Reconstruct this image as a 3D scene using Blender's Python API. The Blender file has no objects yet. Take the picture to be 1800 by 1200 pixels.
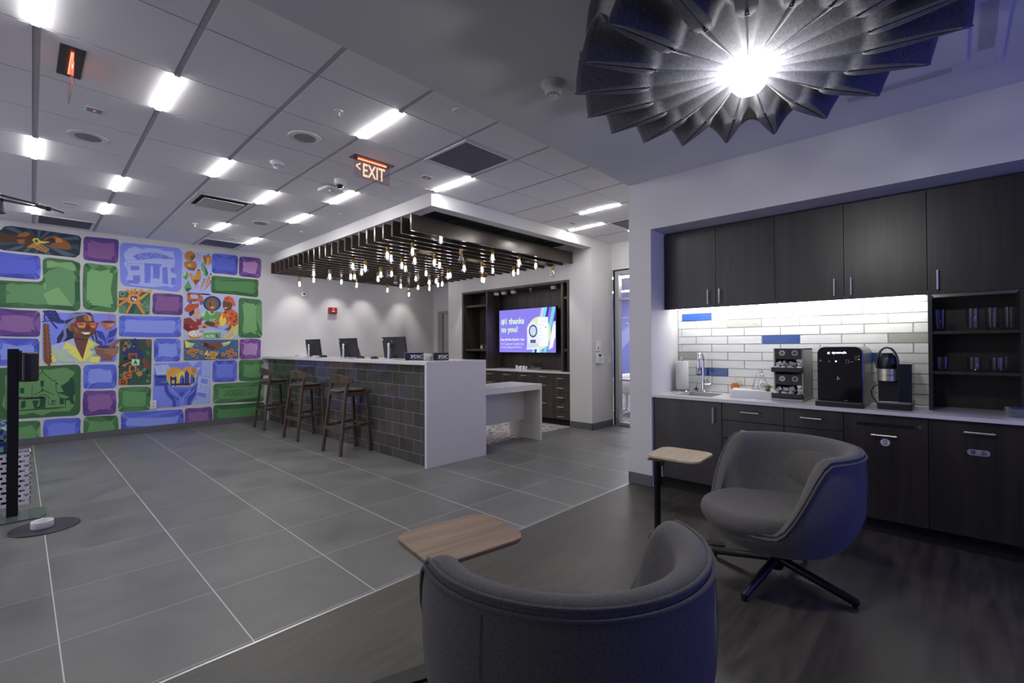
import bpy, math, random
from math import sin, cos, pi, radians, sqrt, hypot, atan2
from mathutils import Vector, Matrix
SC = bpy.context.scene
COL = SC.collection
RNG = random.Random(7)

# ---------------------------------------------------------------- camera calibration (lens, height, heading)
FPX, YAW, PITCH, ROLL, EYE = 821.13, 0.759438714, 0.0102125364, 0.00388959405, 1.32
def _cam(r, f, u):
    c, s = cos(PITCH), sin(PITCH)
    f2 = f*c+u*s; u2 = -f*s+u*c
    c, s = cos(ROLL), sin(ROLL)
    return (r*c-u2*s, -(r*s+u2*c), f2)
AX = _cam(sin(YAW), cos(YAW), 0); AY = _cam(-cos(YAW), sin(YAW), 0); AZ = _cam(0, 0, 1)
CRIGHT = Vector((AX[0], AY[0], AZ[0])); CDOWN = Vector((AX[1], AY[1], AZ[1])); CFWD = Vector((AX[2], AY[2], AZ[2]))
def ray(px, py):
    return CRIGHT*((px-900)/FPX) + CDOWN*((py-600)/FPX) + CFWD
def at(px, py, axis, val):
    """point where the sight line through a photo pixel meets the plane axis=val (0:X 1:Y 2:Z)"""
    r = ray(px, py); o = Vector((0, 0, EYE))
    return o + r*((val-o[axis])/r[axis])
def atx(px, py, v): return at(px, py, 0, v)
def aty(px, py, v): return at(px, py, 1, v)
def atz(px, py, v): return at(px, py, 2, v)

# ---------------------------------------------------------------- materials
def s2l(c):
    return tuple((x/12.92 if x <= 0.04045 else ((x+0.055)/1.055)**2.4) for x in c)
def rgb(r, g, b): return s2l((r/255, g/255, b/255))
MATS = {}
def mat(name, col, rough=0.5, metal=0.0, emit=None, es=0.0, var=0.0, vscale=8.0, bump=0.0, bscale=120.0, spec=0.5, stretch=(1,1,1), coat=0.0, sheen=0.0, alpha=None, detail=4.0):
    """principled material; var = noise variation of the base colour, bump = fine noise bump"""
    if name in MATS: return MATS[name]
    m = bpy.data.materials.new(name); m.use_nodes = True
    nt = m.node_tree; b = nt.nodes['Principled BSDF']
    b.inputs['Base Color'].default_value = (*col, 1)
    b.inputs['Roughness'].default_value = rough; b.inputs['Metallic'].default_value = metal
    b.inputs['Specular IOR Level'].default_value = spec
    b.inputs['Coat Weight'].default_value = coat
    if sheen:
        b.inputs['Sheen Weight'].default_value = sheen
    if alpha is not None: b.inputs['Alpha'].default_value = alpha
    if emit is not None:
        b.inputs['Emission Color'].default_value = (*emit, 1); b.inputs['Emission Strength'].default_value = es
    if var or bump:
        tc = nt.nodes.new('ShaderNodeTexCoord'); mp = nt.nodes.new('ShaderNodeMapping')
        mp.inputs['Scale'].default_value = stretch
        nt.links.new(tc.outputs['Object'], mp.inputs['Vector'])
    if var:
        n = nt.nodes.new('ShaderNodeTexNoise'); n.inputs['Scale'].default_value = vscale; n.inputs['Detail'].default_value = detail
        nt.links.new(mp.outputs['Vector'], n.inputs['Vector'])
        r = nt.nodes.new('ShaderNodeMapRange'); r.inputs['From Min'].default_value = 0.3; r.inputs['From Max'].default_value = 0.7
        r.inputs['To Min'].default_value = 1-var; r.inputs['To Max'].default_value = 1+var
        nt.links.new(n.outputs['Fac'], r.inputs['Value'])
        mx = nt.nodes.new('ShaderNodeVectorMath'); mx.operation = 'SCALE'
        mx.inputs[0].default_value = col
        nt.links.new(r.outputs['Result'], mx.inputs['Scale']); nt.links.new(mx.outputs['Vector'], b.inputs['Base Color'])
    if bump:
        n2 = nt.nodes.new('ShaderNodeTexNoise'); n2.inputs['Scale'].default_value = bscale; n2.inputs['Detail'].default_value = 3
        nt.links.new(mp.outputs['Vector'], n2.inputs['Vector'])
        bp = nt.nodes.new('ShaderNodeBump'); bp.inputs['Strength'].default_value = bump; bp.inputs['Distance'].default_value = 0.004
        nt.links.new(n2.outputs['Fac'], bp.inputs['Height']); nt.links.new(bp.outputs['Normal'], b.inputs['Normal'])
    MATS[name] = m
    return m
def emitmat(name, col, strength):
    if name in MATS: return MATS[name]
    m = bpy.data.materials.new(name); m.use_nodes = True; nt = m.node_tree
    nt.nodes.clear()
    o = nt.nodes.new('ShaderNodeOutputMaterial'); e = nt.nodes.new('ShaderNodeEmission')
    e.inputs['Color'].default_value = (*col, 1); e.inputs['Strength'].default_value = strength
    nt.links.new(e.outputs['Emission'], o.inputs['Surface']); MATS[name] = m
    return m
def glassmat(name, tint=(1, 1, 1), refl=0.12, rough=0.02, edge=0.6):
    """thin clear glass: mostly see-through with a fresnel gloss"""
    if name in MATS: return MATS[name]
    m = bpy.data.materials.new(name); m.use_nodes = True; nt = m.node_tree; nt.nodes.clear()
    o = nt.nodes.new('ShaderNodeOutputMaterial'); t = nt.nodes.new('ShaderNodeBsdfTransparent'); g = nt.nodes.new('ShaderNodeBsdfGlossy')
    t.inputs['Color'].default_value = (*tint, 1); g.inputs['Roughness'].default_value = rough
    f = nt.nodes.new('ShaderNodeLayerWeight'); f.inputs['Blend'].default_value = 0.25
    mm = nt.nodes.new('ShaderNodeMath'); mm.operation = 'MULTIPLY_ADD'; mm.inputs[1].default_value = edge; mm.inputs[2].default_value = refl
    mx = nt.nodes.new('ShaderNodeMixShader')
    nt.links.new(f.outputs['Facing'], mm.inputs[0]); nt.links.new(mm.outputs[0], mx.inputs['Fac'])
    nt.links.new(t.outputs[0], mx.inputs[1]); nt.links.new(g.outputs[0], mx.inputs[2]); nt.links.new(mx.outputs[0], o.inputs['Surface'])
    MATS[name] = m
    return m

# ---------------------------------------------------------------- mesh builder
class MB:
    def __init__(self):
        self.v = []; self.f = []; self.m = []; self.s = []
    def add(self, vs, fs, mi=0, smooth=False):
        o = len(self.v); self.v += [tuple(p) for p in vs]
        for f in fs:
            self.f.append(tuple(i+o for i in f)); self.m.append(mi); self.s.append(smooth)
        return self
    def box(self, a, b, mi=0):
        x0, y0, z0 = (min(a[i], b[i]) for i in range(3)); x1, y1, z1 = (max(a[i], b[i]) for i in range(3))
        vs = [(x0,y0,z0),(x1,y0,z0),(x1,y1,z0),(x0,y1,z0),(x0,y0,z1),(x1,y0,z1),(x1,y1,z1),(x0,y1,z1)]
        return self.add(vs, [(0,3,2,1),(4,5,6,7),(0,1,5,4),(1,2,6,5),(2,3,7,6),(3,0,4,7)], mi)
    def prism(self, pts, lo, hi, axis=2, mi=0, smooth=False):
        """polygon (2D) extruded along an axis; pts are the two remaining coordinates in cyclic order"""
        n = len(pts)
        def P(p, h):
            if axis == 2: return (p[0], p[1], h)
            if axis == 0: return (h, p[0], p[1])
            return (p[0], h, p[1])
        vs = [P(p, lo) for p in pts]+[P(p, hi) for p in pts]
        area = sum(pts[i][0]*pts[(i+1) % n][1]-pts[(i+1) % n][0]*pts[i][1] for i in range(n))
        flip = (area < 0) != (axis == 1)
        fs = [tuple(range(n-1, -1, -1)), tuple(range(n, 2*n))]
        side = [(i, (i+1) % n, n+(i+1) % n, n+i) for i in range(n)]
        if flip:
            fs = [tuple(reversed(f)) for f in fs]; side = [tuple(reversed(f)) for f in side]
        self.add(vs, fs, mi)
        o = len(self.v)-2*n
        for f in side:
            self.f.append(tuple(i+o for i in f)); self.m.append(mi); self.s.append(smooth)
        return self
    def loft(self, rings, mi=0, smooth=True, closed=True, cap0=True, cap1=True, loop=False):
        n = len(rings[0]); o = len(self.v)
        for r in rings: self.v += [tuple(p) for p in r]
        R = len(rings)
        for j in range(R if loop else R-1):
            k = (j+1) % R
            for i in range(n if closed else n-1):
                i2 = (i+1) % n
                self.f.append((o+j*n+i, o+j*n+i2, o+k*n+i2, o+k*n+i)); self.m.append(mi); self.s.append(smooth)
        if not loop and closed:
            if cap0: self.f.append(tuple(o+i for i in range(n-1, -1, -1))); self.m.append(mi); self.s.append(False)
            if cap1: self.f.append(tuple(o+(R-1)*n+i for i in range(n))); self.m.append(mi); self.s.append(False)
        return self
    def lathe(self, prof, c=(0, 0, 0), seg=24, mi=0, smooth=True, axis=2, sx=1, sy=1):
        """revolve (r, h) profile"""
        rings = []
        for r, h in prof:
            ring = []
            for i in range(seg):
                a = 2*pi*i/seg; p = (r*cos(a)*sx, r*sin(a)*sy, h)
                if axis == 0: p = (p[2], p[0], p[1])
                elif axis == 1: p = (p[1], p[2], p[0])
                ring.append((p[0]+c[0], p[1]+c[1], p[2]+c[2]))
            rings.append(ring)
        return self.loft(rings, mi, smooth)
    def tube(self, path, r, seg=8, mi=0, smooth=True, flat=None):
        """round bar along a path; r a number or a list"""
        P = [Vector(p) for p in path]; n = len(P); rings = []
        up = None
        for i in range(n):
            d = (P[min(i+1, n-1)]-P[max(i-1, 0)]).normalized()
            if up is None:
                up = Vector((0, 0, 1)) if abs(d.z) < 0.9 else Vector((1, 0, 0))
            x = d.cross(up).normalized(); y = x.cross(d).normalized(); up = y
            rr = r[i] if isinstance(r, (list, tuple)) else r
            fl = flat if flat else 1.0
            rings.append([P[i]+x*(rr*cos(2*pi*k/seg))+y*(rr*fl*sin(2*pi*k/seg)) for k in range(seg)])
        return self.loft(rings, mi, smooth)
    def bar(self, p0, p1, w, h, mi=0, up=(0, 0, 1), w1=None, h1=None):
        """rectangular bar between two points, optionally tapered"""
        p0 = Vector(p0); p1 = Vector(p1); d = (p1-p0).normalized(); u = Vector(up)
        if abs(d.dot(u)) > 0.98: u = Vector((0, 1, 0))
        x = d.cross(u).normalized(); y = x.cross(d).normalized()
        w1 = w if w1 is None else w1; h1 = h if h1 is None else h1
        rings = []
        for p, a, b in ((p0, w, h), (p1, w1, h1)):
            rings.append([p+x*sx*a/2+y*sy*b/2 for sx, sy in ((-1,-1),(1,-1),(1,1),(-1,1))])
        return self.loft(rings, mi, False)
    def build(self, name, mats, parent=None, loc=None, bevel=0.0, bseg=2, subsurf=0, angle=40, solid=0.0, soloff=0.0):
        me = bpy.data.meshes.new(name); me.from_pydata(self.v, [], self.f)
        if not isinstance(mats, (list, tuple)): mats = [mats]
        for m in mats: me.materials.append(m)
        me.polygons.foreach_set('material_index', self.m); me.polygons.foreach_set('use_smooth', self.s)
        me.update()
        if any(self.s) and not subsurf: me.set_sharp_from_angle(angle=radians(38))
        o = bpy.data.objects.new(name, me); COL.objects.link(o)
        if parent is not None: o.parent = parent
        if loc is not None: o.location = loc
        if solid:
            q = o.modifiers.new('solid', 'SOLIDIFY'); q.thickness = solid; q.offset = soloff
        if bevel:
            q = o.modifiers.new('bevel', 'BEVEL'); q.width = bevel; q.segments = bseg; q.limit_method = 'ANGLE'; q.angle_limit = radians(angle)
            q.harden_normals = False
        if subsurf:
            q = o.modifiers.new('sub', 'SUBSURF'); q.levels = subsurf; q.render_levels = subsurf
        return o
def tag(o, label, cat, group=None):
    o['label'] = label; o['category'] = cat
    if group: o['group'] = group
    return o
def thing(name, label, cat, loc=(0, 0, 0), rotz=0.0, group=None):
    o = bpy.data.objects.new(name, None); COL.objects.link(o); o.empty_display_size = 0.1
    o.location = loc; o.rotation_euler = (0, 0, rotz)
    return tag(o, label, cat, group)
def struct(o):
    o['kind'] = 'structure'; return o
def plabel(o, s):
    o['label'] = s; return o
def dup(root, loc, rotz=None, label=None, group=None):
    def cp(o, par):
        c = o.copy(); COL.objects.link(c)
        if par is not None: c.parent = par
        for ch in list(o.children): cp(ch, c)
        return c
    r = cp(root, None); r.location = loc
    if rotz is not None: r.rotation_euler = (0, 0, rotz)
    if label: r['label'] = label
    if group: r['group'] = group
    return r
def rrect(x0, y0, x1, y1, r, seg=5):
    """rounded rectangle outline, counter-clockwise"""
    out = []
    for cx, cy, a0 in ((x1-r, y0+r, -pi/2), (x1-r, y1-r, 0), (x0+r, y1-r, pi/2), (x0+r, y0+r, pi)):
        for i in range(seg+1):
            a = a0+pi/2*i/seg; out.append((cx+r*cos(a), cy+r*sin(a)))
    return out
def ell(cx, cy, rx, ry=None, n=20, a0=0.0):
    ry = rx if ry is None else ry
    return [(cx+rx*cos(2*pi*i/n+a0), cy+ry*sin(2*pi*i/n+a0)) for i in range(n)]
_tcache = {}
def text_data(body, bold=0.0):
    """outline text turned into flat triangles: list of 2D verts, faces, (w,h)"""
    k = (body, bold)
    if k in _tcache: return _tcache[k]
    cu = bpy.data.curves.new('lettering', 'FONT'); cu.body = body; cu.size = 1.0; cu.resolution_u = 3; cu.offset = bold
    ob = bpy.data.objects.new('lettering', cu); COL.objects.link(ob)
    dg = bpy.context.evaluated_depsgraph_get(); dg.update()
    me = bpy.data.meshes.new_from_object(ob.evaluated_get(dg))
    vs = [(v.co.x, v.co.y) for v in me.vertices]; fs = [tuple(p.vertices) for p in me.polygons]
    bpy.data.objects.remove(ob); bpy.data.curves.remove(cu); bpy.data.meshes.remove(me)
    x0 = min(v[0] for v in vs); x1 = max(v[0] for v in vs); y0 = min(v[1] for v in vs); y1 = max(v[1] for v in vs)
    vs = [((x-x0)/(x1-x0), (y-y0)/(y1-y0)) for x, y in vs]
    _tcache[k] = (vs, fs, (x1-x0)/(y1-y0))
    return _tcache[k]
def text_on(mb, body, org, u, v, bold=0.0, mi=0):
    """lettering filling the parallelogram org + s*u + t*v"""
    vs, fs, asp = text_data(body, bold)
    o = Vector(org); u = Vector(u); v = Vector(v)
    mb.add([o+u*x+v*y for x, y in vs], fs, mi)
    return mb
# ================================================================ room shell
WALLX0 = -3.5; BACKY = -2.7; MURY = 9.123; CEIL = 3.02; LOWC = 2.877; KX = 4.08; NX = 6.18
def gnode(nt, kind, **kw):
    n = nt.nodes.new(kind)
    for k, v in kw.items(): setattr(n, k, v)
    return n
def mth(nt, op, a, b=None, c=None):
    n = nt.nodes.new('ShaderNodeMath'); n.operation = op
    for i, v in enumerate((a, b, c)):
        if v is None: continue
        if isinstance(v, (int, float)): n.inputs[i].default_value = v
        else: nt.links.new(v, n.inputs[i])
    return n.outputs[0]
def tile_floor_mat():
    m = bpy.data.materials.new('porcelain_floor_tile'); m.use_nodes = True; nt = m.node_tree; b = nt.nodes['Principled BSDF']
    tc = gnode(nt, 'ShaderNodeTexCoord'); sp = gnode(nt, 'ShaderNodeSeparateXYZ'); nt.links.new(tc.outputs['Object'], sp.inputs[0])
    u = mth(nt, 'DIVIDE', mth(nt, 'SUBTRACT', sp.outputs[0], 0.127), 0.603); v = mth(nt, 'DIVIDE', mth(nt, 'SUBTRACT', sp.outputs[1], 2.926), 0.616)
    def edge(x, w):
        f = mth(nt, 'FRACT', x); d = mth(nt, 'MINIMUM', f, mth(nt, 'SUBTRACT', 1.0, f)); return mth(nt, 'LESS_THAN', d, w)
    g = edge(u, 0.0042); g2 = edge(v, 0.0028)
    cv = gnode(nt, 'ShaderNodeCombineXYZ'); nt.links.new(mth(nt, 'FLOOR', u), cv.inputs[0]); nt.links.new(mth(nt, 'FLOOR', v), cv.inputs[1])
    wn = gnode(nt, 'ShaderNodeTexWhiteNoise'); nt.links.new(cv.outputs[0], wn.inputs['Vector'])
    ofs = gnode(nt, 'ShaderNodeVectorMath', operation='MULTIPLY_ADD'); nt.links.new(wn.outputs['Color'], ofs.inputs[0]); ofs.inputs[1].default_value = (9, 9, 9); nt.links.new(tc.outputs['Object'], ofs.inputs[2])
    n1 = gnode(nt, 'ShaderNodeTexNoise'); n1.inputs['Scale'].default_value = 2.6; n1.inputs['Detail'].default_value = 6; n1.inputs['Distortion'].default_value = 0.6
    nt.links.new(ofs.outputs[0], n1.inputs['Vector'])
    n2 = gnode(nt, 'ShaderNodeTexNoise'); n2.inputs['Scale'].default_value = 60; n2.inputs['Detail'].default_value = 3; nt.links.new(tc.outputs['Object'], n2.inputs['Vector'])
    cr = gnode(nt, 'ShaderNodeValToRGB'); cr.color_ramp.elements[0].position = 0.25; cr.color_ramp.elements[1].position = 0.8
    cr.color_ramp.elements[0].color = (*rgb(90, 89, 88), 1); cr.color_ramp.elements[1].color = (*rgb(122, 121, 119), 1)
    mixf = mth(nt, 'ADD', mth(nt, 'MULTIPLY', n1.outputs['Fac'], 0.8), mth(nt, 'MULTIPLY', n2.outputs['Fac'], 0.2)); nt.links.new(mixf, cr.inputs['Fac'])
    va = mth(nt, 'MULTIPLY_ADD', wn.outputs['Value'], 0.12, 0.94)
    sc = gnode(nt, 'ShaderNodeVectorMath', operation='SCALE'); nt.links.new(cr.outputs[0], sc.inputs[0]); nt.links.new(va, sc.inputs['Scale'])
    mx = gnode(nt, 'ShaderNodeMix', data_type='RGBA'); nt.links.new(g, mx.inputs['Factor']); nt.links.new(sc.outputs[0], mx.inputs['A']); mx.inputs['B'].default_value = (*rgb(205, 205, 205), 1)
    mx2 = gnode(nt, 'ShaderNodeMix', data_type='RGBA'); nt.links.new(g2, mx2.inputs['Factor']); nt.links.new(mx.outputs['Result'], mx2.inputs['A']); mx2.inputs['B'].default_value = (*rgb(180, 180, 180), 1)
    nt.links.new(mx2.outputs['Result'], b.inputs['Base Color'])
    rr = mth(nt, 'MULTIPLY_ADD', n1.outputs['Fac'], 0.25, 0.27); nt.links.new(rr, b.inputs['Roughness'])
    bp = gnode(nt, 'ShaderNodeBump'); bp.inputs['Strength'].default_value = 0.05; nt.links.new(n2.outputs['Fac'], bp.inputs['Height']); nt.links.new(bp.outputs[0], b.inputs['Normal'])
    return m
def plank_mat(name, c0, c1, rough=0.42, along=0, pw=0.23, pl=1.22, seam=0.6):
    m = bpy.data.materials.new(name); m.use_nodes = True; nt = m.node_tree; b = nt.nodes['Principled BSDF']
    tc = gnode(nt, 'ShaderNodeTexCoord'); mp = gnode(nt, 'ShaderNodeMapping'); nt.links.new(tc.outputs['Object'], mp.inputs[0])
    br = gnode(nt, 'ShaderNodeTexBrick'); br.inputs['Scale'].default_value = 1; br.inputs['Brick Width'].default_value = pl; br.inputs['Row Height'].default_value = pw
    br.inputs['Mortar Size'].default_value = 0.0015; br.inputs['Color1'].default_value = (0.75, .75, .75, 1); br.inputs['Color2'].default_value = (1.1, 1.1, 1.1, 1); br.inputs['Mortar'].default_value = (seam, seam, seam, 1)
    br.offset = 0.37; nt.links.new(mp.outputs[0], br.inputs['Vector'])
    mp2 = gnode(nt, 'ShaderNodeMapping'); mp2.inputs['Scale'].default_value = (1.2, 9, 9) ; nt.links.new(tc.outputs['Object'], mp2.inputs[0])
    n = gnode(nt, 'ShaderNodeTexNoise'); n.inputs['Scale'].default_value = 2.2; n.inputs['Detail'].default_value = 7; n.inputs['Distortion'].default_value = 0.4; nt.links.new(mp2.outputs[0], n.inputs['Vector'])
    cr = gnode(nt, 'ShaderNodeValToRGB'); cr.color_ramp.elements[0].color = (*c0, 1); cr.color_ramp.elements[1].color = (*c1, 1); cr.color_ramp.elements[0].position = .3; cr.color_ramp.elements[1].position = .72
    nt.links.new(n.outputs['Fac'], cr.inputs[0])
    mx = gnode(nt, 'ShaderNodeMix', data_type='RGBA', blend_type='MULTIPLY'); mx.inputs['Factor'].default_value = 1; nt.links.new(cr.outputs[0], mx.inputs['A']); nt.links.new(br.outputs['Color'], mx.inputs['B'])
    nt.links.new(mx.outputs['Result'], b.inputs['Base Color'])
    nt.links.new(mth(nt, 'MULTIPLY_ADD', n.outputs['Fac'], 0.25, rough-0.1), b.inputs['Roughness'])
    MATS[name] = m
    return m
def woodgrain(name, c0, c1, axis=2, rough=0.4, scale=1.0, spec=0.5, detail=6):
    """long fine grain running along an axis of the object"""
    if name in MATS: return MATS[name]
    m = bpy.data.materials.new(name); m.use_nodes = True; nt = m.node_tree; b = nt.nodes['Principled BSDF']
    tc = gnode(nt, 'ShaderNodeTexCoord'); mp = gnode(nt, 'ShaderNodeMapping')
    s = [14*scale]*3; s[axis] = 0.9*scale; mp.inputs['Scale'].default_value = s
    nt.links.new(tc.outputs['Object'], mp.inputs[0])
    n = gnode(nt, 'ShaderNodeTexNoise'); n.inputs['Scale'].default_value = 1.0; n.inputs['Detail'].default_value = detail; n.inputs['Distortion'].default_value = 0.8; nt.links.new(mp.outputs[0], n.inputs['Vector'])
    mp2 = gnode(nt, 'ShaderNodeMapping'); s2 = [150*scale]*3; s2[axis] = 3*scale; mp2.inputs['Scale'].default_value = s2; nt.links.new(tc.outputs['Object'], mp2.inputs[0])
    n2 = gnode(nt, 'ShaderNodeTexNoise'); n2.inputs['Scale'].default_value = 1.0; n2.inputs['Detail'].default_value = 3; nt.links.new(mp2.outputs[0], n2.inputs['Vector'])
    f = mth(nt, 'ADD', mth(nt, 'MULTIPLY', n.outputs['Fac'], 0.72), mth(nt, 'MULTIPLY', n2.outputs['Fac'], 0.28))
    cr = gnode(nt, 'ShaderNodeValToRGB'); cr.color_ramp.elements[0].color = (*c0, 1); cr.color_ramp.elements[1].color = (*c1, 1); cr.color_ramp.elements[0].position = .34; cr.color_ramp.elements[1].position = .66
    nt.links.new(f, cr.inputs[0]); nt.links.new(cr.outputs[0], b.inputs['Base Color'])
    b.inputs['Roughness'].default_value = rough; b.inputs['Specular IOR Level'].default_value = spec
    bp = gnode(nt, 'ShaderNodeBump'); bp.inputs['Strength'].default_value = 0.06; bp.inputs['Distance'].default_value = 0.002; nt.links.new(n2.outputs['Fac'], bp.inputs['Height']); nt.links.new(bp.outputs[0], b.inputs['Normal'])
    MATS[name] = m
    return m
def carpet_mat():
    m = bpy.data.materials.new('patterned_carpet'); m.use_nodes = True; nt = m.node_tree; b = nt.nodes['Principled BSDF']
    tc = gnode(nt, 'ShaderNodeTexCoord'); mp = gnode(nt, 'ShaderNodeMapping'); mp.inputs['Scale'].default_value = (9, 22, 9); nt.links.new(tc.outputs['Object'], mp.inputs[0])
    n = gnode(nt, 'ShaderNodeTexNoise'); n.inputs['Scale'].default_value = 1; n.inputs['Detail'].default_value = 5; n.inputs['Roughness'].default_value = .7; nt.links.new(mp.outputs[0], n.inputs['Vector'])
    cr = gnode(nt, 'ShaderNodeValToRGB'); e = cr.color_ramp.elements
    e[0].position = .38; e[0].color = (*rgb(62, 62, 92), 1); e[1].position = .6; e[1].color = (*rgb(190, 182, 178), 1)
    q = e.new(.46); q.color = (*rgb(120, 116, 130), 1); q = e.new(.5); q.color = (*rgb(172, 166, 164), 1)
    nt.links.new(n.outputs['Fac'], cr.inputs[0]); nt.links.new(cr.outputs[0], b.inputs['Base Color']); b.inputs['Roughness'].default_value = .95
    b.inputs['Specular IOR Level'].default_value = .1
    n2 = gnode(nt, 'ShaderNodeTexNoise'); n2.inputs['Scale'].default_value = 300; nt.links.new(tc.outputs['Object'], n2.inputs['Vector'])
    bp = gnode(nt, 'ShaderNodeBump'); bp.inputs['Strength'].default_value = .5; bp.inputs['Distance'].default_value = .004; nt.links.new(n2.outputs['Fac'], bp.inputs['Height']); nt.links.new(bp.outputs[0], b.inputs['Normal'])
    MATS['carpet'] = m
    return m
WHITE = mat('painted_drywall', rgb(208, 206, 207), 0.75, var=0.015, vscale=3, bump=0.08, bscale=180, spec=0.25)
SOFFIT = mat('painted_ceiling', rgb(218, 218, 220), 0.85, var=0.015, vscale=2, bump=0.06, bscale=180, spec=0.15)
CTILE = mat('mineral_ceiling_tile', rgb(236, 235, 238), 0.9, var=0.02, vscale=240, bump=0.12, bscale=420, spec=0.1)
TRACK = mat('grey_ceiling_track', rgb(176, 178, 180), 0.55, var=0.03, vscale=30)
BASEB = mat('grey_vinyl_base', rgb(92, 92, 96), 0.5, var=0.04, vscale=20)
ALU = mat('brushed_aluminium', rgb(200, 200, 202), 0.32, 0.9, var=0.03, vscale=60, stretch=(1, 1, 30))
CHROME = mat('polished_chrome', rgb(225, 225, 228), 0.07, 1.0, var=0.02, vscale=5)
STEEL = mat('satin_nickel', rgb(206, 204, 200), 0.36, 0.55, var=0.03, vscale=90)
BLACKM = mat('matte_black_metal', rgb(26, 26, 28), 0.42, 0.3, var=0.08, vscale=50, bump=0.05, bscale=300)
BLACKP = mat('black_plastic', rgb(20, 20, 22), 0.38, 0, var=0.08, vscale=60)
WPLAST = mat('white_plastic', rgb(226, 226, 226), 0.4, var=0.015, vscale=40)
QUARTZ = mat('white_quartz', rgb(214, 212, 212), 0.22, var=0.03, vscale=260, spec=0.5)

struct(MB().box((WALLX0, 2.291, -0.06), (NX+4, 9.3, 0)).build('floor', tile_floor_mat()))
struct(MB().box((WALLX0, BACKY-0.2, -0.06), (KX+0.9, 2.279, 0)).build('floor.001', plank_mat('dark_vinyl_plank', rgb(58, 54, 48), rgb(84, 78, 70))))
struct(MB().box((WALLX0, 2.279, -0.06), (KX+0.02, 2.291, 0.001)).build('trim_1', ALU))
CARPET = carpet_mat()
struct(MB().box((3.86, 4.57, 0), (6.6, 9.12, 0.004)).build('floor.002', CARPET))
struct(MB().box((6.83, 2.3, 0), (12.1, 8.6, 0.004)).build('floor.003', CARPET))
# walls
struct(MB().box((WALLX0, MURY, 0), (NX+1.2, MURY+0.15, CEIL+.05)).build('wall_far', WHITE))
struct(MB().box((WALLX0-0.15, BACKY, 0), (WALLX0, 2.6, CEIL+.05)).box((WALLX0-.15, 8.8, 0), (WALLX0, MURY+.15, CEIL+.05)).box((WALLX0-.15, 2.6, 2.85), (WALLX0, 8.8, CEIL+.05)).box((WALLX0-.15, 2.6, 0), (WALLX0, 8.8, .12)).build('wall_left', WHITE))
lw = thing('added_window_3', 'added unseen window left of the lobby for extra light', 'window', (WALLX0, 5.7, 0)); lw['kind'] = 'structure'  # unseen window, added so side light can brighten the ceiling
f = MB()
for y in (-3.1, -1.55, 0, 1.55, 3.04): f.box((-.11, y, .12), (-.04, y+.06, 2.85))
f.box((-.11, -3.1, 2.79), (-.04, 3.1, 2.85)).box((-.11, -3.1, .12), (-.04, 3.1, .18))
f.build('window_frame', ALU, lw, bevel=.003)
MB().box((-.08, -3.05, .18), (-.074, 3.05, 2.79)).build('glass_pane', glassmat('added_window_glass', (.98, .98, .99), .04, 0), lw)
w = MB()
w.box((NX, 4.14, 0), (6.80, 4.57, CEIL)).box((NX, 7.26, 0), (6.86, 7.70, CEIL)).box((NX, 4.57, 2.41), (6.86, 7.26, CEIL)).box((6.66, 4.57, 0), (6.86, 7.26, 2.41))
struct(w.build('wall_media', WHITE))
w = MB().box((6.86, 7.70, 0), (7.0, 8.00, CEIL)).box((6.86, 8.80, 0), (7.0, MURY, CEIL)).box((6.86, 8.0, 2.10), (7.0, 8.8, CEIL))
struct(w.build('wall_recess', WHITE))
# kitchen wall with its alcove
w = MB().box((KX, 2.07, 0), (12.2, 2.298, CEIL)).box((KX, BACKY, 2.415), (4.75, 2.07, LOWC)).box((4.68, BACKY, 0), (4.83, 2.07, 2.415)).box((KX, BACKY, 0), (4.68, -1.2, 2.415))
struct(w.build('wall_right', WHITE))
# back wall with an opening for the added window
w = MB().box((WALLX0, BACKY-0.15, 0), (2.0, BACKY, CEIL)).box((3.9, BACKY-0.15, 0), (KX+.7, BACKY, CEIL)).box((2.0, BACKY-0.15, 2.6), (3.9, BACKY, CEIL)).box((2.0, BACKY-0.15, 0), (3.9, BACKY, 0.3))
struct(w.build('wall_back', WHITE))
# header over the glass office front, office shell
GT = 2.558
struct(MB().box((6.78, 2.298, GT+0.02), (6.95, 4.14, CEIL)).build('wall_office', WHITE))
PURP = mat('violet_wall_graphic', rgb(142, 148, 220), 0.7, var=0.03, vscale=2)
PURPL = mat('pale_violet_wall_graphic', rgb(176, 182, 232), 0.7, var=0.03, vscale=2)
CREAM = mat('pale_orange_line', rgb(225, 200, 170), 0.7, var=0.02)
ow = MB().box((12.0, 2.298, 0), (12.15, 8.6, CEIL)).box((7.0, 8.5, 0), (12.15, 8.6, CEIL))
struct(ow.build('wall_office_inner', PURP))
struct(MB().box((6.96, 2.298, 2.70), (12.0, 8.5, 2.75)).build('ceiling.002', CTILE))
# baseboards
struct(MB().box((WALLX0, MURY-0.012, 0), (3.085, MURY, 0.10)).build('baseboard_far', BASEB, bevel=0.003))
struct(MB().box((NX-0.012, 4.128, 0), (NX, 4.57, 0.105)).box((NX-0.012, 4.128, 0), (6.78, 4.14, 0.105)).build('baseboard_media', BASEB, bevel=0.003))
struct(MB().box((KX-0.012, 2.07, 0), (KX, 2.31, 0.105)).box((KX-0.012, 2.298, 0), (6.78, 2.31, 0.105)).build('baseboard_right', BASEB, bevel=0.003))
struct(MB().box((4.0, MURY-0.012, 0), (6.86, MURY, 0.10)).build('baseboard_teller', BASEB, bevel=0.003))
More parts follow.
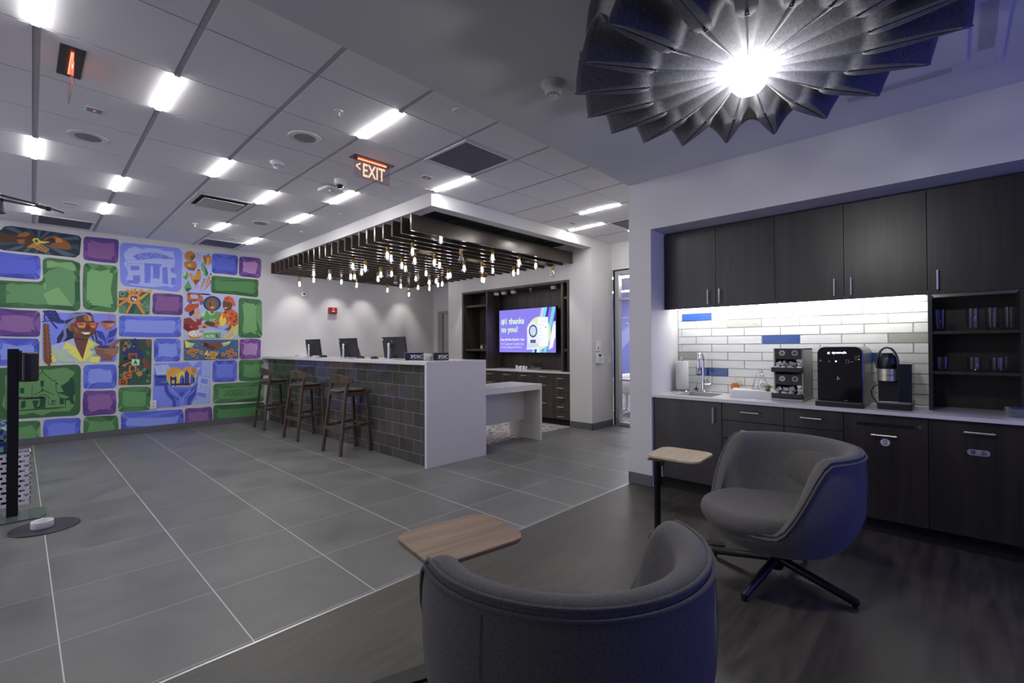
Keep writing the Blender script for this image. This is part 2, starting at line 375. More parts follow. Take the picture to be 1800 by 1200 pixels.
# ceilings
GX0, GXP, GY0, GYP = 0.06, 0.6125, 2.88, 0.617
def shx(x, y): return x+0.012*(y-4.1)
c = MB(); g = 0.017; h = 0.0045
for i in range(-6, 17):
    for j in range(-1, 11):
        x0, x1 = GX0+GXP*i+g, GX0+GXP*(i+1)-g; y0, y1 = GY0+GYP*j+h, GY0+GYP*(j+1)-h
        y0 = max(y0, 2.29)
        if j == 10: y1 = MURY+.05
        if i == -6: x0 = WALLX0
        if x0 > 3.2 and y0 > 4.25 and x1 < 6.15: continue
        vs = [(shx(x, y), y, z) for z in (CEIL, CEIL+.015) for x, y in ((x0, y0), (x1, y0), (x1, y1), (x0, y1))]
        c.add(vs, [(0, 3, 2, 1), (0, 1, 5, 4), (1, 2, 6, 5), (2, 3, 7, 6), (3, 0, 4, 7)], 0)
c.box((WALLX0, 2.29, CEIL+0.003), (10.2, MURY+.1, CEIL+0.05), 1)
struct(c.build('ceiling', [CTILE, TRACK]))
struct(MB().box((WALLX0, BACKY-.15, LOWC), (KX+0.001, 2.29, CEIL+0.05)).build('ceiling.001', SOFFIT))
# recess door
DOORM = mat('grey_door_paint', rgb(176, 172, 170), 0.45, var=0.02, vscale=4)
FRM = mat('taupe_door_frame', rgb(150, 146, 144), 0.4, var=0.02, vscale=6)
d = thing('door_1', 'grey flush door in the shadowed recess beside the media wall', 'door', (6.86, 8.4, 0))
d['kind'] = 'structure'
MB().box((0.03, -0.36, 0.01), (0.07, 0.36, 2.09)).build('door_leaf', DOORM, d)
MB().box((-0.025, 0.36, 0), (0.12, 0.52, 2.15)).box((-0.025, -0.52, 0), (0.12, -0.36, 2.15)).box((-0.025, -0.36, 2.09), (0.12, 0.36, 2.15)).build('door_frame', FRM, d, bevel=0.006)
MB().lathe([(0.026, 0), (0.026, .012), (0.01, .014), (0.01, .045)], axis=0, seg=12, c=(-0.03, -.29, 1.0)).tube([(-.03, -.29, 1.0), (-.03, -.17, 1.0)], .009).build('door_handle', STEEL, d)
# glazed office front
PANE = glassmat('office_glass', (0.98, 0.98, 0.99), 0.02, 0.0)
gw = thing('window_1', 'aluminium framed glass office front beside the white pier', 'window', (6.80, 3.6, 0)); gw['kind'] = 'structure'
f = MB(); ys = 4.094-3.6
f.box((0, ys-0.07, 0.0), (0.10, ys, GT)).box((0, -1.3, GT-0.065), (0.10, ys-.07, GT)).box((0.0, -1.3, 0.012), (0.10, ys-.07, 0.064)).box((0.01, -1.3, 2.072), (0.09, ys-.07, 2.109)).box((0.01, -1.3, 0.739), (0.09, ys-.07, 0.776))
f.box((0, -0.55, 0.012), (0.10, -0.48, GT))
f.build('window_frame', ALU, gw, bevel=0.003)
MB().box((0.045, -1.3, 0.064), (0.051, ys-.07, GT-.065)).build('glass_pane', PANE, gw)
MB().box((0.02, ys, 0), (0.09, 4.14-3.6, GT)).box((0.02, ys-.3, GT), (0.09, 4.14-3.6, GT+.02)).build('shadow_gap_trim', BLACKP, gw)
# unseen window added behind the viewer to let in the blue light
sw = thing('added_window_2', 'added unseen window behind the seating for the blue cast', 'window', (2.95, BACKY, 0)); sw['kind'] = 'structure'
f = MB()
for x in (-.95, -.03, .89): f.box((x, -0.1, .3), (x+.06, -.03, 2.6))
f.box((-.95, -.1, 2.54), (.95, -.03, 2.6)).box((-.95, -.1, .3), (.95, -.03, .36))
f.build('window_frame', ALU, sw, bevel=0.003)
MB().box((-.9, -.07, .36), (.9, -.064, 2.54)).build('glass_pane', PANE, sw)
# ================================================================ painted mural on the far wall
MK = 1.65
def mcol(c):
    l = rgb(*c); g = .3*l[0]+.55*l[1]+.15*l[2]
    return tuple(min(0.88, (x*.92+g*.08)*MK) for x in l)
class Mural:
    def __init__(self): self.mb = MB(); self.mats = []; self.idx = {}; self.layer = 0; self.z = (0, 380, 3.0)
    def mi(self, c):
        if c not in self.idx:
            self.idx[c] = len(self.mats)
            self.mats.append(mat('mural_paint_%02x%02x%02x' % c, mcol(c), 0.62, var=0.03, vscale=60, spec=0.3))
        return self.idx[c]
    def zoom(self, x0, y0, s):
        self.z = (x0, y0, s); self.layer = max(8, self.layer if s < 4 else 8)
    def w(self, x, y):
        p = aty(self.z[0]+x/self.z[2], self.z[1]+y/self.z[2], MURY); return p.x, p.z
    def poly(self, pts, c, up=True):
        if up: self.layer += 1
        yy = MURY-0.0012-0.0001*self.layer
        q = [self.w(x, y) for x, y in pts]
        a = sum(q[i][0]*q[(i+1) % len(q)][1]-q[(i+1) % len(q)][0]*q[i][1] for i in range(len(q)))
        if a < 0: q.reverse()
        self.mb.add([(x, yy, z) for x, z in q], [tuple(range(len(q)))], self.mi(c))
    def line(self, pts, wd, c):
        self.layer += 1
        for (x0, y0), (x1, y1) in zip(pts, pts[1:]):
            l = hypot(x1-x0, y1-y0) or 1; nx, ny = -(y1-y0)/l*wd/2, (x1-x0)/l*wd/2
            self.poly([(x0+nx, y0+ny), (x1+nx, y1+ny), (x1-nx, y1-ny), (x0-nx, y0-ny)], c, False)
    def disc(self, x, y, rx, c, ry=None, n=18): self.poly(ell(x, y, rx, ry, n), c)
    @staticmethod
    def rquad(q, r=0.16, seg=5, wob=0.0, rng=None):
        """rounded four-corner outline, slightly hand-drawn"""
        out = []
        for i in range(4):
            p0, p1, p2 = Vector(q[i-1]), Vector(q[i]), Vector(q[(i+1) % 4])
            rr = r*min((p1-p0).length, (p2-p1).length)
            a = p1+(p0-p1).normalized()*rr; b = p1+(p2-p1).normalized()*rr
            for k in range(seg+1):
                t = k/seg; out.append(tuple(a*(1-t)**2+p1*2*t*(1-t)+b*t*t))
            if wob:
                out.append(tuple(p1*0.5+p2*0.5+Vector((rng.uniform(-wob, wob), rng.uniform(-wob, wob)))))
        return out
    def gem(self, q, cols, inset=0.16, seed=0, r=0.17, jag=0.05, nin=18):
        """a cut-gem panel: rounded outline, faceted rim, flat bright table"""
        rng = random.Random(seed*7+3); self.layer = 0
        out = self.rquad(q, r, 5, 3, rng)
        self.poly(out, cols[0])
        cx = sum(p[0] for p in q)/4; cy = sum(p[1] for p in q)/4
        dx = abs(q[1][0]-q[0][0]); dy = abs(q[3][1]-q[0][1]); ins = inset*.9*min(dx, dy)
        n = len(out); inn = []
        for i in range(n):
            x, y = out[i]; q_ = rng.uniform(1-jag*6, 1+jag*6); fx = 1-ins*2/dx*q_; fy = 1-ins*2/dy*q_
            inn.append((cx+(x-cx)*fx, cy+(y-cy)*fy))
        i = 0
        while i < n:
            st = rng.choice((1, 2, 2, 3)); j = min(i+st, n)
            a, b = out[i], out[j % n]; m = inn[((i+j)//2) % n]
            c = rng.choice(cols[2:] if len(cols) > 2 else cols[:1])
            if rng.random() < 0.75: self.poly([a]+[out[k % n] for k in range(i+1, j)]+[b, m], c)
            if rng.random() < 0.5:
                self.poly([b, inn[(i+j+1)//2 % n], m], rng.choice(cols[2:]))
            i = j
        self.poly(inn, cols[1])
M = Mural()
DB = [(62, 72, 160), (72, 84, 176), (52, 58, 140), (70, 82, 172), (80, 95, 185), (58, 66, 150)]           # deep blue
LB = [(74, 88, 180), (112, 128, 205), (64, 76, 165), (86, 102, 192), (98, 115, 200), (58, 68, 155)]       # light blue
PB = [(78, 90, 180), (95, 108, 195), (66, 78, 168), (88, 102, 190), (104, 118, 200), (58, 66, 150)]
GR = [(58, 100, 62), (82, 128, 78), (44, 78, 54), (52, 92, 58), (68, 112, 68), (96, 140, 88)]              # green
GL = [(58, 100, 62), (100, 145, 92), (40, 74, 50), (52, 92, 58), (72, 120, 72), (86, 132, 80)]
GD = [(46, 88, 52), (66, 112, 66), (40, 74, 48), (50, 92, 56), (56, 100, 60), (44, 80, 50)]
PU = [(72, 50, 112), (112, 74, 122), (78, 54, 118), (66, 46, 104), (88, 60, 118), (98, 66, 122)]            # purple
PL = [(92, 62, 122), (150, 112, 158), (80, 54, 112), (108, 74, 132), (120, 84, 140), (70, 48, 104)]
PM = [(84, 58, 118), (120, 84, 132), (76, 52, 110), (96, 66, 126), (108, 76, 132), (70, 48, 104)]
gems = [([(440,105),(628,122),(622,250),(438,230)], PU, .2, 1), ([(-30,183),(213,210),(212,335),(-30,316)], DB, .2, 2),
 ([(440,243),(622,262),(618,510),(436,490)], GL, .17, 3), ([(1118,194),(1256,208),(1252,312),(1116,300)], DB, .2, 4),
 ([(1262,210),(1378,222),(1374,328),(1259,316)], PL, .24, 5), ([(1116,312),(1364,334),(1362,428),(1112,404)], GD, .22, 6),
 ([(804,404),(965,415),(962,523),(802,516)], PU, .17, 7), ([(-30,482),(212,500),(212,636),(-30,632)], PM, .24, 8),
 ([(628,522),(958,531),(955,638),(626,634)], LB, .26, 9), ([(1258,428),(1381,440),(1383,642),(1257,640)], GL, .24, 10),
 ([(-30,641),(208,645),(205,782),(-30,790)], LB, .25, 11), ([(812,644),(954,647),(950,766),(811,768)], LB, .22, 12),
 ([(1262,648),(1377,647),(1374,751),(1262,755)], PL, .22, 13), ([(440,784),(614,780),(614,906),(440,912)], LB, .25, 14),
 ([(440,918),(612,917),(611,1042),(437,1056)], PM, .2, 15), ([(624,902),(797,897),(795,1022),(622,1033)], GR, .2, 16),
 ([(1120,762),(1251,758),(1250,869),(1119,875)], PB, .2, 17), ([(1259,757),(1389,754),(1389,865),(1259,869)], GR, .24, 18),
 ([(1125,884),(1396,868),(1393,975),(1122,989)], GR, .26, 19), ([(1124,996),(1396,979),(1396,1075),(1124,1095)], GD, .26, 20),
 ([(-40,1085),(213,1076),(218,1200),(-40,1215)], GR, .25, 21), ([(229,1072),(426,1061),(426,1180),(229,1195)], PB, .24, 22),
 ([(440,1058),(622,1049),(624,1160),(440,1175)], GR, .24, 23), ([(637,1034),(966,1017),(968,1120),(637,1145)], LB, .3, 24),
 ([(975,1012),(1118,1003),(1119,1100),(972,1110)], PM, .24, 25)]
for q, cs, ins, sd in gems: M.gem(q, cs, ins, sd)
# the L-shaped green stone
M.zoom(0, 390, 7.5)
M.poly([(565,500),(600,475),(660,470),(960,505),(1050,540),(1062,580),(1050,700),(1060,1100),(1050,1150),(1000,1175),(600,1145),(-40,1125),(-40,765),(240,780),(500,790),(555,770),(572,720),(560,600)], (54,92,58))
M.poly([(80,830),(140,808),(240,830),(380,815),(570,835),(600,780),(580,700),(640,640),(800,590),(960,630),(1010,720),(985,790),(995,910),(985,1060),(960,1110),(640,1085),(480,1090),(240,1060),(80,1070)], (82,124,80))
M.poly([(615,515),(680,512),(770,535),(940,530),(995,575),(1000,640),(960,650),(800,590),(620,610)], (104,142,92))
M.poly([(570,950),(765,858),(960,1110),(640,1090)], (106,144,92)); M.poly([(560,830),(605,785),(608,910)], (100,138,88))
for t in ([(565,600),(660,615),(570,700)],[(985,700),(1055,770),(1055,720)],[(960,640),(1040,700),(1000,720)],[(80,900),(145,940),(60,970)],[(0,780),(130,800),(60,830),(0,830)],[(985,790),(1055,780),(1050,1030),(990,1060)],[(250,1065),(340,1080),(300,1120)],[(690,1130),(745,1095),(960,1110),(990,1170)],[(0,1070),(80,1075),(200,1075),(120,1120),(0,1110)],[(570,470),(660,505),(780,530),(640,490)],[(955,510),(1050,560),(1050,640),(1000,600)]):
    M.poly(t, RNG.choice([(40,76,52),(46,84,56),(62,104,66)]))
# key panel
P0 = [(5,110),(60,60),(150,52),(1040,180),(1072,220),(1050,430),(990,470),(60,375),(-30,350),(-30,110)]
M.poly(P0, (34,44,54))
for i in range(14):
    a = 2*pi*i/14+.2; b = a+.2
    def ex(a):
        dx, dy = cos(a), sin(a)*0.5; best = 1e9
        for k in range(len(P0)):
            (x0, y0), (x1, y1) = P0[k], P0[(k+1) % len(P0)]; ex_, ey = x1-x0, y1-y0; den = dx*ey-dy*ex_
            if abs(den) < 1e-9: continue
            t = ((x0-500)*ey-(y0-250)*ex_)/den; s = ((x0-500)*dy-(y0-250)*dx)/den
            if t > 0 and -1e-6 <= s <= 1+1e-6: best = min(best, t)
        return (500+dx*best*.97, 250+dy*best*.97)
    M.poly([(500,250), ex(a), ex(b)], (62,80,94) if i % 3 else (48,64,78))
M.poly([(-30,150),(220,170),(330,125),(430,150),(430,285),(345,335),(220,270),(-30,262)], (72,46,30))
M.poly([(220,195),(250,160),(340,125),(410,160),(340,195)], (132,88,48)); M.poly([(215,232),(330,225),(322,290),(250,290)], (122,80,44))
M.poly([(350,335),(430,280),(545,292),(655,360),(605,402),(490,375),(430,342)], (150,108,60))
for k in range(4): M.line([(440+45*k,345-17*k),(560+35*k,395-12*k)], 9, (78,50,32))
M.poly([(565,245),(600,205),(740,185),(800,210),(910,275),(945,360),(860,365),(790,355),(640,310),(690,285),(745,262),(680,235)], (124,74,38)); M.poly([(730,205),(800,215),(835,265),(740,275)], (160,110,58)); M.poly([(600,235),(680,205),(735,235),(690,255)], (60,40,30))
M.poly([(425,240),(445,215),(500,212),(530,250),(650,262),(650,272),(560,285),(525,280),(500,298),(465,290)], (186,164,52)); M.poly([(452,246),(478,230),(502,245),(498,275),(475,275)], (60,60,44))
# stadium / arena panel
M.zoom(200, 420, 8.57)
M.poly(M.rquad([(85,45),(1035,140),(1018,805),(98,700)], .16), (104,116,196))
M.poly([(150,230),(220,140),(310,112),(440,152),(510,130),(700,150),(740,180),(895,185),(915,300),(925,320),(910,420),(870,500),(950,545),(940,580),(860,590),(865,690),(920,700),(870,730),(780,705),(600,725),(420,708),(250,692),(180,610),(212,520),(190,440),(145,370),(182,330)], (140,150,214))
A1 = (92,104,186)
for p in ([(285,258),(360,225),(490,205),(620,205),(800,250),(920,305),(800,302),(600,290),(430,310),(350,310)],[(460,360),(560,372),(555,660),(465,660)],[(590,400),(695,410),(690,598),(590,590)],[(730,430),(805,420),(820,682),(735,670)],[(558,368),(720,382),(720,412),(560,402)],[(255,402),(385,405),(385,472),(255,470)],[(285,550),(395,546),(395,652),(300,640)],[(200,618),(300,620),(382,660),(380,680),(220,665)],[(858,430),(915,440),(910,496),(860,495)],[(865,585),(925,590),(925,682),(865,685)]): M.poly(p, A1)
for p in ([(495,290),(595,210)],[(595,210),(700,295)],[(715,225),(715,295)],[(490,208),(490,292)],[(380,225),(385,265),(430,305)],[(830,268),(830,300)],[(385,228),(490,285)]): M.line(p, 8, (140,150,214))
for p in ([(200,312),(440,318)],[(200,372),(440,372)],[(205,312),(210,600)]): M.line(p, 4, A1)
for x in (555,605,650,700): M.line([(x,600),(x,670)], 18, (140,150,214))
# sunburst panel with the bank mark
M.poly(M.rquad([(75,780),(550,800),(540,1138),(70,1118)], .1), (54,92,72))
for t in ([(400,1000),(540,850),(540,1100)],[(250,980),(330,980),(300,1120),(200,1120)],[(90,850),(200,900),(80,1000)],[(330,790),(470,800),(380,860)]): M.poly(t, RNG.choice([(40,70,58),(80,124,88),(66,108,78)]))
for a, b, wd in (((300,900),(200,760),34),((300,900),(265,755),26),((300,900),(325,745),30),((300,900),(430,765),46),((300,900),(55,900),42),((220,930),(170,935),30),((170,935),(55,1015),36),((290,930),(190,1115),34),((330,930),(460,1130),44),((350,930),(425,990),24)): M.line([a,b], wd, (184,112,44))
M.poly([(380,880),(520,795),(480,775),(572,764),(560,832),(538,808),(395,930)], (186,128,46))
M.poly(M.rquad([(212,840),(388,845),(382,975),(218,968)], .25), (190,126,44)); M.poly(M.rquad([(254,860),(352,864),(350,942),(258,938)], .2), (36,44,100))
for p in ([(275,882),(298,882),(298,920),(275,918)],[(318,895),(342,900),(340,934),(318,930)],[(305,880),(312,880),(310,940),(303,940)]): M.poly(p, (200,205,190))
M.disc(130, 825, 44, (110,160,110), 40); M.disc(130, 825, 34, (54,92,72), 30)
for y in (1020,1048,1075,1100): M.disc(125, y, 55, (96,146,100), 16); M.disc(125, y-2, 44, (54,92,72), 9)
M.line([(430,1015),(460,945),(530,1018),(430,1015),(437,1080),(528,1080),(528,1020)], 9, (100,150,106)); M.line([(462,1020),(462,1080)], 8, (100,150,106)); M.line([(498,1020),(498,1080)], 8, (100,150,106))
M.layer = 20
# harvest panel
M.zoom(310, 430, 11.25)
M.poly(M.rquad([(125,130),(690,165),(682,1005),(128,940)], .1), (142,152,214))
OC, OD, OL = (150,98,40), (104,66,32), (178,128,56)
M.disc(267,222,106,OC,98); M.poly([(270,230),(370,190),(370,260),(310,320)], OD); M.poly([(265,280),(285,262),(308,330),(275,335)], (64,110,64))
M.poly([(142,370),(205,322),(380,328),(415,420),(352,515),(255,505),(165,430)], OC); M.poly([(165,430),(290,465),(400,440),(352,515),(255,505)], OD); M.poly([(215,380),(300,370),(290,450),(215,425)], OL)
M.poly([(522,230),(558,202),(690,228),(692,350),(645,402),(572,395),(545,330)], OC); M.poly([(545,260),(575,250),(580,390),(560,370)], OD); M.poly([(610,240),(660,250),(640,395),(590,390)], OL); M.poly([(610,222),(622,180),(650,185),(635,222)], (50,90,54))
for i, (x, y) in enumerate(((432,165),(405,195),(465,215),(405,250),(470,262),(405,305),(472,315))): M.poly([(x-22,y-18),(x+4,y-8),(x+22,y+18),(x-4,y+8)] if i % 2 else [(x+22,y-18),(x-4,y-8),(x-22,y+18),(x+4,y+8)], (140,108,58))
M.line([(435,180),(445,350)], 5, (120,96,60))
M.poly([(480,395),(520,335),(562,400),(632,565),(600,630),(525,592)], (84,134,84)); M.poly([(560,400),(632,565),(600,630),(575,560)], (44,80,58)); M.poly([(500,500),(550,560),(530,590)], (140,180,130))
for p in ([(195,505),(246,612),(190,690),(118,630)],[(242,700),(306,862),(222,935),(154,850),(172,800)]): M.poly(p, (80,132,78))
M.poly([(195,505),(180,600),(118,630)], (150,190,145)); M.poly([(246,612),(190,690),(140,650),(200,660)], (40,78,52)); M.poly([(215,850),(306,862),(222,935),(170,890)], (42,82,52))
M.poly([(250,540),(370,632),(408,500),(440,480),(482,540),(492,620),(480,690),(380,800),(312,725),(270,640)], (172,116,44)); M.poly([(330,700),(400,690),(480,690),(380,800)], OD); M.poly([(290,630),(370,632),(330,680)], OL)
M.line([(370,790),(380,860)], 9, OC); M.line([(400,790),(435,860)], 9, OC); M.poly([(410,490),(445,478),(480,520),(440,520)], (110,66,38))
for p in ([(520,715),(565,722),(455,942)],[(635,615),(688,640),(545,850)],[(645,735),(685,765),(510,945)]): M.poly(p, (170,104,50))
for p in ([(525,700),(530,650),(550,690),(585,655),(560,715)],[(665,605),(670,540),(705,580),(685,620)],[(655,730),(665,700),(710,715),(685,755)]): M.poly(p, (60,108,72))
# community panel
M.zoom(310, 510, 9.23)
M.poly(M.rquad([(118,30),(1002,92),(1000,782),(118,782)], .06), (146,156,218))
M.poly([(176,38),(380,58),(430,108),(452,190),(168,184)], (164,86,36))
for t in ([(180,45),(250,55),(200,100)],[(340,60),(380,60),(370,130)],[(250,150),(330,140),(300,188)]): M.poly(t, (112,54,30))
M.poly([(222,72),(330,76),(365,100),(330,140),(240,132)], (130,150,215)); M.poly([(378,82),(428,132),(375,132)], (80,92,130))
for x, y in ((228,188),(405,205)): M.disc(x,y,30,(40,46,84)); M.disc(x,y,16,(90,110,190))
M.disc(580,216,146,(46,48,74),124,26); M.disc(580,222,108,(84,80,82),100)
M.poly([(385,405),(440,338),(540,328),(640,338),(722,362),(690,480),(600,520),(470,500)], (78,136,82)); M.poly([(385,405),(440,335),(475,345),(450,432)], (156,182,136)); M.poly([(500,335),(640,338),(600,400),(540,400)], (150,176,128)); M.poly([(540,325),(620,325),(600,378),(560,378)], (124,80,42))
for x, y in ((555,465),(590,465),(625,465),(560,490),(600,490)): M.poly([(x-14,y),(x+14,y),(x,y+18)], (190,205,160))
M.disc(580,245,66,(128,82,40),78); M.poly([(525,210),(560,180),(570,260),(530,270)], (96,60,36)); M.poly([(548,272),(615,272),(585,294)], (225,220,205)); M.line([(535,222),(562,222)],8,(50,34,28)); M.line([(598,222),(628,222)],8,(50,34,28))
M.poly([(388,440),(450,470),(400,520),(365,480)], (120,80,42))
M.poly([(120,460),(220,440),(310,520),(330,450),(402,500),(412,560),(342,642),(182,672),(112,620)], (124,48,46)); M.poly([(125,540),(230,560),(250,640),(182,672),(112,620)], (98,34,40)); M.poly([(210,570),(265,590),(230,615)], (180,100,46))
M.poly([(290,318),(360,290),(378,370),(372,420),(332,440),(330,500),(312,522),(240,402)], (176,136,122)); M.poly([(200,362),(290,310),(288,372),(232,425),(205,400)], (56,38,48)); M.poly([(128,300),(190,226),(362,210),(366,250),(350,282),(202,356),(140,340)], (158,66,44)); M.poly([(345,398),(368,398),(350,412)], (228,222,215))
M.poly([(340,580),(460,530),(542,570),(505,612),(385,622)], (172,126,114))
M.poly([(700,372),(830,338),(890,290),(1000,380),(996,560),(900,602),(850,652),(622,610),(610,520),(660,500)], (172,84,34))
for x, y in ((760,380),(830,400),(900,380),(960,420),(880,450),(940,500),(860,520),(920,560),(790,350),(980,470)): M.poly([(x-26,y+20),(x+26,y+20),(x,y-24)], RNG.choice([(126,44,28),(206,124,52),(104,34,28)]))
M.poly([(750,190),(770,168),(892,200),(912,250),(880,312),(832,342),(780,322),(752,270)], (98,62,38)); M.poly([(770,282),(826,276),(806,298),(780,298)], (228,222,210)); M.line([(768,222),(792,222)],8,(36,26,24)); M.line([(820,226),(848,226)],8,(36,26,24))
M.poly([(758,172),(780,112),(850,90),(922,130),(962,256),(918,252),(890,192),(800,170)], (172,74,30)); M.poly([(795,135),(850,132),(830,152)], (60,36,36))
M.poly([(445,525),(500,498),(600,520),(622,545),(612,600),(540,578),(480,560)], (84,52,34)); M.poly([(415,590),(470,575),(480,610),(430,612)], (96,60,38))
M.poly([(690,480),(715,420),(740,370),(762,470),(790,420),(812,510),(772,590),(708,575)], (220,180,48)); M.poly([(650,552),(750,580),(850,540),(842,602),(765,642),(682,622)], (124,144,214)); M.poly([(770,640),(830,610),(880,560),(890,620),(850,655)], (100,62,38))
M.poly([(735,765),(862,690),(895,580),(915,555),(925,605),(902,700),(792,778)], (204,172,42)); M.poly([(812,815),(922,720),(950,590),(985,550),(997,572),(980,702),(882,802)], (214,182,46)); M.line([(850,790),(950,700),(980,580)], 7, (164,128,36))
M.disc(300,712,126,(196,166,70),66); M.poly([(185,735),(415,735),(370,785),(230,785)], (176,124,50)); M.disc(300,706,102,(214,210,216),46)
for x, y, c in ((250,700,(180,150,190)),(320,690,(120,110,180)),(350,725,(150,90,160)),(290,730,(130,160,120))): M.disc(x,y,16,c,10,8)
M.line([(365,695),(430,650)], 14, (90,96,120))
M.poly([(440,690),(725,682),(720,775),(452,782)], (96,146,96)); M.poly([(462,650),(725,682),(440,690)], (140,182,132)); M.poly([(610,715),(650,700),(700,760),(640,770)], (50,92,62))
# handshake and flowers panel
M.poly(M.rquad([(118,802),(1002,800),(1002,1112),(118,1140)], .07), (62,86,122))
for k in range(46):
    x = RNG.choice((RNG.uniform(135,440), RNG.uniform(720,985))); y = RNG.uniform(830,1105); a = RNG.uniform(0, 3.1); l = RNG.uniform(16,34)
    M.poly([(x-l*cos(a),y-l*sin(a)),(x-5*sin(a),y+5*cos(a)),(x+l*cos(a),y+l*sin(a)),(x+5*sin(a),y-5*cos(a))], RNG.choice([(44,80,66),(96,140,110),(150,180,140),(58,104,84)]))
M.poly([(382,882),(440,840),(540,862),(690,835),(742,870),(662,950),(562,972),(480,932)], (110,68,42)); M.poly([(440,840),(530,880),(500,930),(430,890)], (58,38,30)); M.poly([(500,900),(600,900),(640,945),(562,972),(490,935)], (84,50,32)); M.poly([(382,882),(440,860),(430,890)], (170,100,46))
for p in ([(130,800),(205,850),(300,862),(252,922),(150,932)],[(730,860),(885,820),(850,872),(772,912)],[(480,985),(510,975),(500,1030),(440,1060)]): M.poly(p, (190,186,92))
M.poly([(190,880),(290,880),(240,925)], (120,168,120)); M.poly([(740,885),(840,860),(800,910)], (120,168,120))
for x, y in ((250,960),(200,1005),(270,1050),(315,985),(405,1005),(755,1040),(830,1010),(895,980),(945,1032),(875,1080)): M.disc(x,y,38,(176,112,46),34,9); M.disc(x,y,17,(120,70,34),13,7)
M.poly([(540,1005),(640,995),(632,1100),(556,1100)], (176,132,46)); M.poly([(520,1000),(560,990),(720,1000),(560,1012)], (160,150,90))
for x in (575,597,618): M.line([(x,1015),(x,1095)], 6, (110,80,36))
for x in (510,655): M.disc(x,1042,29,(200,168,56)); M.disc(x,1042,14,(176,132,46))
M.poly([(462,1088),(690,1110),(685,1122),(470,1106)], (190,150,52)); M.poly([(660,1040),(730,1015),(690,1100),(640,1105)], (52,64,130))
# woman with glasses
M.zoom(60, 530, 10)
M.poly(M.rquad([(145,185),(1440,215),(1448,1062),(148,1060)], .09), (104,116,200))
NV = (40,46,98)
M.poly([(140,160),(250,150),(382,158),(430,232),(462,310),(560,340),(540,382),(430,385),(332,350),(252,300)], NV); M.poly([(170,220),(195,225),(200,345),(178,345)], NV); M.poly([(240,290),(290,310),(425,472),(385,478)], NV); M.line([(135,355),(290,335)], 14, NV); M.line([(190,335),(260,270)], 10, NV)
for a, b in (((180,205),(390,200)),((220,260),(425,262)),((290,165),(400,320))): M.line([a,b], 6, (62,70,130))
HD, HL = (36,40,70), (104,110,158)
M.poly([(398,735),(405,632),(522,470),(700,470),(692,645),(560,700)], HD); M.poly([(512,470),(560,470),(575,620),(500,715),(450,730),(520,600)], HL)
M.poly([(1000,600),(1072,480),(1132,745),(1062,735)], HD); M.poly([(1030,580),(1065,560),(1095,730),(1062,735)], HL)
M.poly([(690,600),(962,640),(930,770),(852,1015),(740,800),(688,690)], (96,58,54)); M.poly([(700,600),(950,650),(860,690),(740,660)], (62,42,46))
M.poly([(738,250),(900,228),(1052,292),(1086,480),(1032,592),(902,662),(702,622),(690,520),(640,530),(580,440),(622,395),(722,350)], (94,62,46))
M.poly([(868,240),(936,235),(960,340),(880,340)], (132,92,46)); M.poly([(945,238),(990,250),(1012,340),(962,340)], (172,128,58)); M.poly([(738,250),(868,236),(880,330),(745,330)], (76,52,40)); M.poly([(660,420),(760,470),(780,560),(720,520)], (124,82,50)); M.poly([(905,400),(960,400),(980,500),(900,500)], (76,48,40)); M.poly([(585,440),(640,400),(650,520),(620,500)], (134,90,54))
M.poly([(522,470),(545,330),(640,202),(820,180),(985,190),(1052,260),(1060,360),(1030,280),(900,228),(742,262),(700,360),(600,420)], HL); M.poly([(545,335),(742,265),(700,290),(560,400)], HD); M.poly([(650,205),(860,215),(760,195)], HD); M.poly([(880,190),(985,195),(1050,280),(950,225)], HD)
M.poly([(620,402),(722,348),(930,368),(1142,368),(1120,420),(1092,482),(1000,474),(962,405),(930,400),(900,468),(780,466),(740,385)], (146,42,44))
M.poly([(755,378),(902,372),(898,440),(866,464),(786,456)], (176,128,70)); M.poly([(980,382),(1085,382),(1066,460),(1010,455)], (176,128,70)); M.poly([(770,405),(800,385),(870,395),(880,412)], (44,34,40)); M.poly([(985,410),(1010,395),(1066,405),(1066,418)], (44,34,40)); M.line([(758,345),(890,345)], 18, (52,40,42)); M.line([(970,352),(1050,345)], 14, (52,40,42))
M.poly([(815,538),(992,536),(960,576),(892,580)], (222,214,170)); M.poly([(860,585),(960,580),(940,605),(890,605)], (70,42,42)); M.poly([(882,480),(975,480),(960,502),(900,500)], (70,46,40))
M.poly([(285,1060),(310,765),(570,690),(690,642),(740,800),(852,1015),(862,1062)], (150,172,136)); M.poly([(325,765),(570,690),(692,648),(742,800),(592,872),(340,832)], (142,154,214)); M.poly([(860,1062),(852,1015),(958,645),(1152,760),(1175,960),(1142,1064)], (152,176,136))
YE = (196,188,76)
M.poly([(488,840),(572,700),(742,812),(852,1015),(832,1062),(580,872),(662,832)], YE); M.poly([(958,650),(1062,742),(962,832),(1032,890),(872,1052),(852,1015),(922,762)], YE); M.poly([(990,970),(1172,962),(1142,1066),(986,1066)], YE); M.poly([(292,1060),(312,930),(352,942),(402,1056)], YE); M.poly([(580,880),(740,1060),(690,1058),(580,960)], (142,154,214)); M.poly([(340,940),(480,1058),(410,1058)], (142,154,214)); M.poly([(960,832),(1060,832),(1062,856),(1000,858)], (110,122,205)); M.poly([(1035,920),(1140,925),(1120,960),(1035,958)], (110,122,205))
zz = []
for k in range(19):
    y = 390+k*38; cx = 208+(y-390)*0.055; hw = 38+20*min(1, k/14); zz.append((cx-hw-(16 if k % 2 else 0), y))
zz += [(230,1100),(262,1150),(300,1160),(280,1100)]
for k in range(18, -1, -1):
    y = 390+k*38; cx = 208+(y-390)*0.055; hw = 38+20*min(1, k/14); zz.append((cx+hw+(16 if k % 2 else 0), y))
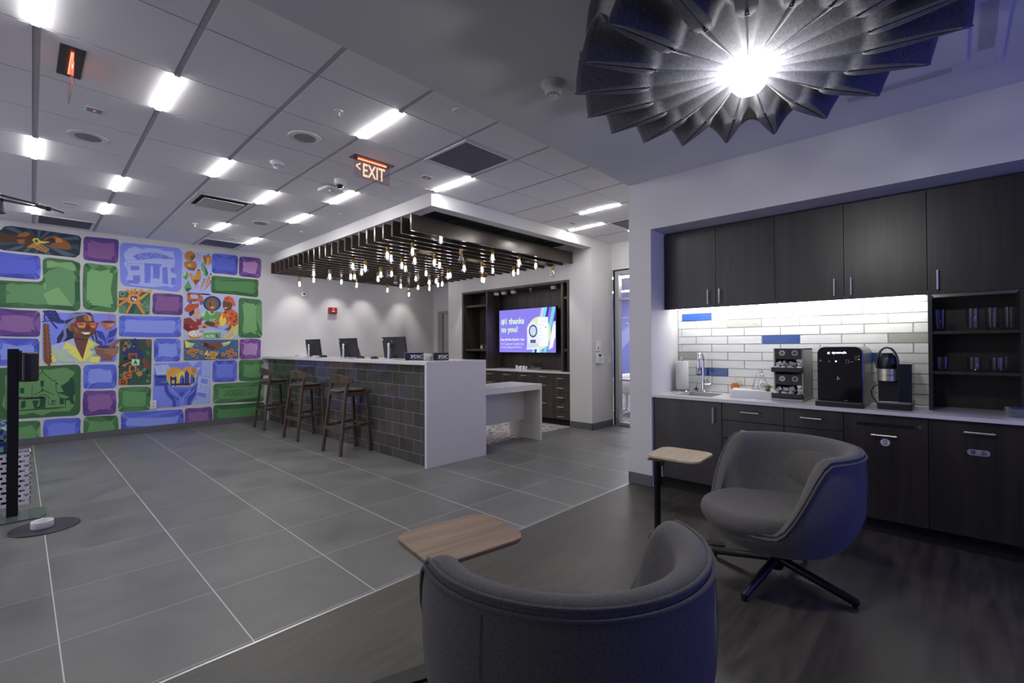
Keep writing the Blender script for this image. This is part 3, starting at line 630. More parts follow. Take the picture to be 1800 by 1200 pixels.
M.poly(zz, (102,62,36)); M.poly([(200,400),(225,400),(255,760),(262,1000),(235,1000),(225,700)], (124,78,40))
M.poly([(1162,362),(1300,400),(1432,362),(1402,420),(1345,472),(1350,492),(1245,492),(1250,472),(1195,425)], (146,92,62)); M.disc(1297,358,134,(132,84,60),28); M.disc(1297,356,104,(46,46,90),18); M.poly([(1280,400),(1420,380),(1380,440),(1290,440)], (176,116,74))
for a, b in (((1250,335),(1190,215)),((1292,340),(1300,215)),((1330,340),(1358,240)),((1355,340),(1435,235))): M.line([a,b], 7, (176,110,80)); M.disc(b[0],b[1],14,(186,116,70),14,8)
M.poly([(1052,812),(1120,830),(1400,830),(1490,802),(1472,902),(1372,985),(1382,1032),(1178,1032),(1192,990),(1092,922)], (112,76,70)); M.poly([(1230,830),(1490,815),(1472,902),(1400,960),(1240,900)], (134,94,78)); M.disc(1270,800,220,(136,96,80),42); M.disc(1270,796,172,(46,46,92),26)
M.poly([(1285,812),(1440,668),(1500,655),(1522,692),(1490,716),(1372,806)], (118,84,74))
LV = (52,58,138)
for p in ([(1078,498),(1202,530),(1252,640),(1250,700),(1130,612)],[(1288,640),(1312,530),(1462,455),(1442,562),(1382,622)],[(1072,655),(1190,702),(1222,800),(1120,745)],[(1278,735),(1308,662),(1402,640),(1372,702)]): M.poly(p, LV)
M.line([(1240,812),(1258,690),(1292,620)], 16, LV)
# graduate and letter blocks
M.zoom(200, 580, 6)
M.poly(M.rquad([(62,92),(402,96),(392,576),(48,582)], .06), (44,70,60))
for k in range(26):
    x = RNG.uniform(75,375); y = RNG.uniform(115,550); s = RNG.uniform(18,40); a = RNG.uniform(0,2)
    M.poly([(x+s*cos(a),y+s*sin(a)),(x+s*cos(a+2.1),y+s*sin(a+2.1)),(x+s*cos(a+4.2),y+s*sin(a+4.2))], RNG.choice([(34,56,50),(66,104,82),(84,128,98),(30,40,48)]))
M.disc(366,122,30,(110,72,58),28); M.line([(310,100),(322,140),(300,160),(318,200)], 9, (84,52,46)); M.line([(366,150),(360,180),(372,210)], 5, (84,52,46))
M.poly([(84,240),(110,215),(180,195),(272,195),(322,285),(252,292),(110,262)], NV); M.poly([(93,222),(104,150),(122,118),(146,128),(140,165),(116,222)], (146,92,62)); M.poly([(104,160),(138,155),(136,180),(106,180)], (34,30,44))
M.poly([(188,140),(246,145),(242,190),(212,212),(190,182)], (60,40,38)); M.poly([(202,165),(218,168),(210,180)], (220,215,205)); M.poly([(164,115),(225,85),(282,125),(216,156)], NV); M.poly([(185,140),(250,140),(246,165),(190,160)], (32,36,80)); M.line([(272,125),(262,180)], 5, (34,40,90))
M.poly([(148,243),(252,243),(246,308),(160,308)], (126,76,50)); M.poly([(172,262),(236,262),(232,300),(176,300)], (80,48,36))
M.disc(122,302,26,(34,34,44),20); M.poly([(78,372),(120,335),(190,318),(200,335),(140,360),(118,388)], (156,100,60)); M.line([(45,392),(80,360),(230,300)], 12, (34,30,34)); M.poly([(290,335),(320,288),(352,310),(382,372),(372,412),(322,392)], (104,62,46)); M.poly([(228,450),(262,430),(298,436),(302,472),(262,492)], (166,106,58))
for q, c in (([(190,306),(272,308),(268,372),(188,370)],(156,196,160)),([(160,374),(238,376),(236,438),(158,438)],(170,104,52)),([(100,437),(190,438),(188,508),(100,512)],(160,94,46)),([(48,512),(146,510),(142,580),(50,580)],(146,84,44))): M.poly(q, c)
# hands holding a heart skyline
M.zoom(260, 620, 8.18)
M.poly([(92,152),(400,140),(900,116),(905,200),(892,722),(640,742),(350,778),(70,800),(75,500)], (102,116,202)); M.poly([(770,122),(908,116),(896,722),(622,742),(700,600),(720,480),(770,300)], (132,146,218)); M.poly([(580,130),(730,124),(640,200)], (132,146,218)); M.poly([(700,210),(765,205),(700,290)], (146,158,222))
M.poly([(90,182),(290,165),(362,302),(130,312)], (150,162,224))
for y in (190,214,238,262): M.line([(120+(y-190)*.35,y),(200+(y-190)*.35,y-5)], 6, (90,104,190)); M.line([(225+(y-190)*.4,y-6),(290+(y-190)*.4,y-10)], 6, (90,104,190))
TW = (56,66,148)
M.poly([(82,318),(110,310),(120,325),(300,322),(300,462),(240,472),(100,474),(98,380)], TW); M.poly([(120,325),(300,322),(290,360),(140,362)], (40,44,104)); M.poly([(170,395),(280,392),(285,446),(182,446)], (38,42,98))
for i in range(4):
    for j in range(2): M.poly([(184+24*i,402+20*j),(200+24*i,402+20*j),(202+24*i,416+20*j),(186+24*i,416+20*j)], (110,122,200))
M.disc(382,308,122,(184,142,40),106,22); M.disc(592,300,116,(190,134,44),104,22); M.poly([(300,400),(480,255),(690,390),(640,482),(330,482)], (196,166,48)); M.poly([(282,270),(380,204),(430,215),(300,330)], (192,124,52)); M.poly([(420,330),(480,260),(560,300),(520,400),(430,420)], (206,176,60)); M.poly([(262,330),(330,440),(320,470),(270,400)], (140,166,110)); M.poly([(690,290),(705,330),(660,440),(640,440)], (140,166,120)); M.poly([(620,210),(690,250),(690,290),(640,290)], (152,122,38))
M.poly([(325,482),(642,478),(482,642)], (74,92,182)); M.poly([(325,482),(642,478),(600,510),(380,510)], (92,112,196)); M.poly([(440,590),(482,545),(530,585),(482,642)], (58,70,160))
SK = (38,42,100)
M.poly([(320,340),(335,332),(350,352),(385,350),(395,332),(410,338),(406,480),(385,480),(382,400),(362,382),(342,402),(342,480),(322,480)], SK)
for p, c in (([(455,462),(460,360),(490,310),(516,345),(516,462)],(66,78,160)),([(525,462),(528,290),(556,242),(592,305),(592,462)],(50,58,134)),([(604,462),(612,330),(636,298),(660,345),(668,380),(660,430)],(70,84,160)),([(492,465),(495,368),(520,368),(520,465)],SK),([(330,440),(605,436),(605,466),(332,466)],SK),([(640,360),(668,352),(668,420),(646,420)],SK)): M.poly(p, c)
M.line([(410,380),(450,430)], 5, SK)
M.poly([(232,450),(272,455),(300,530),(352,572),(442,642),(452,772),(350,778),(352,690),(270,602),(240,542)], (52,66,150)); M.poly([(282,470),(340,560),(442,640),(420,650),(330,590),(290,540)], (86,104,192)); M.poly([(375,640),(442,680),(450,770),(400,774),(400,700)], (84,100,186))
M.poly([(726,420),(732,500),(692,602),(622,692),(616,748),(520,752),(530,642),(610,560),(622,510),(680,460)], (52,66,150)); M.poly([(720,440),(660,560),(560,650),(540,640),(640,540)], (86,104,192)); M.poly([(525,660),(570,640),(560,750),(522,752)], (84,100,186))
M.poly([(732,316),(898,352),(850,642),(690,612)], (148,160,224)); M.line([(738,330),(894,352)], 9, (92,106,192)); M.poly([(765,365),(865,380),(850,450),(752,432)], (104,118,200))
for y in (470,492,514,540): M.line([(740-(y-470)*.2,y-8),(790-(y-470)*.2,y)], 7, (96,110,194)); M.line([(810-(y-470)*.2,y+2),(862-(y-470)*.2,y+12)], 7, (96,110,194))
M.poly([(712,562),(846,584),(828,634),(694,608)], (92,106,192)); M.poly([(650,660),(680,640),(720,650),(690,680)], (110,124,206))
# church panel
M.zoom(0, 620, 7.06)
M.poly(M.rquad([(-60,190),(1005,140),(995,775),(-60,835)], .13), (48,84,52))
M.poly([(62,290),(140,238),(500,200),(605,210),(810,180),(936,242),(882,310),(832,400),(932,480),(932,640),(862,722),(640,732),(522,776),(400,740),(290,770),(132,760),(20,650),(70,480)], (82,124,72))
DK = (30,62,46)
M.poly([(878,305),(905,310),(925,395),(932,500),(905,560),(936,640),(882,632),(862,590),(782,585),(862,545),(792,522),(700,492),(792,482),(752,410),(802,382),(850,350)], DK); M.line([(812,560),(812,650)], 14, DK)
for p, wd in (([(420,312),(515,250),(527,195),(538,250),(662,352)],9),([(660,345),(690,340),(700,470),(752,565)],8),([(420,522),(545,465),(672,522)],9),([(470,572),(490,535),(545,515),(600,540),(612,575)],8),([(400,400),(395,540),(430,560),(480,560)],8),([(600,590),(600,640)],8),([(640,590),(690,590),(690,640),(610,640)],7),([(80,470),(180,440)],6),([(75,480),(70,680)],6)): M.line(p, wd, DK)
for p in ([(495,652),(495,565),(540,540),(572,565),(560,652)],[(500,345),(546,342),(540,422),(504,422)],[(210,715),(450,690),(852,665),(700,692),(500,702),(220,722)],[(400,592),(482,590),(450,682),(425,682)],[(262,600),(316,590),(316,672),(264,695)],[(245,442),(300,432),(300,502),(250,502)],[(110,510),(132,508),(132,612),(110,612)],[(735,560),(795,560),(790,640),(745,640)],[(645,590),(675,590),(650,640),(640,635)],[(510,445),(540,440),(535,475),(512,478)],[(690,365),(720,375),(715,395),(690,390)],[(425,690),(500,650),(570,655),(560,680)]): M.poly(p, DK)
# lettering painted into the mural
def mtext(z, body, x, y, dx, dy, ux, uy, c, bold=0.0):
    """x,y baseline start; (dx,dy) run vector; (ux,uy) cap-height vector, all in crop units"""
    M.zoom(*z); M.layer = 95
    p = lambda a, b: Vector((M.w(a, b)[0], MURY-0.0012-0.0001*M.layer, M.w(a, b)[1]))
    o = p(x, y); text_on(M.mb, body, o, p(x+dx, y+dy)-o, p(x+ux, y+uy)-o, bold, M.mi(c))
ZG = (200, 580, 6)
for ch, x, y in (('A',206,362),('B',178,428),('C',124,496),('D',78,570)): mtext(ZG, ch, x, y, 44, 0, 0, -44, (26,26,30), 0.03)
ZH = (260, 620, 8.18)
mtext(ZH, 'AVONDALE', 1100, 634, 285, -22, 0, -106, (54,92,56)); mtext(ZH, 'EST', 1435, 545, 95, -8, 0, -38, (62,102,62)); mtext(ZH, '1889', 1438, 600, 90, -8, 0, -38, (66,108,66))
mtext((310, 510, 9.23), 'ACRC', 472, 772, 165, -6, 0, -48, (196,214,182), 0.02)
mu = M.mb.build('painted_mural', M.mats)
tag(mu, 'colourful painted mural of gem-shaped stones and neighbourhood scenes covering the far wall', 'mural')
# ================================================================ canopy, pendant bulbs, teller counter
DW0, DW1 = rgb(44, 39, 36), rgb(76, 69, 63)
DARKV = woodgrain('dark_stained_oak', DW0, DW1, 2, 0.42)
DARKH = woodgrain('dark_stained_oak_level', DW0, DW1, 1, 0.42)
BRONZE = mat('bronze_lacquered_slat', rgb(70, 62, 56), 0.22, 0.25, var=0.06, vscale=6, stretch=(1, 14, 14))
PLEN = mat('black_plenum', rgb(14, 14, 15), 0.85, var=0.1, vscale=10)
cb = thing('slatted_canopy', 'large ceiling canopy of dark bronze slats with white edge above the teller counter', 'ceiling canopy', (4.6, 6.6, 2.65))
def L(x, y, z): return (x-4.6, y-6.6, z-2.65)
f = MB()
xl = lambda y: 3.106+0.013*(y-4.162)
# white perimeter fascia
f.add([L(xl(4.162), 4.162, 2.87), L(3.26, 4.311, 2.87), L(3.26+.06, MURY, 2.87), L(xl(MURY), MURY, 2.87), L(xl(4.162), 4.162, CEIL+.01), L(3.26, 4.311, CEIL+.01), L(3.32, MURY, CEIL+.01), L(xl(MURY), MURY, CEIL+.01)],
      [(0, 1, 2, 3), (4, 7, 6, 5), (0, 3, 7, 4), (1, 5, 6, 2), (0, 4, 5, 1), (3, 2, 6, 7)])
f.add([L(xl(4.162), 4.162, 2.87), L(NX, 4.141, 2.87), L(NX, 4.311, 2.87), L(3.26, 4.311, 2.87), L(xl(4.162), 4.162, CEIL+.01), L(NX, 4.141, CEIL+.01), L(NX, 4.311, CEIL+.01), L(3.26, 4.311, CEIL+.01)],
      [(0, 1, 2, 3)[::-1], (4, 5, 6, 7), (0, 1, 5, 4), (1, 2, 6, 5), (2, 3, 7, 6), (3, 0, 4, 7)])
f.build('edge_fascia', WHITE, cb)
MB().box(L(3.25, 4.30, 2.985), L(6.86, MURY-.004, 3.015)).build('dark_ceiling_board', PLEN, cb)
p = MB()
for x in (3.77, 4.65, 5.72): p.tube([L(x, 4.32, 2.93), L(x, 9.1, 2.93)], .02, 8)
for y in (5.3055, 6.916, 8.527): p.tube([L(3.3, y, 2.915), L(6.1, y, 2.915)], .025, 8)
p.build('plenum_pipework', mat('dark_pipe', rgb(30, 30, 31), .6, .3, var=.1), cb)
NB = 23
for k in range(NB):
    y = 4.5+(8.93-4.5)*k/(NB-1); x0 = 3.067+0.01*(y-4.5)
    b = MB().box(L(x0, y-0.017, 2.648), L(6.155, y+0.017, 2.838))
    for x in (3.6, 5.6): b.box(L(x-.004, y-.004, 2.838), L(x+.004, y+.004, 2.99))
    b.build('slat', BRONZE, cb, bevel=0.003)
# recessed spots that graze the teller wall and the media wall
SPOTS = []
def spot(x, y, z, tgt, power, size=70, blend=0.5, col=(1, .95, .9)):
    MB().lathe([(.03, .01), (.045, .012), (.045, .085), (0, .085)], L(x, y, z), 14).build('downlight_can', BLACKM, cb)
    l = bpy.data.lights.new('downlight_beam', 'SPOT'); l.energy = power; l.spot_size = radians(size); l.spot_blend = blend; l.color = col; l.shadow_soft_size = 0.03
    o = bpy.data.objects.new('downlight_beam', l); COL.objects.link(o); o.location = (x, y, z)
    d = Vector(tgt)-Vector((x, y, z)); o.rotation_euler = d.to_track_quat('-Z', 'Y').to_euler(); return o
# bulbs
BGLASS = glassmat('clear_bulb_glass', (0.97, 0.97, 0.98), 0.16, 0.06)
FIL = emitmat('glowing_filament', (1.0, 0.95, 0.90), 24)
FOFF = mat('unlit_filament', rgb(150, 140, 128), .5, .3, var=.05)
BRASS = mat('aged_brass', rgb(132, 104, 62), 0.35, 0.9, var=0.1, vscale=40)
CORD = mat('black_cord', rgb(18, 17, 16), .7, var=.1)
bz = {0: 2.47, 1: 2.53, 2: 2.585}
BL = [(887,215,2,1),(755,272,1,1),(765,315,1,1),(638,290,1,1),(655,303,2,1),(980,300,0,0),(1127,300,1,1),(1250,325,0,1),(1328,337,2,1),(1407,372,0,0),(995,350,0,1),(857,322,1,1),(880,335,2,1),(705,337,1,1),(722,350,2,1),(477,340,1,1),(535,350,0,1),(518,368,2,1),(1078,355,1,1),(1128,360,2,1),(1225,372,0,1),(1246,366,1,1),(607,378,0,1),(595,398,0,1),(657,375,1,1),(467,388,1,1),(485,388,2,1),(370,388,0,1),(295,373,2,1),(295,403,1,1),(229,422,0,1),(424,412,2,1),(495,427,0,1),(638,450,0,1),(676,410,1,0),(700,432,2,1),(738,470,0,1),(770,397,2,1),(818,372,2,1),(781,438,1,1),(833,415,0,1),(833,442,1,1),(865,408,1,1),(873,425,2,1),(893,422,1,1),(920,385,0,1),(930,382,1,1),(1078,402,1,1),(1087,405,0,1)]
BL.sort()
ORD = 'first second third fourth fifth sixth seventh eighth ninth tenth eleventh twelfth thirteenth fourteenth fifteenth sixteenth seventeenth eighteenth nineteenth twentieth'.split()
def ordw(i):
    if i < 20: return ORD[i]
    t = ['twenty', 'thirty', 'forty'][(i+1)//10-2]
    u = (i+1) % 10
    return (t[:-1]+'ieth') if u == 0 else t+'-'+ORD[u-1]
bprof = [(0.0, -.058), (.012, -.057), (.026, -.05), (.037, -.036), (.040, -.02), (.036, 0.0), (.029, .025), (.024, .045), (.022, .06)]
lit_proto = off_proto = None
order = {0: 'on a long cord', 1: 'on a short cord', 2: 'tucked up between slats'}
nlit = 0
for k, (x, y, t, lit) in enumerate(BL):
    pos = atz(440+x/2.647, 340+y/2.647, bz[t])
    # hang in the gap between two slats
    pitch = (8.93-4.5)/(NB-1); j = round((pos.y-4.5-pitch/2)/pitch); 
    pos = aty(440+x/2.647, 340+y/2.647, 4.5+pitch/2+pitch*max(0, j))
    top = 2.984-pos.z
    if lit: lab = 'lit clear glass bulb under the slatted canopy, %s lit one from the left' % ordw(nlit); nlit += 1
    else: lab = {980: 'unlit clear glass bulb nearest the middle of the canopy front edge', 1407: 'unlit clear glass bulb hanging alone above the white pier end', 676: 'unlit clear glass bulb hanging deep in the canopy above the far wall'}[x]
    r = thing('pendant_bulb', lab, 'pendant light', pos, 0, 'glass pendant bulbs under the slatted canopy')
    MB().lathe(bprof, seg=14).build('bulb_glass', BGLASS, r)
    if lit:
        fm = MB(); fm.lathe([(0, -.036), (.012, -.032), (.015, -.02), (.015, .036), (0, .038)], seg=10); fm.build('filament', FIL, r)
    else:
        fm = MB()
        for a in range(4): fm.tube([(.010*cos(a*1.57), .010*sin(a*1.57), -.035), (.013*cos(a*1.57), .013*sin(a*1.57), 0), (.006*cos(a*1.57), .006*sin(a*1.57), .045)], .0012, 5)
        fm.build('filament', FOFF, r)
    MB().lathe([(.0, .05), (.0235, .052), (.0235, .115), (.019, .12), (0, .122)], seg=14).build('lamp_socket', BRASS, r)
    MB().tube([(0, 0, .12), (0, 0, top)], .004, 6).build('cord', CORD, r)

# teller counter
def brick_wall_mat():
    m = bpy.data.materials.new('charcoal_glazed_tile'); m.use_nodes = True; nt = m.node_tree; b = nt.nodes['Principled BSDF']
    tc = gnode(nt, 'ShaderNodeTexCoord'); sp = gnode(nt, 'ShaderNodeSeparateXYZ'); nt.links.new(tc.outputs['Object'], sp.inputs[0])
    cv = gnode(nt, 'ShaderNodeCombineXYZ'); nt.links.new(mth(nt, 'ADD', sp.outputs[1], 0.298*10-4.485+.149), cv.inputs[0]); nt.links.new(mth(nt, 'ADD', sp.outputs[2], 0.1517*4-.112), cv.inputs[1])
    br = gnode(nt, 'ShaderNodeTexBrick'); br.inputs['Scale'].default_value = 1; br.inputs['Brick Width'].default_value = .298; br.inputs['Row Height'].default_value = .1517; br.inputs['Mortar Size'].default_value = .002; br.inputs['Mortar Smooth'].default_value = 0.0
    br.inputs['Color1'].default_value = (*rgb(66, 63, 62), 1); br.inputs['Color2'].default_value = (*rgb(84, 80, 78), 1); br.inputs['Mortar'].default_value = (*rgb(142, 142, 144), 1); br.inputs['Bias'].default_value = -.2
    nt.links.new(cv.outputs[0], br.inputs['Vector']); nt.links.new(br.outputs['Color'], b.inputs['Base Color'])
    n = gnode(nt, 'ShaderNodeTexNoise'); n.inputs['Scale'].default_value = 7; n.inputs['Detail'].default_value = 2; nt.links.new(tc.outputs['Object'], n.inputs['Vector'])
    h = mth(nt, 'SUBTRACT', mth(nt, 'MULTIPLY', n.outputs['Fac'], .25), br.outputs['Fac'])
    bp = gnode(nt, 'ShaderNodeBump'); bp.inputs['Strength'].default_value = .18; bp.inputs['Distance'].default_value = .003; nt.links.new(h, bp.inputs['Height']); nt.links.new(bp.outputs[0], b.inputs['Normal'])
    nt.links.new(mth(nt, 'MULTIPLY_ADD', br.outputs['Fac'], .5, .1), b.inputs['Roughness'])
    b.inputs['Specular IOR Level'].default_value = .6
    return m
ct = thing('teller_counter', 'long white topped teller counter faced with charcoal tiles', 'counter', (3.46, 6.6, 0))
def C(x, y, z): return (x-3.46, y-6.6, z)
ZT = 1.157
tm = brick_wall_mat()
def tile_front():
    m = MB(); xs = lambda y: 3.088+.008*(y-4.18)
    m.add([(xs(4.18), 4.18, 0), (3.3, 4.18, 0), (3.3, MURY-.014, 0), (xs(MURY), MURY-.014, 0), (xs(4.18), 4.18, ZT-.042), (3.3, 4.18, ZT-.042), (3.3, MURY-.014, ZT-.042), (xs(MURY), MURY-.014, ZT-.042)],
          [(0, 3, 2, 1), (4, 5, 6, 7), (0, 1, 5, 4), (1, 2, 6, 5), (2, 3, 7, 6), (3, 0, 4, 7)])
    o = m.build('tiled_front', tm, ct); o.location = (-3.46, -6.6, 0); return o
tile_front()
MB().box(C(3.022, 4.14, ZT-.04), C(3.90, MURY-.002, ZT)).build('counter_top', QUARTZ, ct, bevel=.003)
MB().box(C(3.022, 4.14, 0), C(3.90, 4.18, ZT-.04)).build('end_panel', QUARTZ, ct, bevel=.003)
MB().box(C(3.3, 4.18, 0), C(3.34, MURY-.014, ZT-.042)).box(C(3.34, 4.18, .70), C(3.86, MURY-.014, .73)).build('inner_carcass', DARKV, ct)
# desk
dk = thing('desk', 'low white waterfall desk jutting out from the end of the teller counter', 'desk', (4.47, 4.5, 0))
def D(x, y, z): return (x-4.47, y-4.5, z)
MB().box(D(3.905, 4.21, .715), D(5.04, 4.80, .795)).build('desk_top', QUARTZ, dk, bevel=.003)
MB().box(D(5.0, 4.21, 0.002), D(5.04, 4.80, .715)).build('side_panel', QUARTZ, dk, bevel=.003)
MB().box(D(3.905, 4.50, .27), D(5.0, 4.53, .715)).build('modesty_panel', QUARTZ, dk, bevel=.002)
# black chair back peeking over the desk
ch = thing('office_chair', 'black office chair tucked behind the low white desk', 'chair', (4.3, 5.22, 0))
MB().prism(rrect(-.2, -.22, .2, .22, .1), .44, .50).build('seat', BLACKP, ch, bevel=.015)
m = MB(); rings = []
for z, s in ((.50, .16), (.60, .19), (.76, .20), (.86, .185), (.89, .14)):
    rings.append([(sx*s, -.24+oy+.05*(1-abs(sx)), z) for sx, oy in ((-1, 0), (-.5, 0), (0, 0), (.5, 0), (1, 0), (1, .03), (.5, .03), (0, .03), (-.5, .03), (-1, .03))])
m.loft(rings).build('backrest', mat('navy_chair_fabric', rgb(36, 38, 52), .9, var=.1, vscale=80), ch, subsurf=1)
MB().lathe([(.03, .08), (.03, .44)], seg=12).build('gas_column', BLACKM, ch)
st = MB()
for i in range(5):
    a = 2*pi*i/5; st.bar((0, 0, .09), (.27*cos(a), .27*sin(a), .065), .045, .03, w1=.028, h1=.02)
st.build('star_base', BLACKM, ch)
for i in range(5):
    a = 2*pi*i/5; MB().lathe([(0, -.012), (.026, -.011), (.026, .011), (0, .012)], (.27*cos(a), .27*sin(a), .03), 12, axis=1).build('caster', BLACKP, ch)

# monitors
MLAB = ['black flat monitor seen from behind, nearest the mural end of the teller counter', 'black flat monitor seen from behind, middle one of three on the teller counter', 'black flat monitor seen from behind, beside the small black signs']
SILV = mat('silver_plastic', rgb(190, 192, 198), .3, .6, var=.03)
MBLK = mat('charcoal_monitor_shell', rgb(34, 34, 37), .5, var=.06, vscale=50)
for i, (y, lab) in enumerate(((7.83, MLAB[0]), (6.61, MLAB[1]), (5.36, MLAB[2]))):
    t = thing('monitor', lab, 'monitor', (3.42, y, ZT), 0.0, 'monitors on the teller counter')
    tilt = .04
    m = MB(); m.add([(-.0+tilt*0-.012+dx, yy, z) if False else (dx-tilt*(z/.29), yy, z) for dx in (-.012, .014) for yy, z in ((-.265, .012), (.265, .012), (.265, .292), (-.265, .292))],
        [(0, 3, 2, 1)[::-1], (4, 5, 6, 7)[::-1], (0, 1, 5, 4)[::-1], (1, 2, 6, 5)[::-1], (2, 3, 7, 6)[::-1], (3, 0, 4, 7)[::-1]])
    m.build('back_shell', MBLK, t, bevel=.004)
    m = MB(); m.add([(.0152-tilt*(z/.29), yy, z) for yy, z in ((-.258, .02), (.258, .02), (.258, .286), (-.258, .286))], [(0, 1, 2, 3)]); m.build('screen', emitmat('bluish_screen_glow', (.55, .6, 1), .8), t)
    MB().lathe([(0, 0), (.019, 0), (.019, .205), (.016, .21), (0, .21)], (-.075, .05, 0), 14).build('stand_column', SILV, t)
    MB().bar((-.075, .05, .17), (-.02, 0, .165), .03, .03).build('stand_arm', BLACKP, t)
    MB().prism(rrect(-.10, -.10, .06, .14, .03), 0, .008).build('stand_foot', SILV, t)
    lg = MB(); lg.prism(ell(.0, .235, .016, .016, 18), 0, 1, 0) if False else None
    ring = []
    zc = .235
    for j in range(18):
        a = 2*pi*j/18; ring.append(a)
    rg = MB()
    for j in range(18):
        a, b = 2*pi*j/18, 2*pi*(j+1)/18; vs = []
        for q, r_ in ((a, .017), (b, .017), (b, .0145), (a, .0145)):
            z = zc+r_*sin(q); vs.append((-.0135-tilt*(z/.29), .03+r_*cos(q), z))
        rg.add(vs, [(0, 1, 2, 3)])
    text_on(rg, 'D', (-.0135-tilt*(.227/.29), .037, .227), (0, -.014, 0), (-.002, 0, .016), .04)
    rg.build('round_emblem', mat('pale_emblem', rgb(170, 172, 178), .4, .3), t)
    mb2 = MB()
    for q in range(4): mb2.box((-.02, .03-.025*q, .012), (-.012, .045-.025*q, .05))
    mb2.tube([(-.02, 0, .03), (-.05, .02, .012), (-.06, .06, .004)], .004, 6).build('cable_ports', BLACKP, t)
    MB().box((-.0145-tilt*.88, .235, .25), (-.0125-tilt*.88, .255, .268)).build('asset_sticker', WPLAST, t)
# small things along the counter
for x, y, lab in ((569, 628.5, 'black domed card reader beside the monitor nearest the mural'), (634, 630.5, 'black domed card reader beside the middle monitor'), (658, 631, 'black domed card reader between the middle and the near monitor')):
    p = atx(x, y, 3.36); t = thing('card_reader', lab, 'card reader', (3.36, p.y, ZT), 0, 'card readers on the teller counter')
    MB().lathe([(0, .034), (.03, .033), (.055, .026), (.066, .01), (.066, 0), (0, 0)], seg=18, sx=.75).build('dome_body', BLACKP, t)
    MB().lathe([(.067, .0), (.07, .002), (.067, .006)], seg=18, sx=.75).build('base_ring', BLACKM, t)
for x, y, s, lab in ((555, 628, .05, 'small stack of white slips between the first two monitors'), (521, 626, .045, 'small white slip holder near the mural end of the counter')):
    p = atx(x, y, 3.2); o = MB()
    for k in range(6): o.box((-s*.6+.001*(k % 3), -s, k*.005), (s*.6, s+.001*(k % 2), k*.005+.004))
    o = o.build('paper_slips', WPLAST, None, (3.2, p.y, ZT)); tag(o, lab, 'paper')
p = atx(589, 626, 3.75); o = MB().prism([(-.06, 0), (.06, 0), (.02, .14), (-.03, .13)], -.06, .06, 1).build('desk_phone', mat('grey_phone', rgb(84, 84, 86), .5, var=.05), None, (3.75, 7.05, ZT)); tag(o, 'grey angled desk phone half hidden behind the middle monitor', 'telephone')
SIGNB = mat('black_acrylic_sign', rgb(20, 20, 22), .6, var=.05, vscale=30); SIGNT = mat('white_sign_print', rgb(210, 212, 220), .5, var=.02)
ACR = glassmat('clear_acrylic', (0.93, 0.94, 0.95), 0.16, 0.05)
def fdic(x, y, w, rz, lab):
    t = thing('counter_sign', lab, 'sign', (x, y, ZT), rz, 'small black signs on the teller counter')
    MB().box((-w/2, -.004, 0.004), (w/2, .006, .092)).build('sign_panel', SIGNB, t, bevel=.001)
    MB().box((-w/2-.004, .006, 0), (w/2+.004, .016, .096)).box((-w/2, -.03, 0), (w/2, .016, .004)).build('acrylic_stand', ACR, t)
    m = MB(); text_on(m, 'FDIC', (-w*.16, -.0046, .026), (w*.60, 0, 0), (0, 0, .040), .03)
    for j in range(9):
        a, b = -1.1+2.2*j/9, -1.1+2.2*(j+1)/9
        m.add([(-w*.30+r_*cos(q)*.03, -.0046, .044+.026*r_*sin(q)) for q, r_ in ((a, 1), (b, 1), (b, .8), (a, .8))], [(0, 3, 2, 1)])
    m.box((-w*.16, -.0046, .018), (w*.42, -.0044, .020)); m.build('lettering', SIGNT, t)
fdic(3.20, 4.62, .22, -.35, 'black lettered sign on the counter, the one next to the near monitor')
fdic(3.36, 4.32, .205, -.05, 'black lettered sign at the very end of the teller counter')
t = thing('leaflet_holder', 'clear acrylic leaflet holder between the two black counter signs', 'leaflet holder', (3.235, 4.42, ZT), -.1)
MB().box((-.06, 0, 0), (.06, .004, .09)).box((-.06, -.05, 0), (.06, 0, .004)).box((-.06, -.05, 0), (.06, -.046, .05)).build('acrylic_body', ACR, t)
MB().box((-.052, -.02, .004), (.052, -.012, .085)).build('leaflet_stack', WPLAST, t)

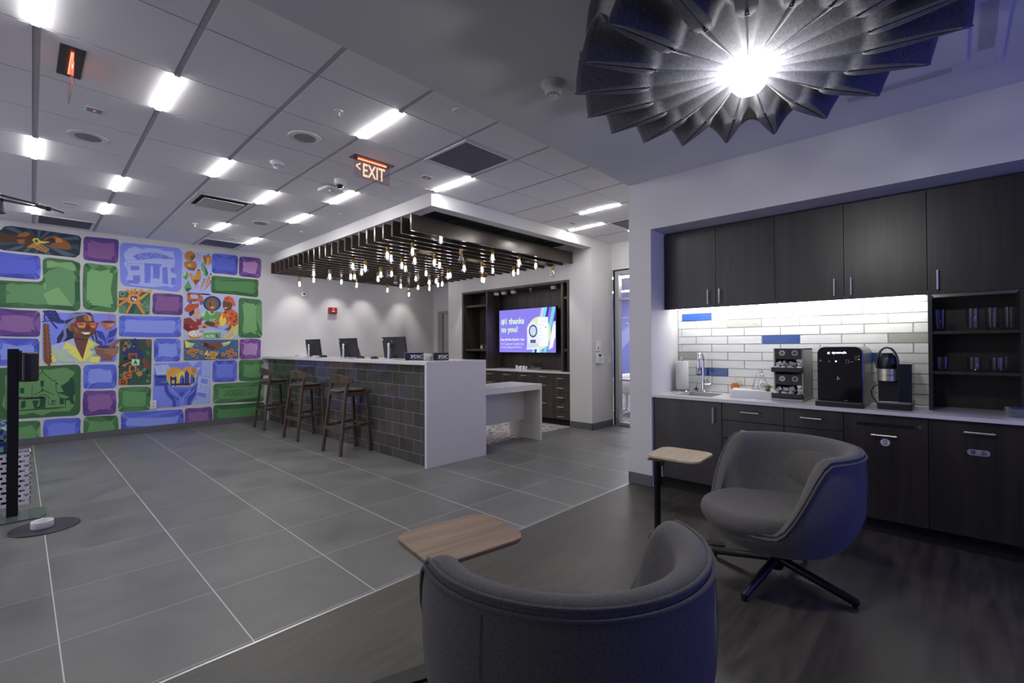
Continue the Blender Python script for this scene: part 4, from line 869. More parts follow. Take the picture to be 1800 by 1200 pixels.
# bar stools
SWOOD = woodgrain('walnut_stool_wood', rgb(56, 46, 36), rgb(90, 74, 58), 2, .45)
SEATM = mat('grey_seat_pad', rgb(80, 77, 75), .7, var=.05, vscale=90, bump=.1)
def make_stool(lab, pos):
    t = thing('bar_stool', lab, 'bar stool', pos, 0, 'walnut bar stools along the teller counter')
    for s in (-1, 1):
        MB().bar((-.215, s*.235, 0), (-.13, s*.205, .76), .034, .042, up=(0, 1, 0)).bar((-.13, s*.205, .75), (-.105, s*.20, .875), .034, .04, up=(0, 1, 0)).build('leg', SWOOD, t, bevel=.006)
        MB().bar((.205, s*.19, 0), (.165, s*.18, .755), .036, .036, up=(0, 1, 0)).build('leg', SWOOD, t, bevel=.006)
        MB().bar((-.178, s*.222, .325), (.185, s*.186, .355), .022, .036).build('stretcher', SWOOD, t, bevel=.004)
    MB().bar((-.18, -.222, .30), (-.18, .222, .30), .03, .045).build('stretcher', SWOOD, t, bevel=.004)
    MB().bar((.185, -.186, .34), (.185, .186, .34), .026, .036).build('stretcher', SWOOD, t, bevel=.004)
    fr = MB(); fr.bar((-.13, -.2, .735), (-.13, .2, .735), .03, .05).bar((.165, -.18, .735), (.165, .18, .735), .03, .05)
    for s in (-1, 1): fr.bar((-.13, s*.2, .735), (.165, s*.18, .735), .025, .05)
    fr.build('seat_frame', SWOOD, t, bevel=.004)
    # dished seat: round at the back, straight in front
    out = []
    for i in range(28):
        a = 2*pi*i/28; c, s = cos(a), sin(a); e = 2.6 if c > 0 else 2.1
        r = (abs(c)**e+abs(s)**e)**(-1/e); out.append((.205*r*c, .215*r*s))
    m = MB(); R = []
    for sc, z in ((.90, .755), (1.0, .765), (1.0, .782), (.93, .790), (.6, .780), (.2, .774)):
        R.append([(x*sc, y*sc, z+(.012 if abs(y*sc) > .15 else 0)) for x, y in out])
    m.loft(R).build('seat', SEATM, t, subsurf=1)
    m = MB(); R = []
    for i in range(15):
        a = radians(138+84*i/14); q = abs(i-7)/7; r = .40
        cx, cy = r*cos(a)+.235, r*sin(a); zt = .985-.05*q**2; zb = .865+.006*q
        nx, ny = cos(a), sin(a); h = .011
        R.append([(cx-nx*h, cy-ny*h, zb), (cx+nx*h, cy+ny*h, zb), (cx+nx*h-.012, cy+ny*h, zt), (cx-nx*h-.012, cy-ny*h, zt)])
    m.loft(R, smooth=False).build('backrest', SWOOD, t, bevel=.005)
    return t
s0 = make_stool('dark walnut bar stool, nearest of the three along the tiled counter', (2.87, 5.61, 0))
dup(s0, (2.875, 6.90, 0), 0.02, 'dark walnut bar stool, middle of the three along the tiled counter')
dup(s0, (2.88, 8.17, 0), -0.02, 'dark walnut bar stool closest to the painted mural wall')
# ================================================================ media wall
mw = thing('media_niche', 'tall dark wood wall niche with side shelves around the television', 'wall unit', (NX, 5.9, 0))
def N(x, y, z): return (x-NX, y-5.9, z)
Y0, Y1, ZN = 4.572, 7.258, 2.408
MB().box(N(6.62, Y0, .8935), N(6.658, Y1, ZN)).build('back_panel', DARKV, mw)
f = MB(); f.box(N(NX-.008, Y0, .893), N(6.62, Y0+.045, ZN)).box(N(NX-.008, Y1-.045, .893), N(6.62, Y1, ZN)).box(N(NX-.008, Y0+.045, ZN-.04), N(6.62, Y1-.045, ZN))
f.build('surround', DARKV, mw, bevel=.002)
YL, YR = 6.54, 4.76
MB().box(N(6.2, YL, .893), N(6.62, YL+.04, ZN-.04)).build('divider', DARKV, mw); MB().box(N(6.2, YR-.04, .893), N(6.62, YR, ZN-.04)).build('divider', DARKV, mw)
for z in (1.25, 2.12):
    MB().box(N(6.22, YL+.04, z-.02), N(6.62, Y1-.045, z+.02)).build('shelf', DARKH, mw)
    MB().box(N(6.22, Y0+.045, z-.02), N(6.62, YR-.04, z+.02)).build('shelf', DARKH, mw)
mt = MB().box((6.145, Y0, .863), (6.657, Y1, .893)).build('worktop', QUARTZ, bevel=.002); tag(mt, 'white worktop over the dark drawers in the media niche', 'worktop')
BLKGAP = mat('dark_shadow_gap', rgb(12, 12, 12), .8, var=.05)
def pull(mb, a, b, out):
    """bar handle between two points standing off along out"""
    a, b, o = Vector(a), Vector(b), Vector(out); d = (b-a).normalized()
    mb.tube([a+o, b+o], .0055, 8); mb.tube([a+d*.012, a+d*.012+o], .004, 6); mb.tube([b-d*.012, b-d*.012+o], .004, 6)
LOCK = mat('nickel_lock', rgb(170, 168, 160), .3, .9)
cols = [(Y1, 6.65, 'A', 'dark drawer unit at the counter-side end of the media niche'), (6.65, 6.21, 'A', 'dark drawer unit second from the counter-side end of the media niche'), (6.21, 5.775, 'A', 'dark drawer unit right below the television centre'), (5.775, 5.335, 'A', 'dark drawer unit below the clear acrylic tray'), (5.335, 4.905, 'F', 'dark file drawer unit next to the five-drawer unit'), (4.905, Y0, 'S', 'narrow dark unit of five drawers beside the white pier')]
for ya, yb, kind, lab in cols:
    ym = (ya+yb)/2; t = thing('drawer_cabinet', lab, 'cabinet', (6.17, ym, 0), 0, 'dark drawer units under the television'); w = (ya-yb)/2
    MB().box((.022, -w, .10), (.485, w, .862)).box((.06, -w, .004), (.485, w, .10)).build('carcass', BLKGAP, t)
    rows = {'A': (.70, .545, .105), 'F': (.71, .41, .105), 'S': (.70, .545, .39, .235, .105)}[kind]; top = .857
    for zb in rows:
        d = MB().box((0, -w+.002, zb+.0015), (.02, w-.002, top-.0015)).build('drawer', DARKV, t, bevel=.0015)
        zh = top-.055 if kind != 'S' else top-.075; 
        if kind == 'S' and zb == .105: zh = top-.08
        h = MB(); pull(h, (0, .065, zh), (0, -.065, zh), (-.03, 0, 0)); h.build('handle', STEEL, d)
        k = MB(); ky = -.115 if kind != 'S' else -.03; kz = zh if kind != 'S' else zh+.035
        k.lathe([(0, 0), (.008, 0), (.008, .004), (0, .004)], (-.004, ky, kz), 10, axis=0); k.build('lock', LOCK, d)
        top = zb
# television
TVX = 6.44
tv = thing('television', 'wall television showing a violet bank advert in the dark niche', 'television', (TVX, 5.76, 1.605))
TL, TR, BLc = atx(878, 546, TVX-.02), atx(977, 539, TVX-.02), atx(878, 619, TVX-.02)
ty1, ty0, tz0, tz1 = 6.45, 5.06, 1.207, 2.012
MB().box((0, ty0-.012-5.76, tz0-.012-1.605), (.05, ty1+.012-5.76, tz1+.012-1.605)).box((.05, -.3, -.2), (.178, .3, .2)).build('bezel', BLACKP, tv, bevel=.004)
scr = MB(); smats = []
def sm(c, k=1.0):
    nm = 'screen_%d_%d_%d' % c
    e = emitmat(nm, rgb(*c), k*.78)
    if e not in smats: smats.append(e)
    return smats.index(e)
SL = [0]
def spoly(pts, c, k=1.0):
    """pts in screen units 0..100 across (from viewer's left), 0..58 down"""
    SL[0] += 1; x = -.0012-.0004*SL[0]
    vs = [(x, ty1-5.76-u/100*(ty1-ty0), tz1-1.605-v/58*(tz1-tz0)) for u, v in pts]
    a = sum(pts[i][0]*pts[(i+1) % len(pts)][1]-pts[(i+1) % len(pts)][0]*pts[i][1] for i in range(len(pts)))
    if a > 0: vs.reverse()
    scr.add(vs, [tuple(range(len(vs)))], sm(c, k))
def stext(body, u, v, w, h, c, bold=0.0):
    SL[0] += 1; x = -.0012-.0004*SL[0]; W, H = ty1-ty0, tz1-tz0
    text_on(scr, body, (x, ty1-5.76-u/100*W, tz1-1.605-v/58*H), (0, -w/100*W, 0), (0, 0, h/58*H), bold, sm(c))
spoly([(0,0),(100,0),(100,58),(0,58)], (140,128,232))
def stripe(u0, w, c, t0=0, t1=58, sl=-.27): spoly([(u0+sl*t0,t0),(u0+w+sl*t0,t0),(min(100,u0+w+sl*t1),t1),(min(100,u0+sl*t1),t1)], c)
for u, w, c in ((77,4.5,(205,200,248)),(81.5,5,(125,222,222)),(86.5,4,(74,52,196)),(90.5,4.6,(140,116,226)),(95,4.9,(116,214,218))): stripe(u, w, c, 0, 58, -.27)
spoly([(100,5),(100,18),(96.5,18)], (60,40,180)); spoly([(96,20),(100,18),(100,38),(92,54),(88,54)], (205,214,250)); spoly([(92,40),(96,24),(100,22),(100,34),(95,52),(91,52)], (236,240,252))
for u, c in ((60.5,(122,224,220)),(65,(60,36,170)),(68.5,(245,245,252)),(73,(118,216,222))): spoly([(u+2,48),(u+6,48),(u+4.6,58),(u,58)], c)
spoly(ell(72.5, 33, 20, 21.5, 40), (212,236,176))
spoly(rrect(70.8, 12.5, 88, 50, 1.6), (240,243,252)); spoly(rrect(72, 17.6, 86.8, 18, .1), (205,212,236))
for i in range(6): spoly([(73,22+i*4.4),(80-(i % 3)*1.5,22+i*4.4),(80-(i % 3)*1.5,23+i*4.4),(73,23+i*4.4)], (214,220,240))
spoly(ell(84.2, 25.5, .9, .9, 10), (90,130,210))
spoly([(51.5,54),(52.6,46),(52.4,26),(55,21),(60,18),(65,18.4),(70,22),(72.5,28),(72.5,46),(74.5,52),(74,53.2),(51.5,54.5)], (226,230,250)); spoly([(53.5,46),(72,46),(73.5,51),(52.5,52.5)], (205,212,240))
spoly(ell(63, 30, 7.3, 8.4, 30), (66,82,140)); spoly(ell(63, 30, 5.4, 6.3, 26), (196,214,226)); spoly(rrect(58.5, 41.5, 67.5, 45.5, .3), (36,40,72)); spoly([(59.5,43),(66.5,43),(66.5,44),(59.5,44)], (150,156,190))
stext('#1 thanks', 4.5, 20.5, 43, 9.0, (216,244,216), .03); stext('to you!', 4.5, 33.0, 31, 10.4, (216,244,216), .03)
stext('Best Mobile Banking App', 4, 43.2, 44, 4.4, (240,240,255), .02); stext('for Customer Satisfaction', 4, 48.2, 43, 3.8, (224,222,255)); stext('among Regional Banks.*', 4, 53.4, 41, 4.2, (224,222,255))
spoly([(4,55.7),(50,55.7),(50,56),(4,56)], (180,172,245))
scr.build('screen', smats, tv)
# domes and sprinkler on the niche soffit
DOMEB = mat('smoked_dome', rgb(40, 40, 44), .08, var=.05)
def dome_cam(pos, lab, grp=None, s=1.0, down=True):
    t = thing('dome_camera', lab, 'security camera', pos, 0, grp)
    MB().lathe([(0, 0), (.055*s, 0), (.058*s, -.012*s), (.055*s, -.045*s), (.04*s, -.055*s), (0, -.055*s)], seg=20).build('camera_housing', WPLAST, t)
    MB().lathe([(.036*s, -.052*s), (.034*s, -.066*s), (.022*s, -.082*s), (0, -.088*s)], seg=16).build('dome_lens', DOMEB, t)
for y, lab in ((6.50, 'white dome camera in the niche, farthest from the white pier'), (6.30, 'white dome camera in the niche, middle one of the close trio'), (6.05, 'white dome camera in the niche, third along above the television'), (5.08, 'white dome camera in the niche above the screen corner by the pier')):
    dome_cam((6.42, y, 2.3665), lab, 'dome cameras in the media niche')
def sprinkler(pos, lab, grp='ceiling sprinkler heads'):
    t = thing('sprinkler_head', lab, 'sprinkler', pos, 0, grp)
    MB().lathe([(0, .004), (.032, .004), (.030, -.005), (.012, -.008), (0, -.008)], seg=16).build('escutcheon', WPLAST, t)
    m = MB().lathe([(.007, -.006), (.007, -.02), (.004, -.03), (0, -.031)], seg=8).lathe([(0, -.042), (.013, -.042), (.013, -.045), (0, -.045)], seg=12)
    for s in (-1, 1): m.tube([(s*.006, 0, -.012), (s*.012, 0, -.025), (s*.004, 0, -.042)], .002, 5)
    m.build('nozzle', STEEL, t)
sprinkler((6.42, 5.62, 2.3635), 'small sprinkler head on the niche soffit between the dome cameras')
# acrylic tray with cups, shelf plants
t = thing('acrylic_tray', 'clear acrylic leaflet tray on the niche worktop', 'tray', (6.40, 5.52, .893))
MB().box((-.06, -.13, 0), (.06, .13, .006)).box((.05, -.13, 0), (.055, .13, .12)).box((-.055, -.13, 0), (-.05, .13, .05)).build('tray_body', ACR, t)
MB().box((-.03, -.12, .008), (.03, .10, .04)).build('leaflet_bundle', mat('grey_leaflets', rgb(150, 152, 160), .6, var=.2, vscale=40), t)
for k, (y, h) in enumerate(((5.90, .075), (5.855, .055), (5.80, .07), (5.75, .06), (5.72, .07), (5.675, .06))):
    o = MB().lathe([(0, 0), (.017, 0), (.020, h*.8), (.020, h), (.017, h), (0, h*.9)], (0, 0, 0), 14).build('white_cup', WPLAST, None, (6.34+.02*(k % 2), y, .893))
    tag(o, 'small white cup in the row beside the acrylic tray, %s from the counter side' % ORD[k], 'cup', 'white cups in the media niche')
LEAF = mat('dusty_green_leaf', rgb(110, 124, 92), .6, var=.1)
for k, (y, lab) in enumerate(((6.93, 'tiny plant in a white pot on the niche shelf, the one seen whole'), (6.78, 'tiny plant in a white pot on the niche shelf beside the divider'))):
    t = thing('potted_plant', lab, 'plant', (6.42, y, 1.2712), 0, 'tiny potted plants on the niche shelf')
    MB().lathe([(0, 0), (.028, 0), (.034, .055), (.03, .055), (0, .045)], seg=14).build('pot', WPLAST, t)
    m = MB()
    for i in range(12):
        a = i*2.4; m.tube([(0, 0, .045), (.02*cos(a), .02*sin(a), .065), (.038*cos(a), .038*sin(a), .075+.01*(i % 3))], [.006, .007, .001], 5)
    m.build('leaves', LEAF, t)
o = MB().prism(rrect(-.03, -.04, .03, .04, .01), 0, .10).lathe([(.012, .10), (.012, .12), (0, .12)], seg=10).build('white_canister', WPLAST, None, (6.40, 6.72, .893)); tag(o, 'white canister standing on the niche worktop beside the divider', 'canister')
# fire strobe, camera on the teller wall, wall controls
t = thing('fire_alarm', 'red square fire alarm strobe high on the teller wall', 'fire alarm', (4.34, MURY, 2.05))
MB().box((-.085, -.045, -.065), (.085, 0, .065)).build('alarm_body', mat('fire_red', rgb(150, 34, 26), .4, var=.04), t, bevel=.008)
MB().box((-.03, -.06, -.03), (.03, -.045, .0)).build('strobe_lens', mat('frosted_lens', rgb(220, 200, 195), .2), t, bevel=.006); MB().lathe([(0, -.05), (.012, -.05), (.012, -.045), (0, -.045)], (0, 0, .035), 10, axis=1).build('indicator', WPLAST, t)
t = thing('wall_camera', 'small round white camera on the teller wall under the canopy', 'security camera', (3.76, MURY, 2.34))
MB().lathe([(0, 0), (.055, 0), (.055, -.02), (.045, -.04), (0, -.045)], seg=20, axis=1).build('camera_housing', WPLAST, t); MB().lathe([(0, -.052), (.02, -.05), (.02, -.04), (0, -.04)], seg=14, axis=1).build('camera_lens', BLACKP, t)
t = thing('intercom', 'white wall intercom above the thermostat on the pier', 'intercom', (6.335, 4.14, 1.315)); MB().box((-.055, -.03, -.08), (.055, 0, .08)).build('housing', WPLAST, t, bevel=.006); MB().box((-.03, -.032, -.05), (.0, -.03, -.01)).build('speaker_slots', mat('grey_slots', rgb(120, 120, 120), .6), t)
t = thing('thermostat', 'white thermostat with a dark display on the pier', 'thermostat', (6.34, 4.14, 1.13)); MB().box((-.065, -.035, -.085), (.065, 0, .085)).build('housing', WPLAST, t, bevel=.006); MB().box((-.015, -.037, .02), (.05, -.035, .06)).build('display', mat('dark_display', rgb(52, 58, 62), .3), t); MB().lathe([(0, -.038), (.015, -.038), (.015, -.035), (0, -.035)], (.02, 0, -.035), 10, axis=1).build('button', mat('grey_button', rgb(150, 150, 152), .5), t)
for x, lab, c in ((6.475, 'white wall switch right beside the thermostat', (170, 170, 172)), (6.69, 'white wall switch with an orange pilot light near the glass front', (190, 110, 40))):
    t = thing('wall_switch', lab, 'light switch', (x, 4.14, 1.10), 0, 'wall switches on the pier'); MB().box((-.037, -.008, -.06), (.037, 0, .06)).build('cover_plate', WPLAST, t, bevel=.003); MB().box((-.014, -.012, -.03), (.014, -.008, .035)).build('rocker', WPLAST, t, bevel=.002); MB().box((-.008, -.0135, .0), (.008, -.012, .012)).build('pilot_light', mat('pilot_%d' % c[0], rgb(*c), .4), t)
t = thing('power_outlet', 'white double power outlet low on the painted mural', 'power outlet', (1.44, MURY-.008, .43)); MB().box((-.04, -.012, -.065), (.04, 0, .065)).build('cover_plate', WPLAST, t, bevel=.003)
for z in (-.025, .025): MB().box((-.018, -.0145, z-.016), (.018, -.012, z+.016)).build('socket', mat('outlet_grey', rgb(200, 200, 200), .5), t, bevel=.003)
# office seen through the glass
t = thing('office_chair', 'white shell swivel chair behind the glass office front', 'chair', (7.95, 4.55, 0.004))
m = MB(); R = []
for z, r, o in ((.42, .16, .0), (.46, .24, .0), (.55, .28, .02), (.66, .29, .05), (.74, .27, .08)):
    R.append([(r*cos(a)+o, r*sin(a), z+(.04*cos(a)*max(0, (z-.5)*4))) for a in [2*pi*i/20 for i in range(20)]])
m.loft(R, cap1=False).build('seat_shell', WPLAST, t, solid=.012)
MB().lathe([(0, .47), (.2, .47), (.22, .5), (.2, .53), (0, .54)], seg=20).build('seat_cushion', mat('indigo_cushion', rgb(70, 74, 130), .9, var=.05), t)
MB().lathe([(.028, .10), (.028, .42)], seg=10).build('gas_column', CHROME, t)
m = MB()
for i in range(5): a = 2*pi*i/5+.3; m.bar((0, 0, .11), (.28*cos(a), .28*sin(a), .07), .04, .03, w1=.025, h1=.02)
m.build('star_base', ALU, t)
for i in range(5): a = 2*pi*i/5+.3; MB().lathe([(0, -.012), (.028, -.011), (.028, .011), (0, .012)], (.28*cos(a), .28*sin(a), .03), 12, axis=1).build('caster', CHROME, t)
t = thing('office_table', 'white table behind the glass office front', 'table', (9.0, 3.6, .004)); MB().prism(rrect(-.6, -.9, .6, .9, .15), .71, .745).build('table_top', QUARTZ, t, bevel=.004)
for sx in (-.4, .4): MB().box((sx-.03, -.5, 0), (sx+.03, .5, .71)).build('leg', mat('dark_table_leg', rgb(50, 50, 54), .5), t)
# graphic on the office wall
g = MB(); gm = [PURPL, CREAM, PURP]
gx = 10.048
g.prism([(3.0, 3.0), (5.0, 2.4), (5.2, 3.0)], gx-.001, gx, 0, 0); g.prism([(5.9, 1.2), (6.4, 1.2), (5.2, 2.2), (4.6, 2.9), (4.4, 2.7)], gx-.001, gx, 0, 0)
for yy, zz in ((5.62, 2.0), (5.5, 1.88), (5.4, 1.88), (5.5, 1.75), (5.62, 1.62), (5.38, 1.75), (5.5, 1.6), (5.62, 1.5), (5.45, 1.4), (5.38, 1.55), (5.6, 1.3), (5.5, 1.2), (5.62, 1.1), (5.38, 1.3), (5.5, .98), (5.62, .9), (5.5, 1.05), (5.38, 1.08)):
    o_, i_ = rrect(yy-.045, zz-.045, yy+.045, zz+.045, .015, 3), rrect(yy-.03, zz-.03, yy+.03, zz+.03, .01, 3); n = len(o_)
    g.add([(gx-.002, *p) for p in o_]+[(gx-.002, *p) for p in i_], [(k, n+k, n+(k+1) % n, (k+1) % n) for k in range(n)], 0)
g.prism([(4.2, 1.98), (6.2, 2.02), (6.2, 2.0), (4.2, 1.955)], gx-.003, gx-.002, 0, 1); g.prism([(5.75, 1.86), (5.75, 1.89), (4.7, 1.45), (4.7, 1.42)], gx-.003, gx-.002, 0, 1)
g.v = [(v[0]/10.05*12.0-.006, v[1]/10.05*12.0, EYE+(v[2]-EYE)/10.05*12.0) for v in g.v]
o = g.build('trim_2', gm); struct(o)
# ================================================================ coffee bar
CAB0, CAB1 = rgb(33, 30, 28), rgb(54, 50, 46)
CABV = woodgrain('espresso_oak_door', CAB0, CAB1, 2, 0.36, 0.8)
CABH = woodgrain('espresso_oak_drawer', CAB0, CAB1, 2, 0.36, 0.8)
BX, UX = 4.11, 4.35
def hbar(y0, z0, y1, z1, door):
    h = MB(); pull(h, (0, y0, z0), (0, y1, z1), (-.032, 0, 0)); return h.build('handle', STEEL, door)
def base(ya, yb, lab, fronts, ct=.838):
    ym = (ya+yb)/2; w = (ya-yb)/2
    t = thing('base_cabinet', lab, 'cabinet', (BX, ym, 0), 0, 'dark base cabinets of the coffee bar')
    MB().box((.021, -w, .11), (.55, w, ct)).box((.021, -w, ct-.001), (.04, w, .838)).box((.07, -w, .002), (.10, w, .11)).build('carcass', BLKGAP, t)
    for kind, z0, z1, hd in fronts:
        d = MB().box((0, -w+.002, z0+.002), (.02, w-.002, z1-.002)).build(kind, CABV if kind == 'door' else CABH, t, bevel=.0015)
        for (y0, a, y1, b) in hd: hbar(y0-ym, a, y1-ym, b, d)
    return t
base(2.068, 1.446, 'dark base cabinet with one upright handle under the sink', [('door', .11, .835, [(1.511, .79, 1.511, .655)])], .69)
base(1.446, .978, 'dark drawer cabinet beside the sink cabinet', [('drawer', .69, .835, [(1.29, .771, 1.15, .771)]), ('drawer', .54, .69, [(1.29, .619, 1.15, .619)]), ('drawer', .11, .54, [(1.29, .47, 1.15, .47)])])
base(.978, .594, 'dark drawer cabinet under the capsule rack', [('drawer', .69, .835, [(.862, .771, .725, .771)]), ('drawer', .54, .69, [(.862, .619, .725, .619)]), ('drawer', .11, .54, [(.862, .47, .725, .47)])])
sc_ = base(.594, .135, 'dark cabinet with a long posting slot and a round white sticker', [('door', .11, .835, [(.433, .697, .294, .697)])])
dr = [c for c in sc_.children if c.name.startswith('door')][0]; y0 = (.594+.135)/2
MB().prism([(.205-y0, .752), (.516-y0, .752), (.516-y0, .775), (.205-y0, .775)], -.001, .001, 0).build('posting_slot', mat('black_slot', rgb(6, 6, 6), .9, var=.02), dr)
MB().lathe([(.0, -.004), (.011, -.004), (.013, 0), (.013, .004)], (0, .177-y0, .772), 16, axis=0).build('lock', CHROME, dr)
st = MB(); st.prism(ell(.358-y0, .649, .026, .026, 24), -.0015, 0, 0, 0)
for k in range(3): st.prism(rrect(.358-y0-.013, .640+.008*k, .358-y0+.013, .644+.008*k, .0015, 2), -.002, -.0015, 0, 1)
st.prism(rrect(.358-y0-.010, .632, .358-y0+.010, .637, .001, 2), -.002, -.0015, 0, 1)
st.build('sticker', [mat('white_vinyl', rgb(205, 205, 210), .5, var=.01), mat('grey_print', rgb(90, 90, 96), .5)], dr)
rc = base(.135, -.40, 'dark cabinet with a pill-shaped waste and recycling sticker', [('door', .11, .835, [(-.032, .771, -.172, .771)])])
dr = [c for c in rc.children if c.name.startswith('door')][0]; y0 = (.135-.40)/2
GP = mat('dark_grey_print', rgb(58, 58, 66), .5); PV = mat('lavender_vinyl', rgb(150, 150, 165), .5, var=.01)
st = MB(); st.prism(rrect(-.149-y0, .627, -.046-y0, .664, .018), -.0015, 0, 0, 0)
by = -.073-y0
st.prism(rrect(by-.010, .634, by+.010, .653, .002, 2), -.0025, -.0015, 0, 1).prism([(by-.013, .654), (by+.013, .654), (by+.013, .6565), (by-.013, .6565)], -.0025, -.0015, 0, 1).prism([(by-.004, .657), (by+.004, .657), (by+.004, .659), (by-.004, .659)], -.0025, -.0015, 0, 1)
for k in range(3): st.prism([(by-.006+.005*k, .637), (by-.0045+.005*k, .637), (by-.0045+.005*k, .650), (by-.006+.005*k, .650)], -.003, -.0025, 0, 0)
cy_ = -.121-y0
for k in range(3):
    a = pi/2+2*pi*k/3; b = a+2*pi/3; r = .014
    p0 = (cy_+r*cos(a), .644+r*sin(a)); p1 = (cy_+r*cos(b), .644+r*sin(b)); q0 = (p0[0]*.85+p1[0]*.15, p0[1]*.85+p1[1]*.15); q1 = (p0[0]*.25+p1[0]*.75, p0[1]*.25+p1[1]*.75)
    dx, dy = q1[0]-q0[0], q1[1]-q0[1]; l = hypot(dx, dy); nx, ny = -dy/l*.0024, dx/l*.0024
    st.prism([(q0[0]-nx, q0[1]-ny), (q1[0]-nx, q1[1]-ny), (q1[0]+nx, q1[1]+ny), (q0[0]+nx, q0[1]+ny)], -.0025, -.0015, 0, 1)
    st.prism([(q1[0]-nx*2.4, q1[1]-ny*2.4), (q1[0]+dx/l*.006, q1[1]+dy/l*.006), (q1[0]+nx*2.4, q1[1]+ny*2.4)], -.0025, -.0015, 0, 1)
st.build('sticker', [PV, GP], dr)
base(-.40, -1.198, 'dark base cabinet at the far end of the coffee bar', [('door', .11, .835, [(-.46, .79, -.46, .655)])])
# worktop with the sink cut-out
SX0, SX1, SY0, SY1 = 4.205, 4.545, 1.575, 1.905
w = MB()
w.box((4.078, SY1, .84), (4.662, 2.068, .866)).box((4.078, -1.198, .84), (4.662, SY0, .866)).box((4.078, SY0, .84), (SX0, SY1, .866)).box((SX1, SY0, .84), (4.662, SY1, .866))
tag(w.build('worktop', QUARTZ), 'continuous white worktop of the coffee bar', 'worktop')
t = thing('sink', 'small undermount steel sink in the white worktop', 'sink', ((SX0+SX1)/2, (SY0+SY1)/2, .70))
a, b = (SX1-SX0)/2, (SY1-SY0)/2
def sr(s, r=.05): return rrect(-a*s, -b*s, a*s, b*s, r)
m = MB(); m.loft([[(x, y, .139) for x, y in sr(1.04, .03)], [(x, y, .139) for x, y in sr(.985, .03)], [(x, y, .02) for x, y in sr(.93)], [(x, y, 0) for x, y in sr(.82)]], cap0=False)
m.build('basin', mat('sink_steel', rgb(150, 150, 150), .3, .9, var=.05, vscale=50), t, solid=.002)
MB().lathe([(.035, .003), (.03, .006), (.012, .002), (0, .002)], seg=16).build('drain', CHROME, t)
t = thing('faucet', 'tall chrome gooseneck faucet with pull-down spray over the sink', 'faucet', (4.60, 1.79, .866))
MB().lathe([(.028, 0), (.027, .006), (.021, .012), (.021, .11), (.018, .12), (0, .12)], seg=18).build('faucet_body', CHROME, t)
path = [(0, 0, .11), (0, 0, .30)]+[(-.055+.055*cos(q), 0, .31+.055*sin(q)*1.3) for q in [pi*i/10 for i in range(11)]]+[(-.112, 0, .29)]
MB().tube(path, .0125, 12).build('spout', CHROME, t)
MB().lathe([(.0135, 0), (.0165, -.03), (.017, -.10), (.012, -.11), (0, -.11)], (-.112, 0, .292), 14).build('spray_head', CHROME, t)
h = MB(); h.tube([(0, 0, .075), (0, -.075, .077)], .0155, 12); h.tube([(0, -.05, .085), (.0, -.03, .125)], .004, 8); h.build('lever', CHROME, t)
t = thing('paper_towel_holder', 'white paper towel roll on a chrome stand in the worktop corner', 'paper towel', (4.56, 1.985, .866))
MB().lathe([(0, 0), (.082, 0), (.084, .006), (.08, .012), (.012, .014), (0, .014)], seg=28).build('base_plate', CHROME, t)
MB().tube([(0, 0, .01), (0, 0, .325)], .006, 8).lathe([(0, .31), (.012, .314), (.017, .328), (.012, .343), (0, .347)], seg=14).build('post', CHROME, t)
MB().lathe([(.02, .016), (.058, .016), (.0605, .02), (.0605, .292), (.058, .296), (.02, .296)], seg=32).build('towel_roll', mat('paper_towel', rgb(232, 232, 230), .95, var=.03, vscale=120, bump=.5, bscale=160), t)
t = thing('sink_strainer', 'small black and chrome strainer lying behind the sink rim', 'strainer', (4.60, 1.862, .866))
MB().lathe([(0, .004), (.032, .004), (.03, .012), (.012, .016), (.012, .022), (0, .022)], seg=16).build('strainer_cup', CHROME, t); MB().lathe([(0, .022), (.024, .022), (.024, .03), (.006, .034), (.004, .05), (0, .05)], seg=14).build('stopper_knob', BLACKP, t)
AMB = bpy.data.materials.new('amber_soap'); AMB.use_nodes = True
_b = AMB.node_tree.nodes['Principled BSDF']; _b.inputs['Base Color'].default_value = (*rgb(232, 140, 40), 1); _b.inputs['Roughness'].default_value = .15; _b.inputs['Transmission Weight'].default_value = .35
_n = AMB.node_tree.nodes.new('ShaderNodeTexNoise'); _n.inputs['Scale'].default_value = 15; _r = AMB.node_tree.nodes.new('ShaderNodeValToRGB'); _r.color_ramp.elements[0].color = (*rgb(214, 120, 30), 1); _r.color_ramp.elements[1].color = (*rgb(240, 156, 60), 1)
AMB.node_tree.links.new(_n.outputs['Fac'], _r.inputs[0]); AMB.node_tree.links.new(_r.outputs[0], _b.inputs['Base Color'])
t = thing('soap_bottle', 'amber hand soap bottle with a clear pump on the white worktop', 'soap bottle', (4.60, 1.495, .866), 0.3)
MB().loft([[(x, y, z) for x, y in ell(0, 0, .024*s, .037*s, 20)] for z, s in ((0, .9), (.004, 1), (.07, 1), (.085, .96), (.10, .7), (.108, .4))]).build('bottle', AMB, t)
MB().box((-.026, -.02, .02), (-.0245, .02, .065)).build('label', mat('pale_soap_label', rgb(240, 200, 150), .5, var=.05, vscale=60), t)
CLP = mat('clear_pump_plastic', rgb(225, 225, 225), .3, var=.02)
MB().lathe([(.013, .105), (.013, .122), (.005, .124), (.004, .15), (.012, .152), (.012, .158), (0, .158)], seg=14).tube([(0, 0, .155), (-.035, .01, .152)], .004, 6).build('pump', CLP, t)
